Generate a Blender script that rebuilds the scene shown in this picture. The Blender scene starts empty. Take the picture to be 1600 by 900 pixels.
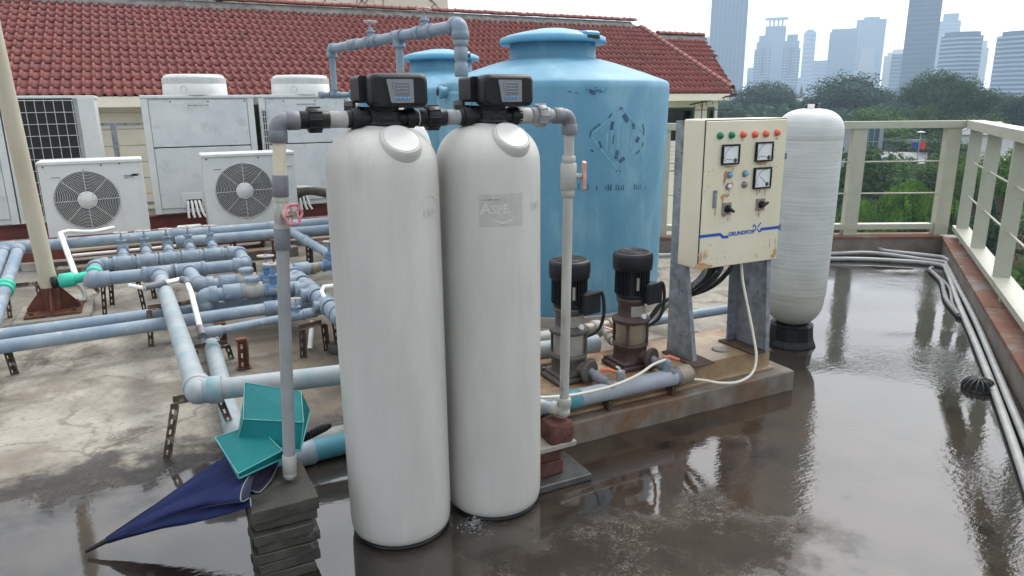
import bpy, bmesh, math, random
from mathutils import Vector, Matrix
random.seed(7)
PI = math.pi; R = math.radians
sc = bpy.context.scene
col = sc.collection

# ------------------------------------------------------------------ camera, world, sun, exposure
cd = bpy.data.cameras.new('camera'); cam = bpy.data.objects.new('camera', cd); col.objects.link(cam)
cd.sensor_width = 36; cd.lens = 24.975; cd.clip_start = 0.05; cd.clip_end = 12000
cam.matrix_world = Matrix.Translation((0, 0, 1.7)) @ Matrix.Rotation(R(-26.5), 4, 'Z') @ Matrix.Rotation(R(90-14.6), 4, 'X') @ Matrix.Rotation(R(-0.6), 4, 'Z')
sc.camera = cam
SUN_AZ, SUN_EL = 62.0, 50.0          # azimuth measured from +Y towards +X
w = bpy.data.worlds.new('World'); sc.world = w; w.use_nodes = True
nt = w.node_tree; nt.nodes.clear()
out = nt.nodes.new('ShaderNodeOutputWorld'); bg = nt.nodes.new('ShaderNodeBackground'); bg.inputs[1].default_value = 0.1
sky = nt.nodes.new('ShaderNodeTexSky'); sky.sky_type = 'NISHITA'; sky.sun_disc = False
sky.sun_elevation = R(SUN_EL); sky.sun_rotation = R(SUN_AZ); sky.dust_density = 7.0; sky.air_density = 1.2
tc = nt.nodes.new('ShaderNodeTexCoord'); mp = nt.nodes.new('ShaderNodeMapping'); mp.inputs['Scale'].default_value = (1, 1, 2.6)
nz = nt.nodes.new('ShaderNodeTexNoise'); nz.inputs['Scale'].default_value = 2.3; nz.inputs['Detail'].default_value = 5; nz.inputs['Roughness'].default_value = .55
rp = nt.nodes.new('ShaderNodeValToRGB'); rp.color_ramp.elements[0].position = .3; rp.color_ramp.elements[0].color = (11.4, 12.1, 13.0, 1)
rp.color_ramp.elements[1].position = .62; rp.color_ramp.elements[1].color = (15.2, 15.3, 15.5, 1)
mx = nt.nodes.new('ShaderNodeMix'); mx.data_type = 'RGBA'; mx.inputs[0].default_value = .8
L = nt.links.new
L(tc.outputs['Generated'], mp.inputs[0]); L(mp.outputs[0], nz.inputs['Vector']); L(nz.outputs[0], rp.inputs[0])
L(sky.outputs[0], mx.inputs[6]); L(rp.outputs[0], mx.inputs[7]); 
dt = nt.nodes.new('ShaderNodeVectorMath'); dt.operation = 'DOT_PRODUCT'; dt.inputs[1].default_value = (math.sin(R(SUN_AZ))*math.cos(R(SUN_EL)), math.cos(R(SUN_AZ))*math.cos(R(SUN_EL)), math.sin(R(SUN_EL)))
nv = nt.nodes.new('ShaderNodeVectorMath'); nv.operation = 'NORMALIZE'; L(tc.outputs['Generated'], nv.inputs[0]); L(nv.outputs[0], dt.inputs[0])
pw_ = nt.nodes.new('ShaderNodeMath'); pw_.operation = 'POWER'; mxx = nt.nodes.new('ShaderNodeMath'); mxx.operation = 'MAXIMUM'; mxx.inputs[1].default_value = 0; L(dt.outputs['Value'], mxx.inputs[0]); L(mxx.outputs[0], pw_.inputs[0]); pw_.inputs[1].default_value = 3.2
au = nt.nodes.new('ShaderNodeVectorMath'); au.operation = 'SCALE'; au.inputs[0].default_value = (18.5, 18.6, 18.7); L(pw_.outputs[0], au.inputs['Scale'])     # veiled sun: hazy aureole round the sun direction
ad_ = nt.nodes.new('ShaderNodeVectorMath'); ad_.operation = 'ADD'; L(mx.outputs[2], ad_.inputs[0]); L(au.outputs[0], ad_.inputs[1]); L(ad_.outputs[0], bg.inputs[0]); L(bg.outputs[0], out.inputs[0])
sd = bpy.data.lights.new('sun', 'SUN'); sun = bpy.data.objects.new('sun', sd); col.objects.link(sun)
sd.energy = 1.5; sd.angle = R(10); sd.color = (1, .97, .92)
a = R(SUN_AZ); e = R(SUN_EL)
sun.rotation_euler = Vector((math.sin(a)*math.cos(e), math.cos(a)*math.cos(e), math.sin(e))).to_track_quat('Z', 'Y').to_euler()
sc.view_settings.view_transform = 'Standard'; sc.view_settings.look = 'None'; sc.view_settings.exposure = 0.12; sc.view_settings.gamma = 1
sc.render.engine = 'CYCLES'
cy = sc.cycles; cy.use_denoising = True; cy.max_bounces = 6; cy.diffuse_bounces = 3; cy.glossy_bounces = 3; cy.transmission_bounces = 4; cy.volume_bounces = 3; cy.transparent_max_bounces = 6
cy.sample_clamp_indirect = 6

# ------------------------------------------------------------------ materials
def mat(name, c, c2=None, scale=6., rough=.5, metal=0., bump=0., bscale=None, stain=None, sscale=2., samt=.5, streak=0., spec=.5, detail=5, rvar=.0, ssharp=.12, coat=0.):
    m = bpy.data.materials.new(name); m.use_nodes = True; n = m.node_tree; b = n.nodes['Principled BSDF']; K = n.links.new
    b.inputs['Roughness'].default_value = rough; b.inputs['Metallic'].default_value = metal; b.inputs['Specular IOR Level'].default_value = spec
    b.inputs['Coat Weight'].default_value = coat
    b.inputs['Base Color'].default_value = (*c, 1)
    if not (c2 or bump or stain): return m
    t = n.nodes.new('ShaderNodeTexCoord'); oi = n.nodes.new('ShaderNodeObjectInfo')
    vm = n.nodes.new('ShaderNodeVectorMath'); vm.operation = 'MULTIPLY_ADD'
    cb = n.nodes.new('ShaderNodeCombineXYZ'); K(oi.outputs['Random'], cb.inputs[0]); K(oi.outputs['Random'], cb.inputs[1]); K(oi.outputs['Random'], cb.inputs[2])
    vm.inputs[1].default_value = (37, 53, 71); K(cb.outputs[0], vm.inputs[0]); K(t.outputs['Object'], vm.inputs[2])
    def noise(s, st=0., d=detail, ro=.6):
        z = n.nodes.new('ShaderNodeTexNoise'); z.inputs['Scale'].default_value = s; z.inputs['Detail'].default_value = d; z.inputs['Roughness'].default_value = ro
        if st:
            q = n.nodes.new('ShaderNodeMapping'); q.inputs['Scale'].default_value = (1, 1, st); K(vm.outputs[0], q.inputs[0]); K(q.outputs[0], z.inputs['Vector'])
        else: K(vm.outputs[0], z.inputs['Vector'])
        return z
    cur = None
    if c2:
        z = noise(scale, streak); r = n.nodes.new('ShaderNodeValToRGB'); r.color_ramp.elements[0].position = .35; r.color_ramp.elements[1].position = .68
        r.color_ramp.elements[0].color = (*c, 1); r.color_ramp.elements[1].color = (*c2, 1); K(z.outputs[0], r.inputs[0]); cur = r.outputs[0]
        if rvar:
            mr = n.nodes.new('ShaderNodeMapRange'); mr.inputs[3].default_value = max(0, rough-rvar); mr.inputs[4].default_value = min(1, rough+rvar); K(z.outputs[0], mr.inputs[0]); K(mr.outputs[0], b.inputs['Roughness'])
    if stain:
        z = noise(sscale, streak, 6, .65); r = n.nodes.new('ShaderNodeValToRGB'); p = .72-samt*.4
        r.color_ramp.elements[0].position = p; r.color_ramp.elements[1].position = p+ssharp
        x = n.nodes.new('ShaderNodeMix'); x.data_type = 'RGBA'; K(z.outputs[0], r.inputs[0]); K(r.outputs[0], x.inputs[0])
        if cur: K(cur, x.inputs[6])
        else: x.inputs[6].default_value = (*c, 1)
        x.inputs[7].default_value = (*stain, 1); cur = x.outputs[2]
    if cur: K(cur, b.inputs['Base Color'])
    if bump:
        z = noise(bscale or scale*4, 0); u = n.nodes.new('ShaderNodeBump'); u.inputs['Strength'].default_value = 1; u.inputs['Distance'].default_value = bump
        K(z.outputs[0], u.inputs['Height']); K(u.outputs[0], b.inputs['Normal'])
    return m

M = {}
M['tank'] = mat('softener_shell', (.475, .462, .43), (.55, .537, .50), 7, .45, bump=.0010, bscale=70, stain=(.35, .335, .29), sscale=5.5, samt=.36, streak=.22, ssharp=.34, rvar=.1)
M['badge'] = mat('badge_plastic', (.52, .515, .49), (.48, .475, .45), 14, .45)
M['black'] = mat('black_plastic', (.007, .007, .008), (.013, .013, .015), 9, .42, bump=.0003, bscale=180, spec=.3)
M['dgrey'] = mat('dark_grey_plastic', (.13, .135, .15), (.20, .20, .22), 11, .5, stain=(.33, .33, .33), sscale=20, samt=.15)
M['mgrey'] = mat('grey_pvc', (.235, .242, .25), (.30, .305, .31), 9, .5, stain=(.40, .39, .37), sscale=14, samt=.2)
M['pvc'] = mat('blue_grey_pvc', (.165, .23, .305), (.275, .33, .375), 5, .52, stain=(.40, .395, .38), sscale=8, samt=.36, bump=.0005, bscale=50, rvar=.12)
M['mpipe'] = mat('pale_grey_pvc', (.25, .28, .32), (.34, .365, .39), 6, .5, stain=(.20, .20, .19), sscale=9, samt=.25, bump=.0005, bscale=50)
M['pvcd'] = mat('blue_grey_fitting', (.15, .205, .27), (.26, .305, .345), 8, .5, stain=(.40, .40, .39), sscale=11, samt=.3, bump=.0006, bscale=60)
M['pvct'] = mat('teal_worn_pvc', (.24, .29, .315), (.35, .37, .375), 6, .55, stain=(.11, .33, .37), sscale=7, samt=.5, ssharp=.2, bump=.0006, bscale=50)
M['teal'] = mat('teal_painted_pvc', (.05, .22, .28), (.10, .28, .33), 5, .5, stain=(.27, .31, .33), sscale=6, samt=.35, ssharp=.2)
M['oldpvc'] = mat('weathered_grey_pvc', (.30, .30, .28), (.44, .43, .39), 10, .6, stain=(.14, .13, .12), sscale=16, samt=.25, bump=.0008, bscale=60, streak=.3)
M['cream'] = mat('cream_tube', (.68, .60, .45), (.62, .54, .40), 8, .4)
M['white'] = mat('white_plastic', (.76, .76, .73), (.66, .66, .62), 8, .45, stain=(.45, .42, .36), sscale=12, samt=.15)
M['valveblue'] = mat('blue_valve_plastic', (.07, .16, .31), (.12, .22, .36), 10, .5, stain=(.35, .38, .42), sscale=20, samt=.2)
M['wheel'] = mat('faded_handwheel', (.42, .36, .33), (.52, .48, .45), 20, .6)
M['pink'] = mat('pink_handwheel', (.62, .17, .21), (.70, .34, .36), 20, .5)
M['salmon'] = mat('salmon_handle', (.56, .27, .22), (.62, .36, .30), 20, .5)
M['orange'] = mat('orange_handle', (.62, .13, .06), (.5, .18, .1), 20, .45)
M['green'] = mat('green_fitting', (.02, .42, .28), (.04, .5, .36), 10, .45)
M['rust'] = mat('rusty_steel', (.09, .030, .018), (.17, .06, .03), 10, .85, bump=.002, bscale=60, stain=(.32, .14, .06), sscale=6, samt=.35)
M['rustd'] = mat('dark_rusty_steel', (.045, .03, .024), (.10, .055, .035), 12, .85, bump=.0015, bscale=70, stain=(.30, .27, .22), sscale=9, samt=.22)
M['bracket'] = mat('flaking_bracket', (.05, .04, .035), (.16, .11, .07), 14, .8, stain=(.42, .38, .30), sscale=16, samt=.45, bump=.001, bscale=80)
M['oxide'] = mat('red_oxide_beam', (.12, .022, .017), (.17, .04, .03), 6, .6, stain=(.05, .03, .03), sscale=5, samt=.4)
M['acwhite'] = mat('condenser_white', (.63, .63, .605), (.57, .57, .545), 4, .4, stain=(.42, .405, .36), sscale=4.5, samt=.3, ssharp=.3)
M['acgrey'] = mat('condenser_weathered', (.52, .55, .555), (.62, .635, .62), 4.4, .5, stain=(.38, .41, .42), sscale=5.2, samt=.42, ssharp=.2)
M['acframe'] = mat('condenser_frame', (.56, .58, .56), (.63, .64, .62), 5, .5, stain=(.36, .33, .28), sscale=7, samt=.2)
M['dark'] = mat('dark_recess', (.012, .012, .014), rough=.7)
M['coil'] = mat('coil_fins', (.006, .006, .007), (.014, .014, .016), 30, .6)
M['wire'] = mat('white_wire', (.58, .58, .56), (.48, .47, .44), 30, .5)
M['blue'] = mat('blue_tank_plastic', (.088, .245, .36), (.135, .31, .42), 4.2, .55, stain=(.22, .385, .46), sscale=4.2, samt=.5, ssharp=.3, streak=.35, bump=.002, bscale=9, rvar=.1)
M['bluepanel'] = mat('blue_moulded_panel', (.125, .30, .41), (.17, .355, .455), 4, .55, stain=(.25, .41, .48), sscale=4, samt=.4, ssharp=.3, streak=.35)
M['bluelid'] = mat('blue_lid_plastic', (.075, .27, .43), (.11, .33, .48), 4, .42, stain=(.24, .48, .62), sscale=6, samt=.3)
M['bluemark'] = mat('faded_marking_ink', (.02, .05, .11), (.05, .15, .26), 25, .6)
M['bluepale'] = mat('pale_marking', (.14, .31, .42), (.19, .37, .47), 12, .55)
M['panel'] = mat('enamelled_panel', (.66, .60, .445), (.70, .65, .51), 4, .42, stain=(.44, .29, .16), sscale=6, samt=.16, ssharp=.16)
M['galv'] = mat('galvanised_steel', (.17, .19, .21), (.31, .335, .36), 16, .45, metal=.3, stain=(.11, .125, .145), sscale=13, samt=.42, rvar=.15)
M['frp'] = mat('fibreglass_wrap', (.58, .59, .585), (.50, .515, .51), 6, .5, stain=(.44, .45, .41), sscale=2.5, samt=.2, ssharp=.3)
M['frpdirty'] = mat('fibreglass_dirty', (.48, .49, .45), (.58, .59, .56), 6, .5, bump=.001, bscale=40)
M['pumpmotor'] = mat('motor_black', (.008, .009, .012), (.016, .018, .022), 14, .45, spec=.3, stain=(.09, .09, .09), sscale=12, samt=.2)
M['castgrey'] = mat('cast_grey', (.06, .055, .05), (.10, .09, .08), 10, .6, stain=(.15, .09, .06), sscale=10, samt=.3, bump=.001, bscale=80)
M['castbrown'] = mat('cast_brown', (.045, .026, .021), (.075, .045, .037), 10, .6, stain=(.13, .06, .035), sscale=10, samt=.3, bump=.001, bscale=80)
M['steel'] = mat('stainless_sleeve', (.42, .40, .36), (.30, .28, .24), 8, .38, metal=.5)
M['steelbrown'] = mat('stained_sleeve', (.34, .27, .19), (.24, .19, .13), 8, .4, metal=.4)
M['brass'] = mat('old_brass', (.30, .265, .20), (.24, .21, .165), 12, .5, metal=.3)
M['conc'] = mat('plinth_concrete', (.12, .105, .085), (.23, .21, .18), 5, .8, bump=.003, bscale=28, stain=(.15, .066, .026), sscale=2.6, samt=.72, ssharp=.2)
M['concpad'] = mat('pad_concrete', (.27, .245, .21), (.36, .33, .29), 6, .85, bump=.003, bscale=30, stain=(.15, .13, .11), sscale=3, samt=.4, ssharp=.2)
M['bed'] = mat('stained_bedplate', (.24, .155, .08), (.37, .29, .19), 5, .42, stain=(.20, .07, .024), sscale=4.4, samt=.58, ssharp=.22, bump=.002, bscale=20, rvar=.2)
M['slab'] = mat('mossy_slab', (.030, .029, .023), (.068, .064, .052), 9, .55, bump=.004, bscale=30, stain=(.22, .21, .19), sscale=7, samt=.25, rvar=.25)
M['slabwet'] = mat('wet_slab', (.05, .05, .048), (.11, .11, .105), 9, .18, bump=.002, bscale=24)
M['brick'] = mat('red_brick', (.075, .024, .018), (.12, .05, .035), 20, .85, bump=.005, bscale=60, stain=(.06, .03, .025), sscale=14, samt=.4)
M['navy'] = mat('navy_fabric', (.007, .012, .052), (.013, .020, .075), 8, .8, bump=.0006, bscale=250, spec=.12)
M['silver'] = mat('silver_lining', (.018, .020, .040), (.03, .032, .055), 8, .7, spec=.15)
M['tealbox'] = mat('teal_sheet_plastic', (.0, .10, .105), (.002, .135, .14), 5, .42, spec=.12)
M['tealedge'] = mat('teal_scuffed_edge', (.03, .22, .225), (.10, .32, .32), 12, .45)
M['rail'] = mat('cream_rail_paint', (.435, .435, .35), (.385, .385, .31), 6, .45, stain=(.32, .20, .10), sscale=5, samt=.14, ssharp=.15)
M['curb'] = mat('curb_concrete', (.15, .13, .115), (.24, .21, .18), 5, .8, bump=.003, bscale=25, stain=(.07, .05, .04), sscale=2.5, samt=.45, ssharp=.2)
M['curbtop'] = mat('rust_stained_coping', (.15, .058, .035), (.20, .095, .06), 5, .8, bump=.003, bscale=30, stain=(.19, .165, .14), sscale=2.6, samt=.5)
M['conduit'] = mat('grey_conduit', (.40, .40, .39), (.30, .30, .295), 8, .4, stain=(.2, .19, .17), sscale=9, samt=.2)
M['conduitd'] = mat('dark_conduit', (.13, .13, .13), (.22, .22, .21), 8, .45)
M['drain'] = mat('drain_iron', (.014, .014, .014), (.03, .03, .03), 20, .4)
M['pole'] = mat('cream_pole_paint', (.38, .335, .245), (.48, .43, .33), 5, .55, stain=(.24, .18, .11), sscale=5, samt=.25, streak=.25, ssharp=.25)
M['roofA'] = mat('clay_tile', (.165, .045, .038), (.24, .072, .059), 4.5, .75, stain=(.10, .04, .036), sscale=1.9, samt=.5, ssharp=.3, bump=.003, bscale=40)
M['ridge'] = mat('clay_ridge', (.21, .07, .055), (.26, .10, .08), 6, .8, stain=(.14, .06, .05), sscale=5, samt=.35)
M['mortar'] = mat('ridge_mortar', (.10, .094, .09), (.18, .168, .158), 6, .9, bump=.01, bscale=14, stain=(.05, .045, .045), sscale=6, samt=.4)
M['wall'] = mat('cream_render', (.74, .69, .55), (.78, .74, .61), 2.2, .75, stain=(.55, .47, .33), sscale=1.5, samt=.25, ssharp=.35)
M['wallw'] = mat('old_plaster', (.62, .58, .46), (.68, .65, .54), 1.2, .8, stain=(.40, .38, .30), sscale=.9, samt=.3, ssharp=.3)
M['crack'] = mat('crack_stain', (.16, .155, .13), (.3, .29, .25), 3, .85)
M['glass'] = mat('dark_glass', (.018, .022, .022), rough=.08)
M['greenframe'] = mat('green_frame', (.03, .09, .06), rough=.5)
M['acpipewrap'] = mat('black_wrap', (.035, .033, .03), (.075, .07, .062), 14, .6, bump=.003, bscale=40)
M['lcd'] = mat('lcd_screen', (.12, .13, .15), (.15, .155, .17), 30, .25)
M['bezel'] = mat('bezel_grey', (.20, .21, .22), rough=.35)
M['btn'] = mat('button_blue', (.05, .30, .62), rough=.35)
M['lampred'] = mat('lamp_red', (.68, .12, .06), rough=.3)
M['lampgreen'] = mat('lamp_green', (.0, .17, .09), rough=.3)
M['lampblue'] = mat('lamp_blue', (.10, .38, .68), rough=.3)
M['meter'] = mat('meter_face', (.74, .75, .76), (.66, .68, .70), 20, .3)
M['print'] = mat('stripe_blue', (.015, .085, .42), rough=.4)
M['ruststain'] = mat('rust_bleed', (.46, .21, .07), (.56, .40, .24), 40, .7)
M['ink'] = mat('label_ink', (.05, .05, .05), rough=.6)
M['stick'] = mat('worn_sticker', (.475, .465, .435), (.40, .39, .365), 38, .55, detail=8)
M['sticklt'] = mat('sticker_white', (.575, .565, .535), (.52, .51, .48), 50, .55)
M['cablewhite'] = mat('cream_cable', (.68, .65, .55), rough=.45)
M['cableblack'] = mat('black_cable', (.02, .02, .022), (.035, .035, .035), 20, .5)
M['flex'] = mat('grey_flex', (.30, .31, .32), (.24, .25, .26), 20, .5)
M['bark'] = mat('bark', (.10, .075, .055), (.16, .13, .10), 4, .9)

def frp_bands():       # wound fibre bands round the pressure vessel
    m = M['frp']; n = m.node_tree; K = n.links.new; b = n.nodes['Principled BSDF']; src = b.inputs['Base Color'].links[0].from_socket
    t = n.nodes.new('ShaderNodeTexCoord'); q = n.nodes.new('ShaderNodeMapping'); q.inputs['Scale'].default_value = (2.6, 2.6, 190); z = n.nodes.new('ShaderNodeTexNoise'); z.inputs['Scale'].default_value = 1; z.inputs['Detail'].default_value = 3
    K(t.outputs['Object'], q.inputs[0]); K(q.outputs[0], z.inputs[0]); r = n.nodes.new('ShaderNodeValToRGB'); r.color_ramp.elements[0].position = .36; r.color_ramp.elements[1].position = .62
    r.color_ramp.elements[0].color = (.86, .87, .87, 1); r.color_ramp.elements[1].color = (1.03, 1.03, 1.02, 1); x = n.nodes.new('ShaderNodeMix'); x.data_type = 'RGBA'; x.blend_type = 'MULTIPLY'; x.inputs[0].default_value = 1
    sx = n.nodes.new('ShaderNodeSeparateXYZ'); K(t.outputs['Object'], sx.inputs[0]); mr = n.nodes.new('ShaderNodeMapRange'); mr.interpolation_type = 'SMOOTHSTEP'; mr.inputs[1].default_value = .85; mr.inputs[2].default_value = .2
    zz = n.nodes.new('ShaderNodeTexNoise'); zz.inputs['Scale'].default_value = 6; zz.inputs['Detail'].default_value = 6; K(t.outputs['Object'], zz.inputs[0]); m1 = n.nodes.new('ShaderNodeMath'); m1.operation = 'MULTIPLY_ADD'; m1.inputs[1].default_value = .35; K(zz.outputs[0], m1.inputs[0]); K(sx.outputs[2], m1.inputs[2]); m2 = n.nodes.new('ShaderNodeMath'); m2.operation = 'SUBTRACT'; m2.inputs[1].default_value = .17; K(m1.outputs[0], m2.inputs[0]); K(m2.outputs[0], mr.inputs[0])
    dm_ = n.nodes.new('ShaderNodeMix'); dm_.data_type = 'RGBA'; K(mr.outputs[0], dm_.inputs[0]); K(src, dm_.inputs[6]); dm_.inputs[7].default_value = (.40, .40, .345, 1); src = dm_.outputs[2]
    K(z.outputs[0], r.inputs[0]); K(src, x.inputs[6]); K(r.outputs[0], x.inputs[7]); K(x.outputs[2], b.inputs['Base Color'])
    u = n.nodes.new('ShaderNodeBump'); u.inputs['Distance'].default_value = .0012; K(z.outputs[0], u.inputs['Height']); K(u.outputs[0], b.inputs['Normal'])
frp_bands()

# ------------------------------------------------------------------ mesh helpers
def basis(d):
    d = Vector(d).normalized(); u = d.cross(Vector((0, 0, 1)))
    if u.length < 1e-4: u = d.cross(Vector((1, 0, 0)))
    u.normalize(); return u, d.cross(u).normalized(), d

class MB:
    def __init__(s): s.v = []; s.f = []; s.sm = []
    def add(s, vs, fs, smooth=False):
        k = len(s.v); s.v += [tuple(p) for p in vs]; s.f += [tuple(i+k for i in f) for f in fs]; s.sm += [smooth]*len(fs); return s
    def box(s, c, d, rz=0, M4=None, bev=0.):
        x, y, z = d[0]/2, d[1]/2, d[2]/2
        if bev:
            b = min(bev, x*.95, y*.95, z*.95); vs = []; fs = []
            loops = [(-z, x-b, y-b), (-z+b, x, y), (z-b, x, y), (z, x-b, y-b)]
            n = 8
            for (zz, ax, ay) in loops:
                bb = b if ax == x else b*.5
                vs += [(ax-bb, -ay, zz), (ax, -ay+bb, zz), (ax, ay-bb, zz), (ax-bb, ay, zz), (-ax+bb, ay, zz), (-ax, ay-bb, zz), (-ax, -ay+bb, zz), (-ax+bb, -ay, zz)]
            for l in range(3):
                for i in range(n): fs.append((l*n+i, l*n+(i+1) % n, (l+1)*n+(i+1) % n, (l+1)*n+i))
            fs += [tuple(range(n-1, -1, -1)), tuple(range(3*n, 4*n))]
        else:
            vs = [(-x, -y, -z), (x, -y, -z), (x, y, -z), (-x, y, -z), (-x, -y, z), (x, -y, z), (x, y, z), (-x, y, z)]
            fs = [(3, 2, 1, 0), (4, 5, 6, 7), (0, 1, 5, 4), (1, 2, 6, 5), (2, 3, 7, 6), (3, 0, 4, 7)]
        T = M4 if M4 is not None else Matrix.Translation(c) @ Matrix.Rotation(rz, 4, 'Z')
        return s.add([T @ Vector(p) for p in vs], fs)
    def ring(s, p, u, v, r, n): return [Vector(p) + (u*math.cos(2*PI*i/n) + v*math.sin(2*PI*i/n))*r for i in range(n)]
    def loft(s, rings, cap=True, smooth=True):
        n = len(rings[0]); vs = [p for r in rings for p in r]; fs = []
        for l in range(len(rings)-1):
            for i in range(n): fs.append((l*n+i, l*n+(i+1) % n, (l+1)*n+(i+1) % n, (l+1)*n+i))
        s.add(vs, fs, smooth)
        if cap:
            s.add(rings[0], [tuple(range(n-1, -1, -1))]); s.add(rings[-1], [tuple(range(n))])
        return s
    def cyl(s, a, b, r, r2=None, n=16, cap=True, smooth=True, ch=0.):
        a = Vector(a); b = Vector(b); u, v, d = basis(b-a); r2 = r if r2 is None else r2
        rs = [s.ring(a, u, v, r, n), s.ring(b, u, v, r2, n)]
        if ch: rs = [s.ring(a, u, v, r-ch, n), s.ring(a+d*ch, u, v, r, n), s.ring(b-d*ch, u, v, r2, n), s.ring(b, u, v, r2-ch, n)]
        return s.loft(rs, cap, smooth)
    def lathe(s, prof, c=(0, 0, 0), n=32, axis=(0, 0, 1), cap=True, smooth=True, M4=None):
        u, v, d = basis(axis)
        if tuple(axis) == (0, 0, 1): u, v = Vector((1, 0, 0)), Vector((0, 1, 0))
        c = Vector(c); rs = [s.ring(c+d*z, u, v, max(r, 1e-5), n) for r, z in prof]
        if M4 is not None: rs = [[M4 @ p for p in q] for q in rs]
        return s.loft(rs, cap, smooth)
    def tube(s, pts, r, n=10, cap=True):
        pts = [Vector(p) for p in pts]; rs = []; u = None
        for i, p in enumerate(pts):
            d = (pts[min(i+1, len(pts)-1)] - pts[max(i-1, 0)]).normalized()
            if u is None: u, v, _ = basis(d)
            else:
                u = (u - d*u.dot(d)).normalized(); v = d.cross(u)
            rs.append(s.ring(p, u, v, r[i] if isinstance(r, (list, tuple)) else r, n))
        return s.loft(rs, cap)
    def torus(s, c, ax, R_, r, n=24, k=6, arc=2*PI):
        u, v, d = basis(ax); c = Vector(c); vs = []; fs = []
        for i in range(n):
            t = arc*i/n; e = u*math.cos(t)+v*math.sin(t)
            for j in range(k):
                q = 2*PI*j/k; vs.append(c + e*(R_+r*math.cos(q)) + d*r*math.sin(q))
        for i in range(n):
            for j in range(k): fs.append((i*k+j, ((i+1) % n)*k+j, ((i+1) % n)*k+(j+1) % k, i*k+(j+1) % k))
        return s.add(vs, fs, True)
    def sphere(s, c, r, n=14, k=8, sc_=(1, 1, 1)):
        prof = [(r*math.sin(PI*i/k), -r*math.cos(PI*i/k)) for i in range(k+1)]
        T = Matrix.Translation(c) @ Matrix.Diagonal((*sc_, 1)); return s.lathe(prof, n=n, cap=False, M4=T)
    def prism(s, poly, d):       # poly: list of 3-D points (planar), extruded by d
        n = len(poly); d = Vector(d); p = [Vector(q) for q in poly]
        return s.add(p+[q+d for q in p], [tuple(range(n-1, -1, -1)), tuple(range(n, 2*n))]+[(i, (i+1) % n, n+(i+1) % n, n+i) for i in range(n)])
    def build(s, name, m, parent=None, local=False):
        me = bpy.data.meshes.new(name)
        off = Vector((0, 0, 0))
        if parent is not None and not local:
            q = parent
            while q is not None: off += q.location; q = q.parent
        me.from_pydata([tuple(Vector(p)-off) for p in s.v], [], s.f)
        me.polygons.foreach_set('use_smooth', s.sm)
        bm = bmesh.new(); bm.from_mesh(me); bmesh.ops.recalc_face_normals(bm, faces=bm.faces); bm.to_mesh(me); bm.free()
        if isinstance(m, (list, tuple)):
            for k in m: me.materials.append(M[k] if isinstance(k, str) else k)
        else: me.materials.append(M[m] if isinstance(m, str) else m)
        me.update(); o = bpy.data.objects.new(name, me); col.objects.link(o); o.parent = parent
        return o

def tag(o, label, cat, group=None):
    o['label'] = label; o['category'] = cat
    if group: o['group'] = group
    return o
def thing(name, label, cat, loc=(0, 0, 0), group=None):
    o = bpy.data.objects.new(name, None); col.objects.link(o); o.location = loc; o.empty_display_size = .1
    return tag(o, label, cat, group)
def struct(o, k='structure'): o['kind'] = k; return o
def copy_tree(o, parent=None, loc=None):
    c = o.copy(); col.objects.link(c); c.parent = parent
    if loc is not None: c.location = loc
    for ch in list(o.children): copy_tree(ch, c)
    return c
def bez(p0, p1, p2, p3, n=14):
    p0, p1, p2, p3 = map(Vector, (p0, p1, p2, p3)); return [p0*(1-t)**3+p1*3*t*(1-t)**2+p2*3*t*t*(1-t)+p3*t**3 for t in [i/n for i in range(n+1)]]
def smooth(pts, n=8):
    p = [Vector(q) for q in pts]; p = [2*p[0]-p[1]]+p+[2*p[-1]-p[-2]]; o = []
    for i in range(1, len(p)-2):
        for k in range(n):
            t = k/n; o.append(.5*((2*p[i])+(p[i+1]-p[i-1])*t+(2*p[i-1]-5*p[i]+4*p[i+1]-p[i+2])*t*t+(3*p[i]-p[i-1]-3*p[i+1]+p[i+2])*t**3))
    return o+[p[-2]]
def text_geo(s, size, bold=0.):
    cu = bpy.data.curves.new('lettering', 'FONT'); cu.body = s; cu.size = size; cu.align_x = 'CENTER'; cu.align_y = 'CENTER'; cu.offset = bold; cu.resolution_u = 3
    o = bpy.data.objects.new('lettering', cu); col.objects.link(o); dg = bpy.context.evaluated_depsgraph_get(); dg.update()
    me = bpy.data.meshes.new_from_object(o.evaluated_get(dg)); vs = [v.co.copy() for v in me.vertices]; fs = [tuple(p.vertices) for p in me.polygons]
    bpy.data.objects.remove(o); bpy.data.curves.remove(cu); bpy.data.meshes.remove(me); return vs, fs
def text_on(s, size, fn, bold=0., sx=1.):
    vs, fs = text_geo(s, size, bold); return MB().add([fn(v.x*sx, v.y) for v in vs], fs)
def elbow(mb, c, d1, d2, r, L=None):
    L = L or r*1.5; c = Vector(c); d1 = Vector(d1).normalized(); d2 = Vector(d2).normalized(); pr = r*1.16
    mb.tube(bez(c+d1*L*.75, c+d1*L*.15, c+d2*L*.15, c+d2*L*.75, 7), pr*.98, 14)
    for d in (d1, d2): mb.cyl(c+d*L*.55, c+d*L*1.25, pr*1.07, n=14, ch=r*.05)
    return mb
def tee(mb, c, d, b, r, L=None, rb=None):
    L = L or r*1.9; c = Vector(c); d = Vector(d).normalized(); b = Vector(b).normalized(); pr = r*1.18; rb = (rb or r)*1.18
    mb.cyl(c-d*L, c+d*L, pr, n=16, ch=r*.06); mb.cyl(c-d*L, c-d*L*.72, pr*1.06, n=16, ch=r*.05); mb.cyl(c+d*L*.72, c+d*L, pr*1.06, n=16, ch=r*.05)
    mb.cyl(c, c+b*(pr+rb*.7), rb, n=14); mb.cyl(c+b*(pr+rb*.2), c+b*(pr+rb*.8), rb*1.07, n=14, ch=r*.05); return mb
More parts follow.
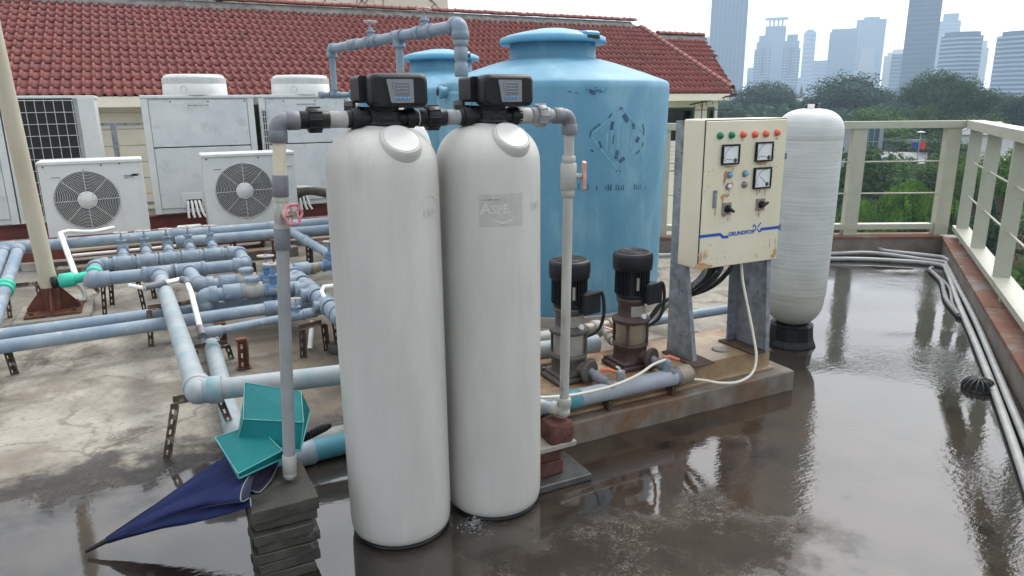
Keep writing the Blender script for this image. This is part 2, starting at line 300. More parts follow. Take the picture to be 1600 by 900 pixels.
def coupling(mb, c, d, r, L):
    c = Vector(c); d = Vector(d).normalized(); return mb.cyl(c-d*L/2, c+d*L/2, r, n=16, ch=r*.08)
def handwheel(parent, c, ax, r, m, name='handwheel', spokes=5, lobes=0):
    h = MB(); u, v, d = basis(ax); c = Vector(c)
    if lobes:
        n = 60; vs = []; fs = []; k = 8
        for i in range(n):
            t = 2*PI*i/n; rr = r*(1+.07*math.cos(lobes*t)); e = u*math.cos(t)+v*math.sin(t)
            for j in range(k):
                q = 2*PI*j/k; vs.append(c+e*(rr+r*.17*math.cos(q))+d*r*.15*math.sin(q))
        for i in range(n):
            for j in range(k): fs.append((i*k+j, ((i+1) % n)*k+j, ((i+1) % n)*k+(j+1) % k, i*k+(j+1) % k))
        h.add(vs, fs, True)
    else: h.torus(c, ax, r, r*.13, 20, 6)
    for i in range(spokes):
        t = 2*PI*i/spokes; e = u*math.cos(t)+v*math.sin(t); h.cyl(c, c+e*r, r*.09, n=6)
    h.cyl(c-d*r*.15, c+d*r*.25, r*.24, n=8)
    return h.build(name, m, parent)
def gate_valve(parent, c, d, r, H, body='valveblue', wheel='wheel', wr=None):
    c = Vector(c); d = Vector(d).normalized(); b = MB(); b.cyl(c-d*r*1.7, c+d*r*1.7, r*1.1, n=14, ch=r*.06)
    for k in (-1, 1): b.cyl(c+d*k*r*1.25, c+d*k*r*1.75, r*1.28, n=8)
    up = Vector((0, 0, 1)); b.cyl(c, c+up*H*.5, r*.85, r*.7, n=14); b.cyl(c+up*H*.45, c+up*H*.56, r*.98, n=12, ch=r*.08); b.cyl(c+up*H*.56, c+up*H*.74, r*.55, r*.4, n=10); b.cyl(c+up*H*.74, c+up*H*1.02, r*.16, n=8)
    o = b.build('gate_valve', body, parent); handwheel(o, c+up*H, (0.05, .08, 1), wr or r*1.05, wheel); return o

# ------------------------------------------------------------------ roof deck
GZ = -18
def floor_mat():
    m = bpy.data.materials.new('roof_deck_screed'); m.use_nodes = True; n = m.node_tree; K = n.links.new; b = n.nodes['Principled BSDF']
    t = n.nodes.new('ShaderNodeTexCoord'); P = t.outputs['Object']; sx = n.nodes.new('ShaderNodeSeparateXYZ'); K(P, sx.inputs[0])
    def N(s, d=5, ro=.6, sc3=None, dist=0.):
        z = n.nodes.new('ShaderNodeTexNoise'); z.inputs['Scale'].default_value = s; z.inputs['Detail'].default_value = d; z.inputs['Roughness'].default_value = ro; z.inputs['Distortion'].default_value = dist
        if sc3:
            q = n.nodes.new('ShaderNodeMapping'); q.inputs['Scale'].default_value = sc3; K(P, q.inputs[0]); K(q.outputs[0], z.inputs['Vector'])
        else: K(P, z.inputs['Vector'])
        return z.outputs[0]
    def ma(op, a, b_, c=None, cl=False):
        z = n.nodes.new('ShaderNodeMath'); z.operation = op; z.use_clamp = cl
        for i, q in enumerate([a, b_, c]):
            if q is None: continue
            if isinstance(q, (int, float)): z.inputs[i].default_value = q
            else: K(q, z.inputs[i])
        return z.outputs[0]
    def ss(v, lo, hi, o0=0., o1=1.):
        z = n.nodes.new('ShaderNodeMapRange'); z.interpolation_type = 'SMOOTHSTEP'; z.inputs[1].default_value = lo; z.inputs[2].default_value = hi; z.inputs[3].default_value = o0; z.inputs[4].default_value = o1; K(v, z.inputs[0]); return z.outputs[0]
    def mix(f, a, b_):
        z = n.nodes.new('ShaderNodeMix'); z.data_type = 'RGBA'; K(f, z.inputs[0])
        for i, q in ((6, a), (7, b_)):
            if isinstance(q, tuple): z.inputs[i].default_value = (*q, 1)
            else: K(q, z.inputs[i])
        return z.outputs[2]
    X, Y = sx.outputs[0], sx.outputs[1]
    big = N(.9, 6, .62); mid = N(3.2, 7, .65); fine = N(26, 6, .7); grit = N(120, 3, .6)
    # signed depth of the wet line: wet where positive
    up = ma('MULTIPLY', ma('MAXIMUM', ma('SUBTRACT', X, 3.75), 0.), .66)
    wl = ma('ADD', ma('SUBTRACT', ma('ADD', up, 3.72), Y), ma('MULTIPLY', ma('SUBTRACT', mid, .5), 1.1))
    wl = ma('ADD', wl, ma('MULTIPLY', ma('SUBTRACT', N(11, 6, .7), .5), .22)); damp = ss(wl, -.16, .05)
    # damp strip under the pipework, left of the tanks
    dx = ma('SUBTRACT', 1.0, ma('ABSOLUTE', ma('MULTIPLY', ma('SUBTRACT', X, .95), 1.5), None)); dy = ma('SUBTRACT', 1.0, ma('ABSOLUTE', ma('MULTIPLY', ma('SUBTRACT', Y, 4.6), .62), None))
    strip = ss(ma('ADD', ma('MINIMUM', dx, dy), ma('MULTIPLY', ma('SUBTRACT', mid, .5), 1.6)), -.05, .55)
    film = ss(ma('ADD', wl, ma('MULTIPLY', ma('SUBTRACT', big, .5), .9)), .02, .5)
    # rough raised patch in front of the tanks where the screed stands out of the water
    px = ma('MULTIPLY', ma('SUBTRACT', X, 1.45), .95); py = ma('MULTIPLY', ma('SUBTRACT', Y, 1.85), 1.9)
    rr = ma('SQRT', ma('ADD', ma('MULTIPLY', px, px), ma('MULTIPLY', py, py)), None)
    isle = ss(ma('ADD', rr, ma('MULTIPLY', ma('SUBTRACT', mid, .5), 1.5)), .95, .45)
    dry = mix(ss(big, .38, .64), (.175, .155, .125), (.335, .31, .262))
    dry = mix(ss(mid, .42, .74), dry, (.37, .346, .30))
    dry = mix(ma('MULTIPLY', ss(N(1.7, 8, .72, None, .6), .51, .66), .85), dry, (.09, .076, .062))
    dry = mix(ma('MULTIPLY', ss(N(5.5, 6, .7, (1, .45, 1)), .58, .70), .55), dry, (.13, .09, .055))
    dry = mix(ma('MULTIPLY', ss(fine, .50, .66), .55), dry, (.15, .132, .11))
    vo = n.nodes.new('ShaderNodeTexVoronoi'); vo.feature = 'DISTANCE_TO_EDGE'; vo.inputs['Scale'].default_value = .75; vd_ = n.nodes.new('ShaderNodeVectorMath'); vd_.operation = 'MULTIPLY_ADD'; nn = n.nodes.new('ShaderNodeTexNoise'); nn.inputs['Scale'].default_value = 3.5; nn.inputs['Detail'].default_value = 5; K(P, nn.inputs[0]); K(nn.outputs[1], vd_.inputs[0]); vd_.inputs[1].default_value = (.55, .55, 0); K(P, vd_.inputs[2]); K(vd_.outputs[0], vo.inputs[0])
    crk = ma('MULTIPLY', ss(vo.outputs[0], .011, .002), ss(big, .44, .56)); dry = mix(ma('MULTIPLY', crk, .4), dry, (.05, .042, .034))
    far = ss(Y, 6.2, 9.5); dry = mix(ma('MULTIPLY', far, .45), dry, (.20, .185, .16))
    wet = mix(ss(mid, .36, .66), (.017, .014, .0115), (.050, .041, .033)); wet = mix(ss(big, .48, .7), wet, (.044, .035, .028))
    wet = mix(ma('MULTIPLY', ss(N(7, 7, .75), .56, .66), .45), wet, (.085, .073, .062))
    wet = mix(ma('MULTIPLY', ma('MULTIPLY', ss(X, 1.3, 2.0), ss(X, 3.9, 3.0)), ma('MULTIPLY', ss(Y, 1.5, 2.3), ss(mid, .32, .62))), wet, (.050, .034, .023))
    wet = mix(ma('MULTIPLY', film, ss(X, 3.0, 4.4)), wet, (.020, .018, .016))
    c = mix(strip, dry, mix(ss(mid, .35, .7), (.085, .070, .055), (.17, .14, .10)))
    c = mix(damp, c, wet)
    speck = ma('MULTIPLY', ma('MULTIPLY', isle, ss(N(2.6, 5, .65), .44, .60)), ss(ma('ADD', ma('MULTIPLY', grit, .5), ma('MULTIPLY', fine, .5)), .49, .60))
    c = mix(ma('MULTIPLY', isle, .55), c, (.030, .0235, .018)); c = mix(ma('MULTIPLY', speck, .55), c, (.20, .178, .152)); K(c, b.inputs['Base Color'])
    ro = ma('SUBTRACT', .86, ma('MULTIPLY', damp, .50)); ro = ma('SUBTRACT', ro, ma('MULTIPLY', strip, .12)); fl = ma('MULTIPLY', film, ma('SUBTRACT', 1., ma('MULTIPLY', isle, .85)))
    ro = ma('MAXIMUM', ma('SUBTRACT', ro, ma('MULTIPLY', fl, .42)), .025); ro = ma('ADD', ro, ma('MULTIPLY', isle, .22)); K(ro, b.inputs['Roughness'])
    sp = ma('MULTIPLY', ma('ADD', .25, ma('MULTIPLY', fl, .75)), ma('SUBTRACT', 1., ma('MULTIPLY', isle, .8))); K(sp, b.inputs['Specular IOR Level'])
    # relief: grit where bare, ripples on the water film
    hb = ma('ADD', ma('MULTIPLY', fine, .004), ma('MULTIPLY', grit, .0012)); hb = ma('ADD', hb, ma('MULTIPLY', mid, .010)); hb = ma('MULTIPLY', hb, ma('SUBTRACT', 1., ma('MAXIMUM', ma('MULTIPLY', ss(fl, 0., .4), .985), ma('MULTIPLY', isle, .8))))
    calm = ss(N(.75, 2, .5), .40, .66)
    wav = n.nodes.new('ShaderNodeTexWave'); wav.wave_type = 'RINGS'; wav.inputs['Scale'].default_value = 5.5; wav.inputs['Distortion'].default_value = 5; wav.inputs['Detail'].default_value = 3; wav.inputs['Detail Scale'].default_value = 1.2
    q = n.nodes.new('ShaderNodeMapping'); q.inputs['Location'].default_value = (-1.2, -2.1, 0); K(P, q.inputs[0]); K(q.outputs[0], wav.inputs[0])
    near = ma('MULTIPLY', ss(ma('SUBTRACT', X, ma('MULTIPLY', Y, .9)), 1.1, 2.9), ss(N(1.1, 3, .5), .36, .6))
    rip = ma('ADD', ma('MULTIPLY', N(34, 3, .55, (.8, 1.5, 1)), .0014), ma('MULTIPLY', N(9, 2, .5), .0016)); rip = ma('MULTIPLY', rip, ma('ADD', .05, ma('ADD', ma('MULTIPLY', calm, .8), ma('MULTIPLY', near, 1.6))))
    rip = ma('ADD', rip, ma('MULTIPLY', wav.outputs[1], .00005)); hb = ma('ADD', hb, ma('MULTIPLY', rip, fl))
    u = n.nodes.new('ShaderNodeBump'); u.inputs['Strength'].default_value = 1; u.inputs['Distance'].default_value = 1; K(hb, u.inputs['Height']); K(u.outputs[0], b.inputs['Normal'])
    return m
DK = [(8.02, 4.98), (-3.0, -3.65), (-12, -3.65), (-12, 13.5), (2.85, 13.5), (2.85, 7.75)]
f = MB(); f.add([(x, y, 0) for x, y in DK], [tuple(range(6))]); fl = f.build('roof_deck_floor', floor_mat()); struct(fl)
f = MB(); n_ = len(DK)
for i in range(n_):
    a, b = DK[i], DK[(i+1) % n_]; f.add([(a[0], a[1], GZ), (b[0], b[1], GZ), (b[0], b[1], -.02), (a[0], a[1], -.02)], [(0, 1, 2, 3)])
struct(f.build('building_walls_below', 'wall'))

# parapet curbs (concrete upstand, rust-stained coping)
CN = Vector((7.9, 4.9, 0)); dR = Vector((-.788, -.616, 0)); nR = Vector((.616, -.788, 0)); dB = Vector((-.886, .463, 0)); nB = Vector((.463, .886, 0))
def wallrun(a, d, n, L, w_, h, mb, z0=0., e0=0.):
    p = [a-d*e0, a+d*L, a+d*L+n*w_, a-d*e0+n*w_]; return mb.prism([(q.x, q.y, z0) for q in p], (0, 0, h))
pw = thing('parapet_curb', 'low concrete curb with rust stained top along the right hand railing', 'parapet', (CN.x, CN.y, 0))
wallrun(CN+dR*.0, dR, nR, 14, .26, .155, MB(), 0).build('upstand', 'curb', pw)
ck = MB()
for k in range(9): wallrun(CN+dR*(.02+k*1.55)-nR*.012, dR, nR, 1.53, .285, .03, ck, .157)
for k in range(9):
    q = MB(); wallrun(CN+dR*(.02+k*1.55)-nR*.012, dR, nR, 1.535, .285, .03, q, .157); q.build('coping_slab', 'curbtop', pw)
pb = thing('parapet_curb', 'low dark concrete curb under the far railing behind the white fibreglass vessel', 'parapet', (CN.x, CN.y, 0))
wallrun(CN, dB, nB, 5.4, .24, .165, MB(), 0, .25).build('upstand', 'curb', pb)
for k in range(4):
    q = MB(); wallrun(CN+dB*(.0+k*1.36)-nB*.008, dB, nB, 1.35, .26, .026, q, .167); q.build('coping_slab', 'curbtop', pb)

def railbox(a, b, wv, hz):   # box beam from a to b: width along wv (horizontal), height hz
    a = Vector(a); b = Vector(b); mb = MB(); wv = Vector(wv)
    rs = []
    for p in (a, b):
        rs.append([p-wv/2-Vector((0, 0, hz/2)), p+wv/2-Vector((0, 0, hz/2)), p+wv/2+Vector((0, 0, hz/2)), p-wv/2+Vector((0, 0, hz/2))])
    return mb.loft(rs, True, False)
Z = Vector((0, 0, 1))
# right railing
rr_ = thing('railing', 'cream steel railing with flat posts along the right edge of the roof', 'railing', (CN.x, CN.y, 0), 'steel railings round the roof')
A = CN+nR*.16-dR*.14
railbox(A+Z*1.425, A+dR*13+Z*1.425, nR*.16, .085).build('top_rail', 'rail', rr_)
railbox(A+dR*.05+Z*.285, A+dR*13+Z*.285, nR*.155, .05).build('bottom_rail', 'rail', rr_)
for k, t in enumerate([.22, 1.40, 2.70, 4.2, 5.5, 6.8, 8.1, 9.4]):
    railbox(A+dR*t+Z*.31, A+dR*t+Z*1.388, nR*.115, .05).build('post', 'rail', rr_) if False else None
    p = A+dR*t; q = MB(); q.prism([p-nR*.058-dR*.02+Z*.31, p+nR*.058-dR*.02+Z*.31, p+nR*.058+dR*.02+Z*.31, p-nR*.058+dR*.02+Z*.31], Z*1.078); q.build('post', 'rail', rr_)
    p = p+dR*.35
    if k % 2 == 0: q = MB(); q.prism([p-nR*.05-dR*.03+Z*.19, p+nR*.05-dR*.03+Z*.19, p+nR*.05+dR*.03+Z*.19, p-nR*.05+dR*.03+Z*.19], Z*.07); q.build('foot', 'rail', rr_)
for z in (1.03, .67): MB().cyl(A+dR*.3+Z*z, A+dR*13+Z*z, .009, n=8).build('rod', 'rail', rr_)
# far railing
rb_ = thing('railing', 'cream steel railing with square posts along the far edge behind the fibreglass vessel', 'railing', (CN.x, CN.y, 0), 'steel railings round the roof')
B = CN+nB*.14-dB*.12
railbox(B-dB*.06+Z*1.425, B+dB*5.3+Z*1.425, nB*.13, .075).build('top_rail', 'rail', rb_)
railbox(B+dB*.2+Z*.29, B+dB*5.3+Z*.29, nB*.11, .06).build('bottom_rail', 'rail', rb_)
for t in (.10, 1.13, 2.2, 3.3, 4.4):
    p = B+dB*t; q = MB(); q.prism([p-nB*.05-dB*.075+Z*.193, p+nB*.05-dB*.075+Z*.193, p+nB*.05+dB*.075+Z*.193, p-nB*.05+dB*.075+Z*.193], Z*1.196); q.build('post', 'rail', rb_)
for z in (1.02, .665): MB().cyl(B+dB*.05+Z*z, B+dB*5.2+Z*z, .008, n=8).build('rod', 'rail', rb_)
# railing before the cream wall, behind the condensers
rc_ = thing('railing', 'grey steel railing in front of the cream wall behind the condensers', 'railing', (-3, 12.4, 0), 'steel railings round the roof')
railbox(Vector((-3, 12.4, 1.45)), Vector((2.8, 12.4, 1.45)), Vector((0, .05, 0)), .045).build('top_rail', 'galv', rc_)
railbox(Vector((-3, 12.4, .25)), Vector((2.8, 12.4, .25)), Vector((0, .05, 0)), .045).build('bottom_rail', 'galv', rc_)
for k in range(5): railbox(Vector((-2.9+k*1.23*1.0, 12.4, .0)), Vector((-2.9+k*1.23, 12.4, 1.427)), Vector((.07, 0, 0)), .05) if False else MB().box((-2.85+k*1.2, 12.4, .7135), (.075, .05, 1.42)).build('post', 'galv', rc_)

# ------------------------------------------------------------------ tiled house behind
SL = .4625; V0 = 13.0; Z0 = 1.87
def RP(u, v, h=0.): return Vector((u, v, Z0+(v-V0)*SL)) + Vector((0, -SL, 1)).normalized()*h
hs = thing('tiled_house', 'cream walled house with a red clay tile roof behind the condensers', 'house', (4, 13.4, 0))
wl_ = MB(); wl_.prism([(-9, 13.5, GZ), (10.62, 13.5, GZ), (10.62, 13.5, .72), (-9, 13.5, .72)], (0, .25, 0)); wl_.prism([(-9, 13.5, .72), (10.62, 13.5, .72), (10.62, 13.5, 1.88), (-9, 13.5, 1.88)], (0, .25, 0))
wl_.prism([(10.622, 13.5, 1.56), (12.3, 13.5, 1.56), (12.3, 13.5, 1.95), (10.622, 13.5, 1.95)], (0, .25, 0)); wl_.prism([(11.6, 13.502, GZ), (11.98, 13.502, GZ), (11.98, 13.502, 1.558), (11.6, 13.502, 1.558)], (0, .25, 0))
wl_.prism([(12.19, 13.503, GZ), (12.3, 13.503, GZ), (12.3, 13.503, 1.558), (12.19, 13.503, 1.558)], (0, 8, 0)); wl_.prism([(10.623, 13.5, GZ), (11.597, 13.5, GZ), (11.597, 13.5, .1), (10.623, 13.5, .1)], (0, .25, 0))
wl_.prism([(11.983, 13.5, GZ), (12.187, 13.5, GZ), (12.187, 13.5, .9), (11.983, 13.5, .9)], (0, .25, 0))
wl_.prism([(-9, 13.76, GZ), (-8.8, 13.76, GZ), (-8.8, 13.76, 3.4), (-9, 13.76, 3.4)], (0, 7, 0))
wl_.build('wall', 'wall', hs)
for k in range(7):      # lapped siding boards on the cream wall
    z = .03+k*.265; q = MB(); q.prism([(-6, 13.498, z), (2.9, 13.498, z), (2.9, 13.498, z+.255), (-6, 13.498, z+.255)], (0, -.03, 0)); q.build('siding_board', 'wall', hs)
for k in range(7):
    z = .12+k*.09; q = MB(); q.prism([(10.3, 13.497, z), (11.595, 13.497, z), (11.595, 13.497, z+.082), (10.3, 13.497, z+.082)], (0, -.03, 0)); q.build('siding_board', 'wall', hs)
win = MB()
for (u0, u1, z0, z1) in [(10.63, 11.59, .72, .80), (10.63, 11.59, 1.14, 1.19)]: win.prism([(u0, 13.46, z0), (u1, 13.46, z0), (u1, 13.46, z1), (u0, 13.46, z1)], (0, .12, 0))
win.prism([(10.66, 13.47, .80), (10.75, 13.47, .80), (10.75, 13.47, 1.14), (10.66, 13.47, 1.14)], (0, .08, 0)); win.prism([(10.66, 13.47, 1.19), (10.72, 13.47, 1.19), (10.72, 13.47, 1.555), (10.66, 13.47, 1.555)], (0, .08, 0))
wf = win.build('window', 'white', hs)
q = MB(); q.prism([(10.6, 13.66, .1), (11.62, 13.66, .1), (11.62, 13.66, 1.57), (10.6, 13.66, 1.57)], (0, .02, 0)); q.build('pane', 'glass', wf)
q = MB(); q.prism([(11.53, 13.5, .8), (11.59, 13.5, .8), (11.59, 13.5, 1.55), (11.53, 13.5, 1.55)], (0, .09, 0)); q.prism([(10.76, 13.5, 1.515), (11.528, 13.5, 1.515), (11.528, 13.5, 1.555), (10.76, 13.5, 1.555)], (0, .09, 0)); q.build('green_frame', 'greenframe', wf)
w2 = MB()
for (u0, u1, z0, z1) in [(11.985, 12.03, .9, 1.55), (12.14, 12.187, .9, 1.55), (12.032, 12.138, .9, .95), (12.032, 12.138, 1.5, 1.55), (12.032, 12.138, 1.2, 1.23)]: w2.prism([(u0, 13.48, z0), (u1, 13.48, z0), (u1, 13.48, z1), (u0, 13.48, z1)], (0, .08, 0))
w2 = w2.build('window', 'greenframe', hs)
q = MB(); q.prism([(12.03, 13.58, .9), (12.14, 13.58, .9), (12.14, 13.58, 1.55), (12.03, 13.58, 1.55)], (0, .02, 0)); q.build('pane', 'glass', w2)
q = MB()    # roof underlay with thickness, gable wing, rear slope
q.prism([RP(-9, 13.06, -.03), RP(12.36, 13.06, -.03), RP(12.36, 17.05, -.03), RP(-9, 17.05, -.03)], Vector((0, .02, -.08)))
q.prism([RP(12.38, 13.12, -.06), RP(14.12, 16.3, -.06), RP(12.38, 16.3, -.06)], Vector((0, .02, -.10)))
q.prism([(-9, 17.10, 3.66), (12.3, 17.10, 3.66), (12.3, 21, 1.9), (-9, 21, 1.9)], (0, 0, -.1)); q.prism([(12.4, 16.36, 3.3), (14.1, 16.36, 3.3), (14.1, 20, 1.8), (12.4, 20, 1.8)], (0, 0, -.1))
roof = q.build('roof', 'roofA', hs)
q = MB(); q.prism([(-9, 13.01, 1.69), (12.2, 13.01, 1.71), (12.2, 13.01, 1.86), (-9, 13.01, 1.86)], (0, .03, 0)); q.prism([(-9, 13.041, 1.72), (12.2, 13.041, 1.73), (12.2, 13.041, 1.75), (-9, 13.041, 1.74)], (0, .455, 0)); q.build('fascia', 'wall', hs)
TW, TL = .142, .318
def tile_geo():
    prof = [(0, .0), (.022, -.006), (.05, -.009), (.080, -.006), (.089, .014), (.102, .036), (.118, .040), (.133, .026), (.145, .002)]
    a = [(x, 0, z+.016) for x, z in prof]; b = [(x, TL*1.14, z-.014) for x, z in prof]; c = [(x, 0, z-.004) for x, z in prof]; n = len(prof)
    return a+b+c, [(i, i+1, n+i+1, n+i) for i in range(n-1)]+[(2*n+i, 2*n+i+1, i+1, i) for i in range(n-1)]
tv, tf = tile_geo(); nr = Vector((0, -SL, 1)).normalized(); sl = Vector((0, 1, SL)).normalized()
tile_me = bpy.data.meshes.new('roof_tile'); tile_me.from_pydata(tv, [], tf); tile_me.polygons.foreach_set('use_smooth', [True]*len(tf)); tile_me.materials.append(M['roofA'])
slots = []
nrow = 14
rl = math.sqrt(1+SL*SL)
for r in range(nrow):
    v = V0+r*TL/rl; zz = v
    for k in range(102):
        u = -2.2+k*TW
        if u+TW > 12.36: continue
        slots.append((u, v, r))
    for k in range(13):
        u = 12.42+k*TW
        lim = 12.42+(v-13.2)/(16.2-13.2)*1.7
        if v < 16.05 and u < lim-.02: slots.append((u, v-.02, r))
def vis(u, v): return (-1.0 < u < 4.6)
near_ = sorted([s for s in slots if vis(*s[:2])], key=lambda s: s[0]**2+s[1]**2)[:300]; ns = set(near_); rest = MB(); rnd = random.Random(3)
for s in slots:
    u, v, r = s; j = rnd.uniform(-.003, .003); v0_ = v; v = v-(rnd.uniform(.02, .06) if rnd.random() < .012 else 0)
    T = Matrix.Translation(RP(u+rnd.uniform(-.003, .003), v, j)) @ Matrix(((1, 0, 0, 0), (0, sl.y, nr.y, 0), (0, sl.z, nr.z, 0), (0, 0, 0, 1))) @ Matrix.Rotation(rnd.uniform(-.006, .006), 4, 'Z') @ Matrix.Rotation(rnd.uniform(-.01, .01), 4, 'X')
    if s in ns:
        o = bpy.data.objects.new('roof_tile', tile_me); col.objects.link(o); o.parent = roof; o.matrix_local = Matrix.Translation(-hs.location) @ T
    else: rest.add([T @ Vector(p) for p in tv], tf, True)
o = rest.build('roof_tiles', 'roofA', roof); struct(o, 'stuff')
cap_me = None
def ridge_cap(p, d, L):
    global cap_me
    if cap_me is None:
        c = MB(); rs = []
        for t, rr2 in ((0, .075), (.02, .082), (.06, .074), (1, .066)):
            rs.append([Vector((L*t, math.cos(q)*rr2*1.05, math.sin(q)*rr2)) for q in [PI*k/8 for k in range(9)]]+[Vector((L*t, math.cos(q)*rr2*.9, math.sin(q)*rr2-.012)) for q in [PI-PI*k/8 for k in range(9)]])
        c.loft(rs, True, True); ob = c.build('ridge_cap', 'ridge', None); cap_me = ob.data; bpy.data.objects.remove(ob)
    o = bpy.data.objects.new('ridge_cap', cap_me); col.objects.link(o); o.parent = roof
    o.matrix_local = Matrix.Translation(Vector(p)-hs.location) @ Vector(d).to_track_quat('X', 'Z').to_matrix().to_4x4()
for k in range(74): ridge_cap(RP(-2.3+k*.198, 17.06, .115+rnd.uniform(-.006, .006)), (1, 0, 0), .205)
vd = RP(12.38, 16.9)-RP(12.38, 13.2); nV = int(vd.length/.2)
for k in range(nV): ridge_cap(RP(12.38, 13.15)+vd.normalized()*.2*k+Vector((0, 0, .05)), vd, .205)
for k in range(8): ridge_cap(RP(12.55+k*.2, 16.3, .07), (1, 0, 0), .205)
mo = MB(); rows = []
for k in range(146):
    u = -2.3+k*.1; h = rnd.uniform(.03, .055); lo = 16.80+rnd.uniform(-.05, .05); rows.append([RP(u, lo, .012), RP(u, lo+.05, h), RP(u, 16.93, h+.02), RP(u, 17.04, .09), RP(u, 17.08, 0.)])
mo.loft(rows, True, False)
rows = []
for k in range(34):
    v = 13.18+k*.112; h = rnd.uniform(.035, .055); rows.append([RP(12.27+rnd.uniform(-.02, .02), v, .01), RP(12.32, v, h), RP(12.44, v, h), RP(12.49+rnd.uniform(-.02, .02), v, .01)])
mo.loft(rows, True, False); rows = []
for k in range(17):
    u = 12.5+k*.104; h = rnd.uniform(.03, .05); rows.append([RP(u, 16.08+rnd.uniform(-.03, .03), .01), RP(u, 16.14, h), RP(u, 16.3, .08), RP(u, 16.34, 0)])
mo.loft(rows, True, False); mo.build('mortar_bed', 'mortar', roof)
gt = MB(); gt.tube([RP(12.1, 13.03, -.06), RP(12.44, 13.06, -.05), RP(12.62, 13.3, -.04)], .035, 8); gt.tube([RP(12.55, 13.3, -.02), RP(14.14, 16.28, -.02)], .03, 6); gt.build('gutter', 'rustd', hs)
an = MB(); an.cyl((11.55, 13.2, 1.0), (11.55, 13.2, 2.1), .012, n=6); an.cyl((11.1, 13.1, 1.62), (12.25, 13.0, 1.82), .018, n=6)
for k in range(7): an.cyl((11.2+k*.16, 13.08-k*.014, 1.64+k*.028), (11.22+k*.16, 13.05-k*.014, 1.54+k*.028), .008, n=5)
an.cyl((10.95, 13.1, 1.50), (12.4, 13.02, 1.50), .010, n=6); an = an.build('aerial', 'rustd'); tag(an, 'thin dark television aerial fixed under the house eave', 'aerial')
# plastered tower block behind the ridge
tb = thing('plastered_block', 'tall cream plastered block with cracked stained wall above the roof ridge', 'building', (6, 26, GZ))
MB().prism([(2.28, 25, GZ), (10.05, 25, GZ), (10.05, 33, GZ), (2.28, 33, GZ)], (0, 0, 27)).build('wall', 'wallw', tb)
q = MB(); r9 = random.Random(11)
for k in range(26):
    u = r9.uniform(2.6, 9.8); z = r9.uniform(4.55, 6.2); wd = r9.uniform(.02, .06); pts = [Vector((u, 24.993, z))]
    for j in range(r9.randint(3, 7)): pts.append(pts[-1]+Vector((r9.uniform(-.18, .18), 0, -r9.uniform(.06, .2))))
    q.tube(pts, [wd*.5*(1-.8*i/len(pts))+.006 for i in range(len(pts))], 4)
o = q.build('crack', 'crack', tb); o['kind'] = 'stuff'
for u in (2.33, 4.85, 7.4): MB().box((u+.02, 24.97, 5.8), (.09, .05, 2.6)).build('pilaster', 'wallw', tb)
MB().box((2.46, 24.93, 4.83), (.2, .12, .16)).build('corbel', 'rustd', tb)

# ------------------------------------------------------------------ ground, city, trees beyond the roof
gm = mat('park_ground', (.035, .055, .022), (.07, .085, .045), .05, .95)
f = MB(); ng = 48; f.add([(0, 0, GZ)]+[(2480*math.cos(2*PI*i/ng), 2480*math.sin(2*PI*i/ng), GZ) for i in range(ng)], [(0, 1+i, 1+(i+1) % ng) for i in range(ng)]); struct(f.build('city_ground', gm))
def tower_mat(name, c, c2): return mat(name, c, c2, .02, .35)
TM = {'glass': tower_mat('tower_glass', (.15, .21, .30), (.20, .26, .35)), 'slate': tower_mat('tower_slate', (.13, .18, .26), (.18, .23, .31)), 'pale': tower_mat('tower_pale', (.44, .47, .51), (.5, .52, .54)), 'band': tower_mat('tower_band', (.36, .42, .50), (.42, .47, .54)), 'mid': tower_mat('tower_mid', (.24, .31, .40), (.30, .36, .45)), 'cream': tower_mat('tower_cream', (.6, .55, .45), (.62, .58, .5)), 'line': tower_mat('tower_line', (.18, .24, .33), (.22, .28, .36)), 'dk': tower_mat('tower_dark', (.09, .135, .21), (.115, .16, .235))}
def tower(name, label, xy, w_, dp, z1, body='glass', band=None, fl=4.2, fins=0, crown=None, curve=False, fin='band'):
    x, y = xy; az = math.atan2(x, y); t = thing(name, label, 'skyscraper', (x, y, GZ)); H = z1-GZ
    T = Matrix.Rotation(-az, 4, 'Z')
    def fp(s):
        if curve:
            return [Vector((-w_/2*s, dp/2, 0))]+[Vector((-w_/2*s+w_*s*k/10, -dp*(.18+.32*math.sin(PI*k/10))*s, 0)) for k in range(11)]+[Vector((w_/2*s, dp/2, 0))]
        return [Vector((-w_/2*s, -dp/2*s, 0)), Vector((w_/2*s, -dp/2*s, 0)), Vector((w_/2*s, dp/2*s, 0)), Vector((-w_/2*s, dp/2*s, 0))]
    def slab(mb, s, z, h): mb.prism([T @ (p+Vector((0, 0, z))) for p in fp(s)], (0, 0, h))
    b = MB(); slab(b, 1, 0, H); b.build('tower_body', TM[body], t, True)
    if band:
        b = MB(); z = H*.0+fl
        while z < H-.5: slab(b, 1.018, z, fl*.36); z += fl
        o = b.build('floor_bands', TM[band], t, True); o['kind'] = 'stuff'
    if not band:
        b = MB(); z = fl
        while z < H-1: slab(b, 1.006, z, .7); z += fl*1.25
        o = b.build('floor_lines', TM['line'], t, True); o['kind'] = 'stuff'
    if fins:
        b = MB()
        for k in range(fins+1):
            u = -w_/2+w_*k/fins; b.add([T @ (Vector(p)+Vector((u, -dp/2, 0))) for p in [(-.35, -.9, 0), (.35, -.9, 0), (.35, .4, 0), (-.35, .4, 0), (-.35, -.9, H), (.35, -.9, H), (.35, .4, H), (-.35, .4, H)]], [(3, 2, 1, 0), (4, 5, 6, 7), (0, 1, 5, 4), (1, 2, 6, 5), (2, 3, 7, 6), (3, 0, 4, 7)])
        o = b.build('facade_fins', TM[fin], t, True); o['kind'] = 'stuff'
    for (s, hh, m_) in crown or []:
        b = MB(); slab(b, s, H+.02, hh); b.build('crown', TM[m_], t, True); H += hh+.02
    return t, T, H
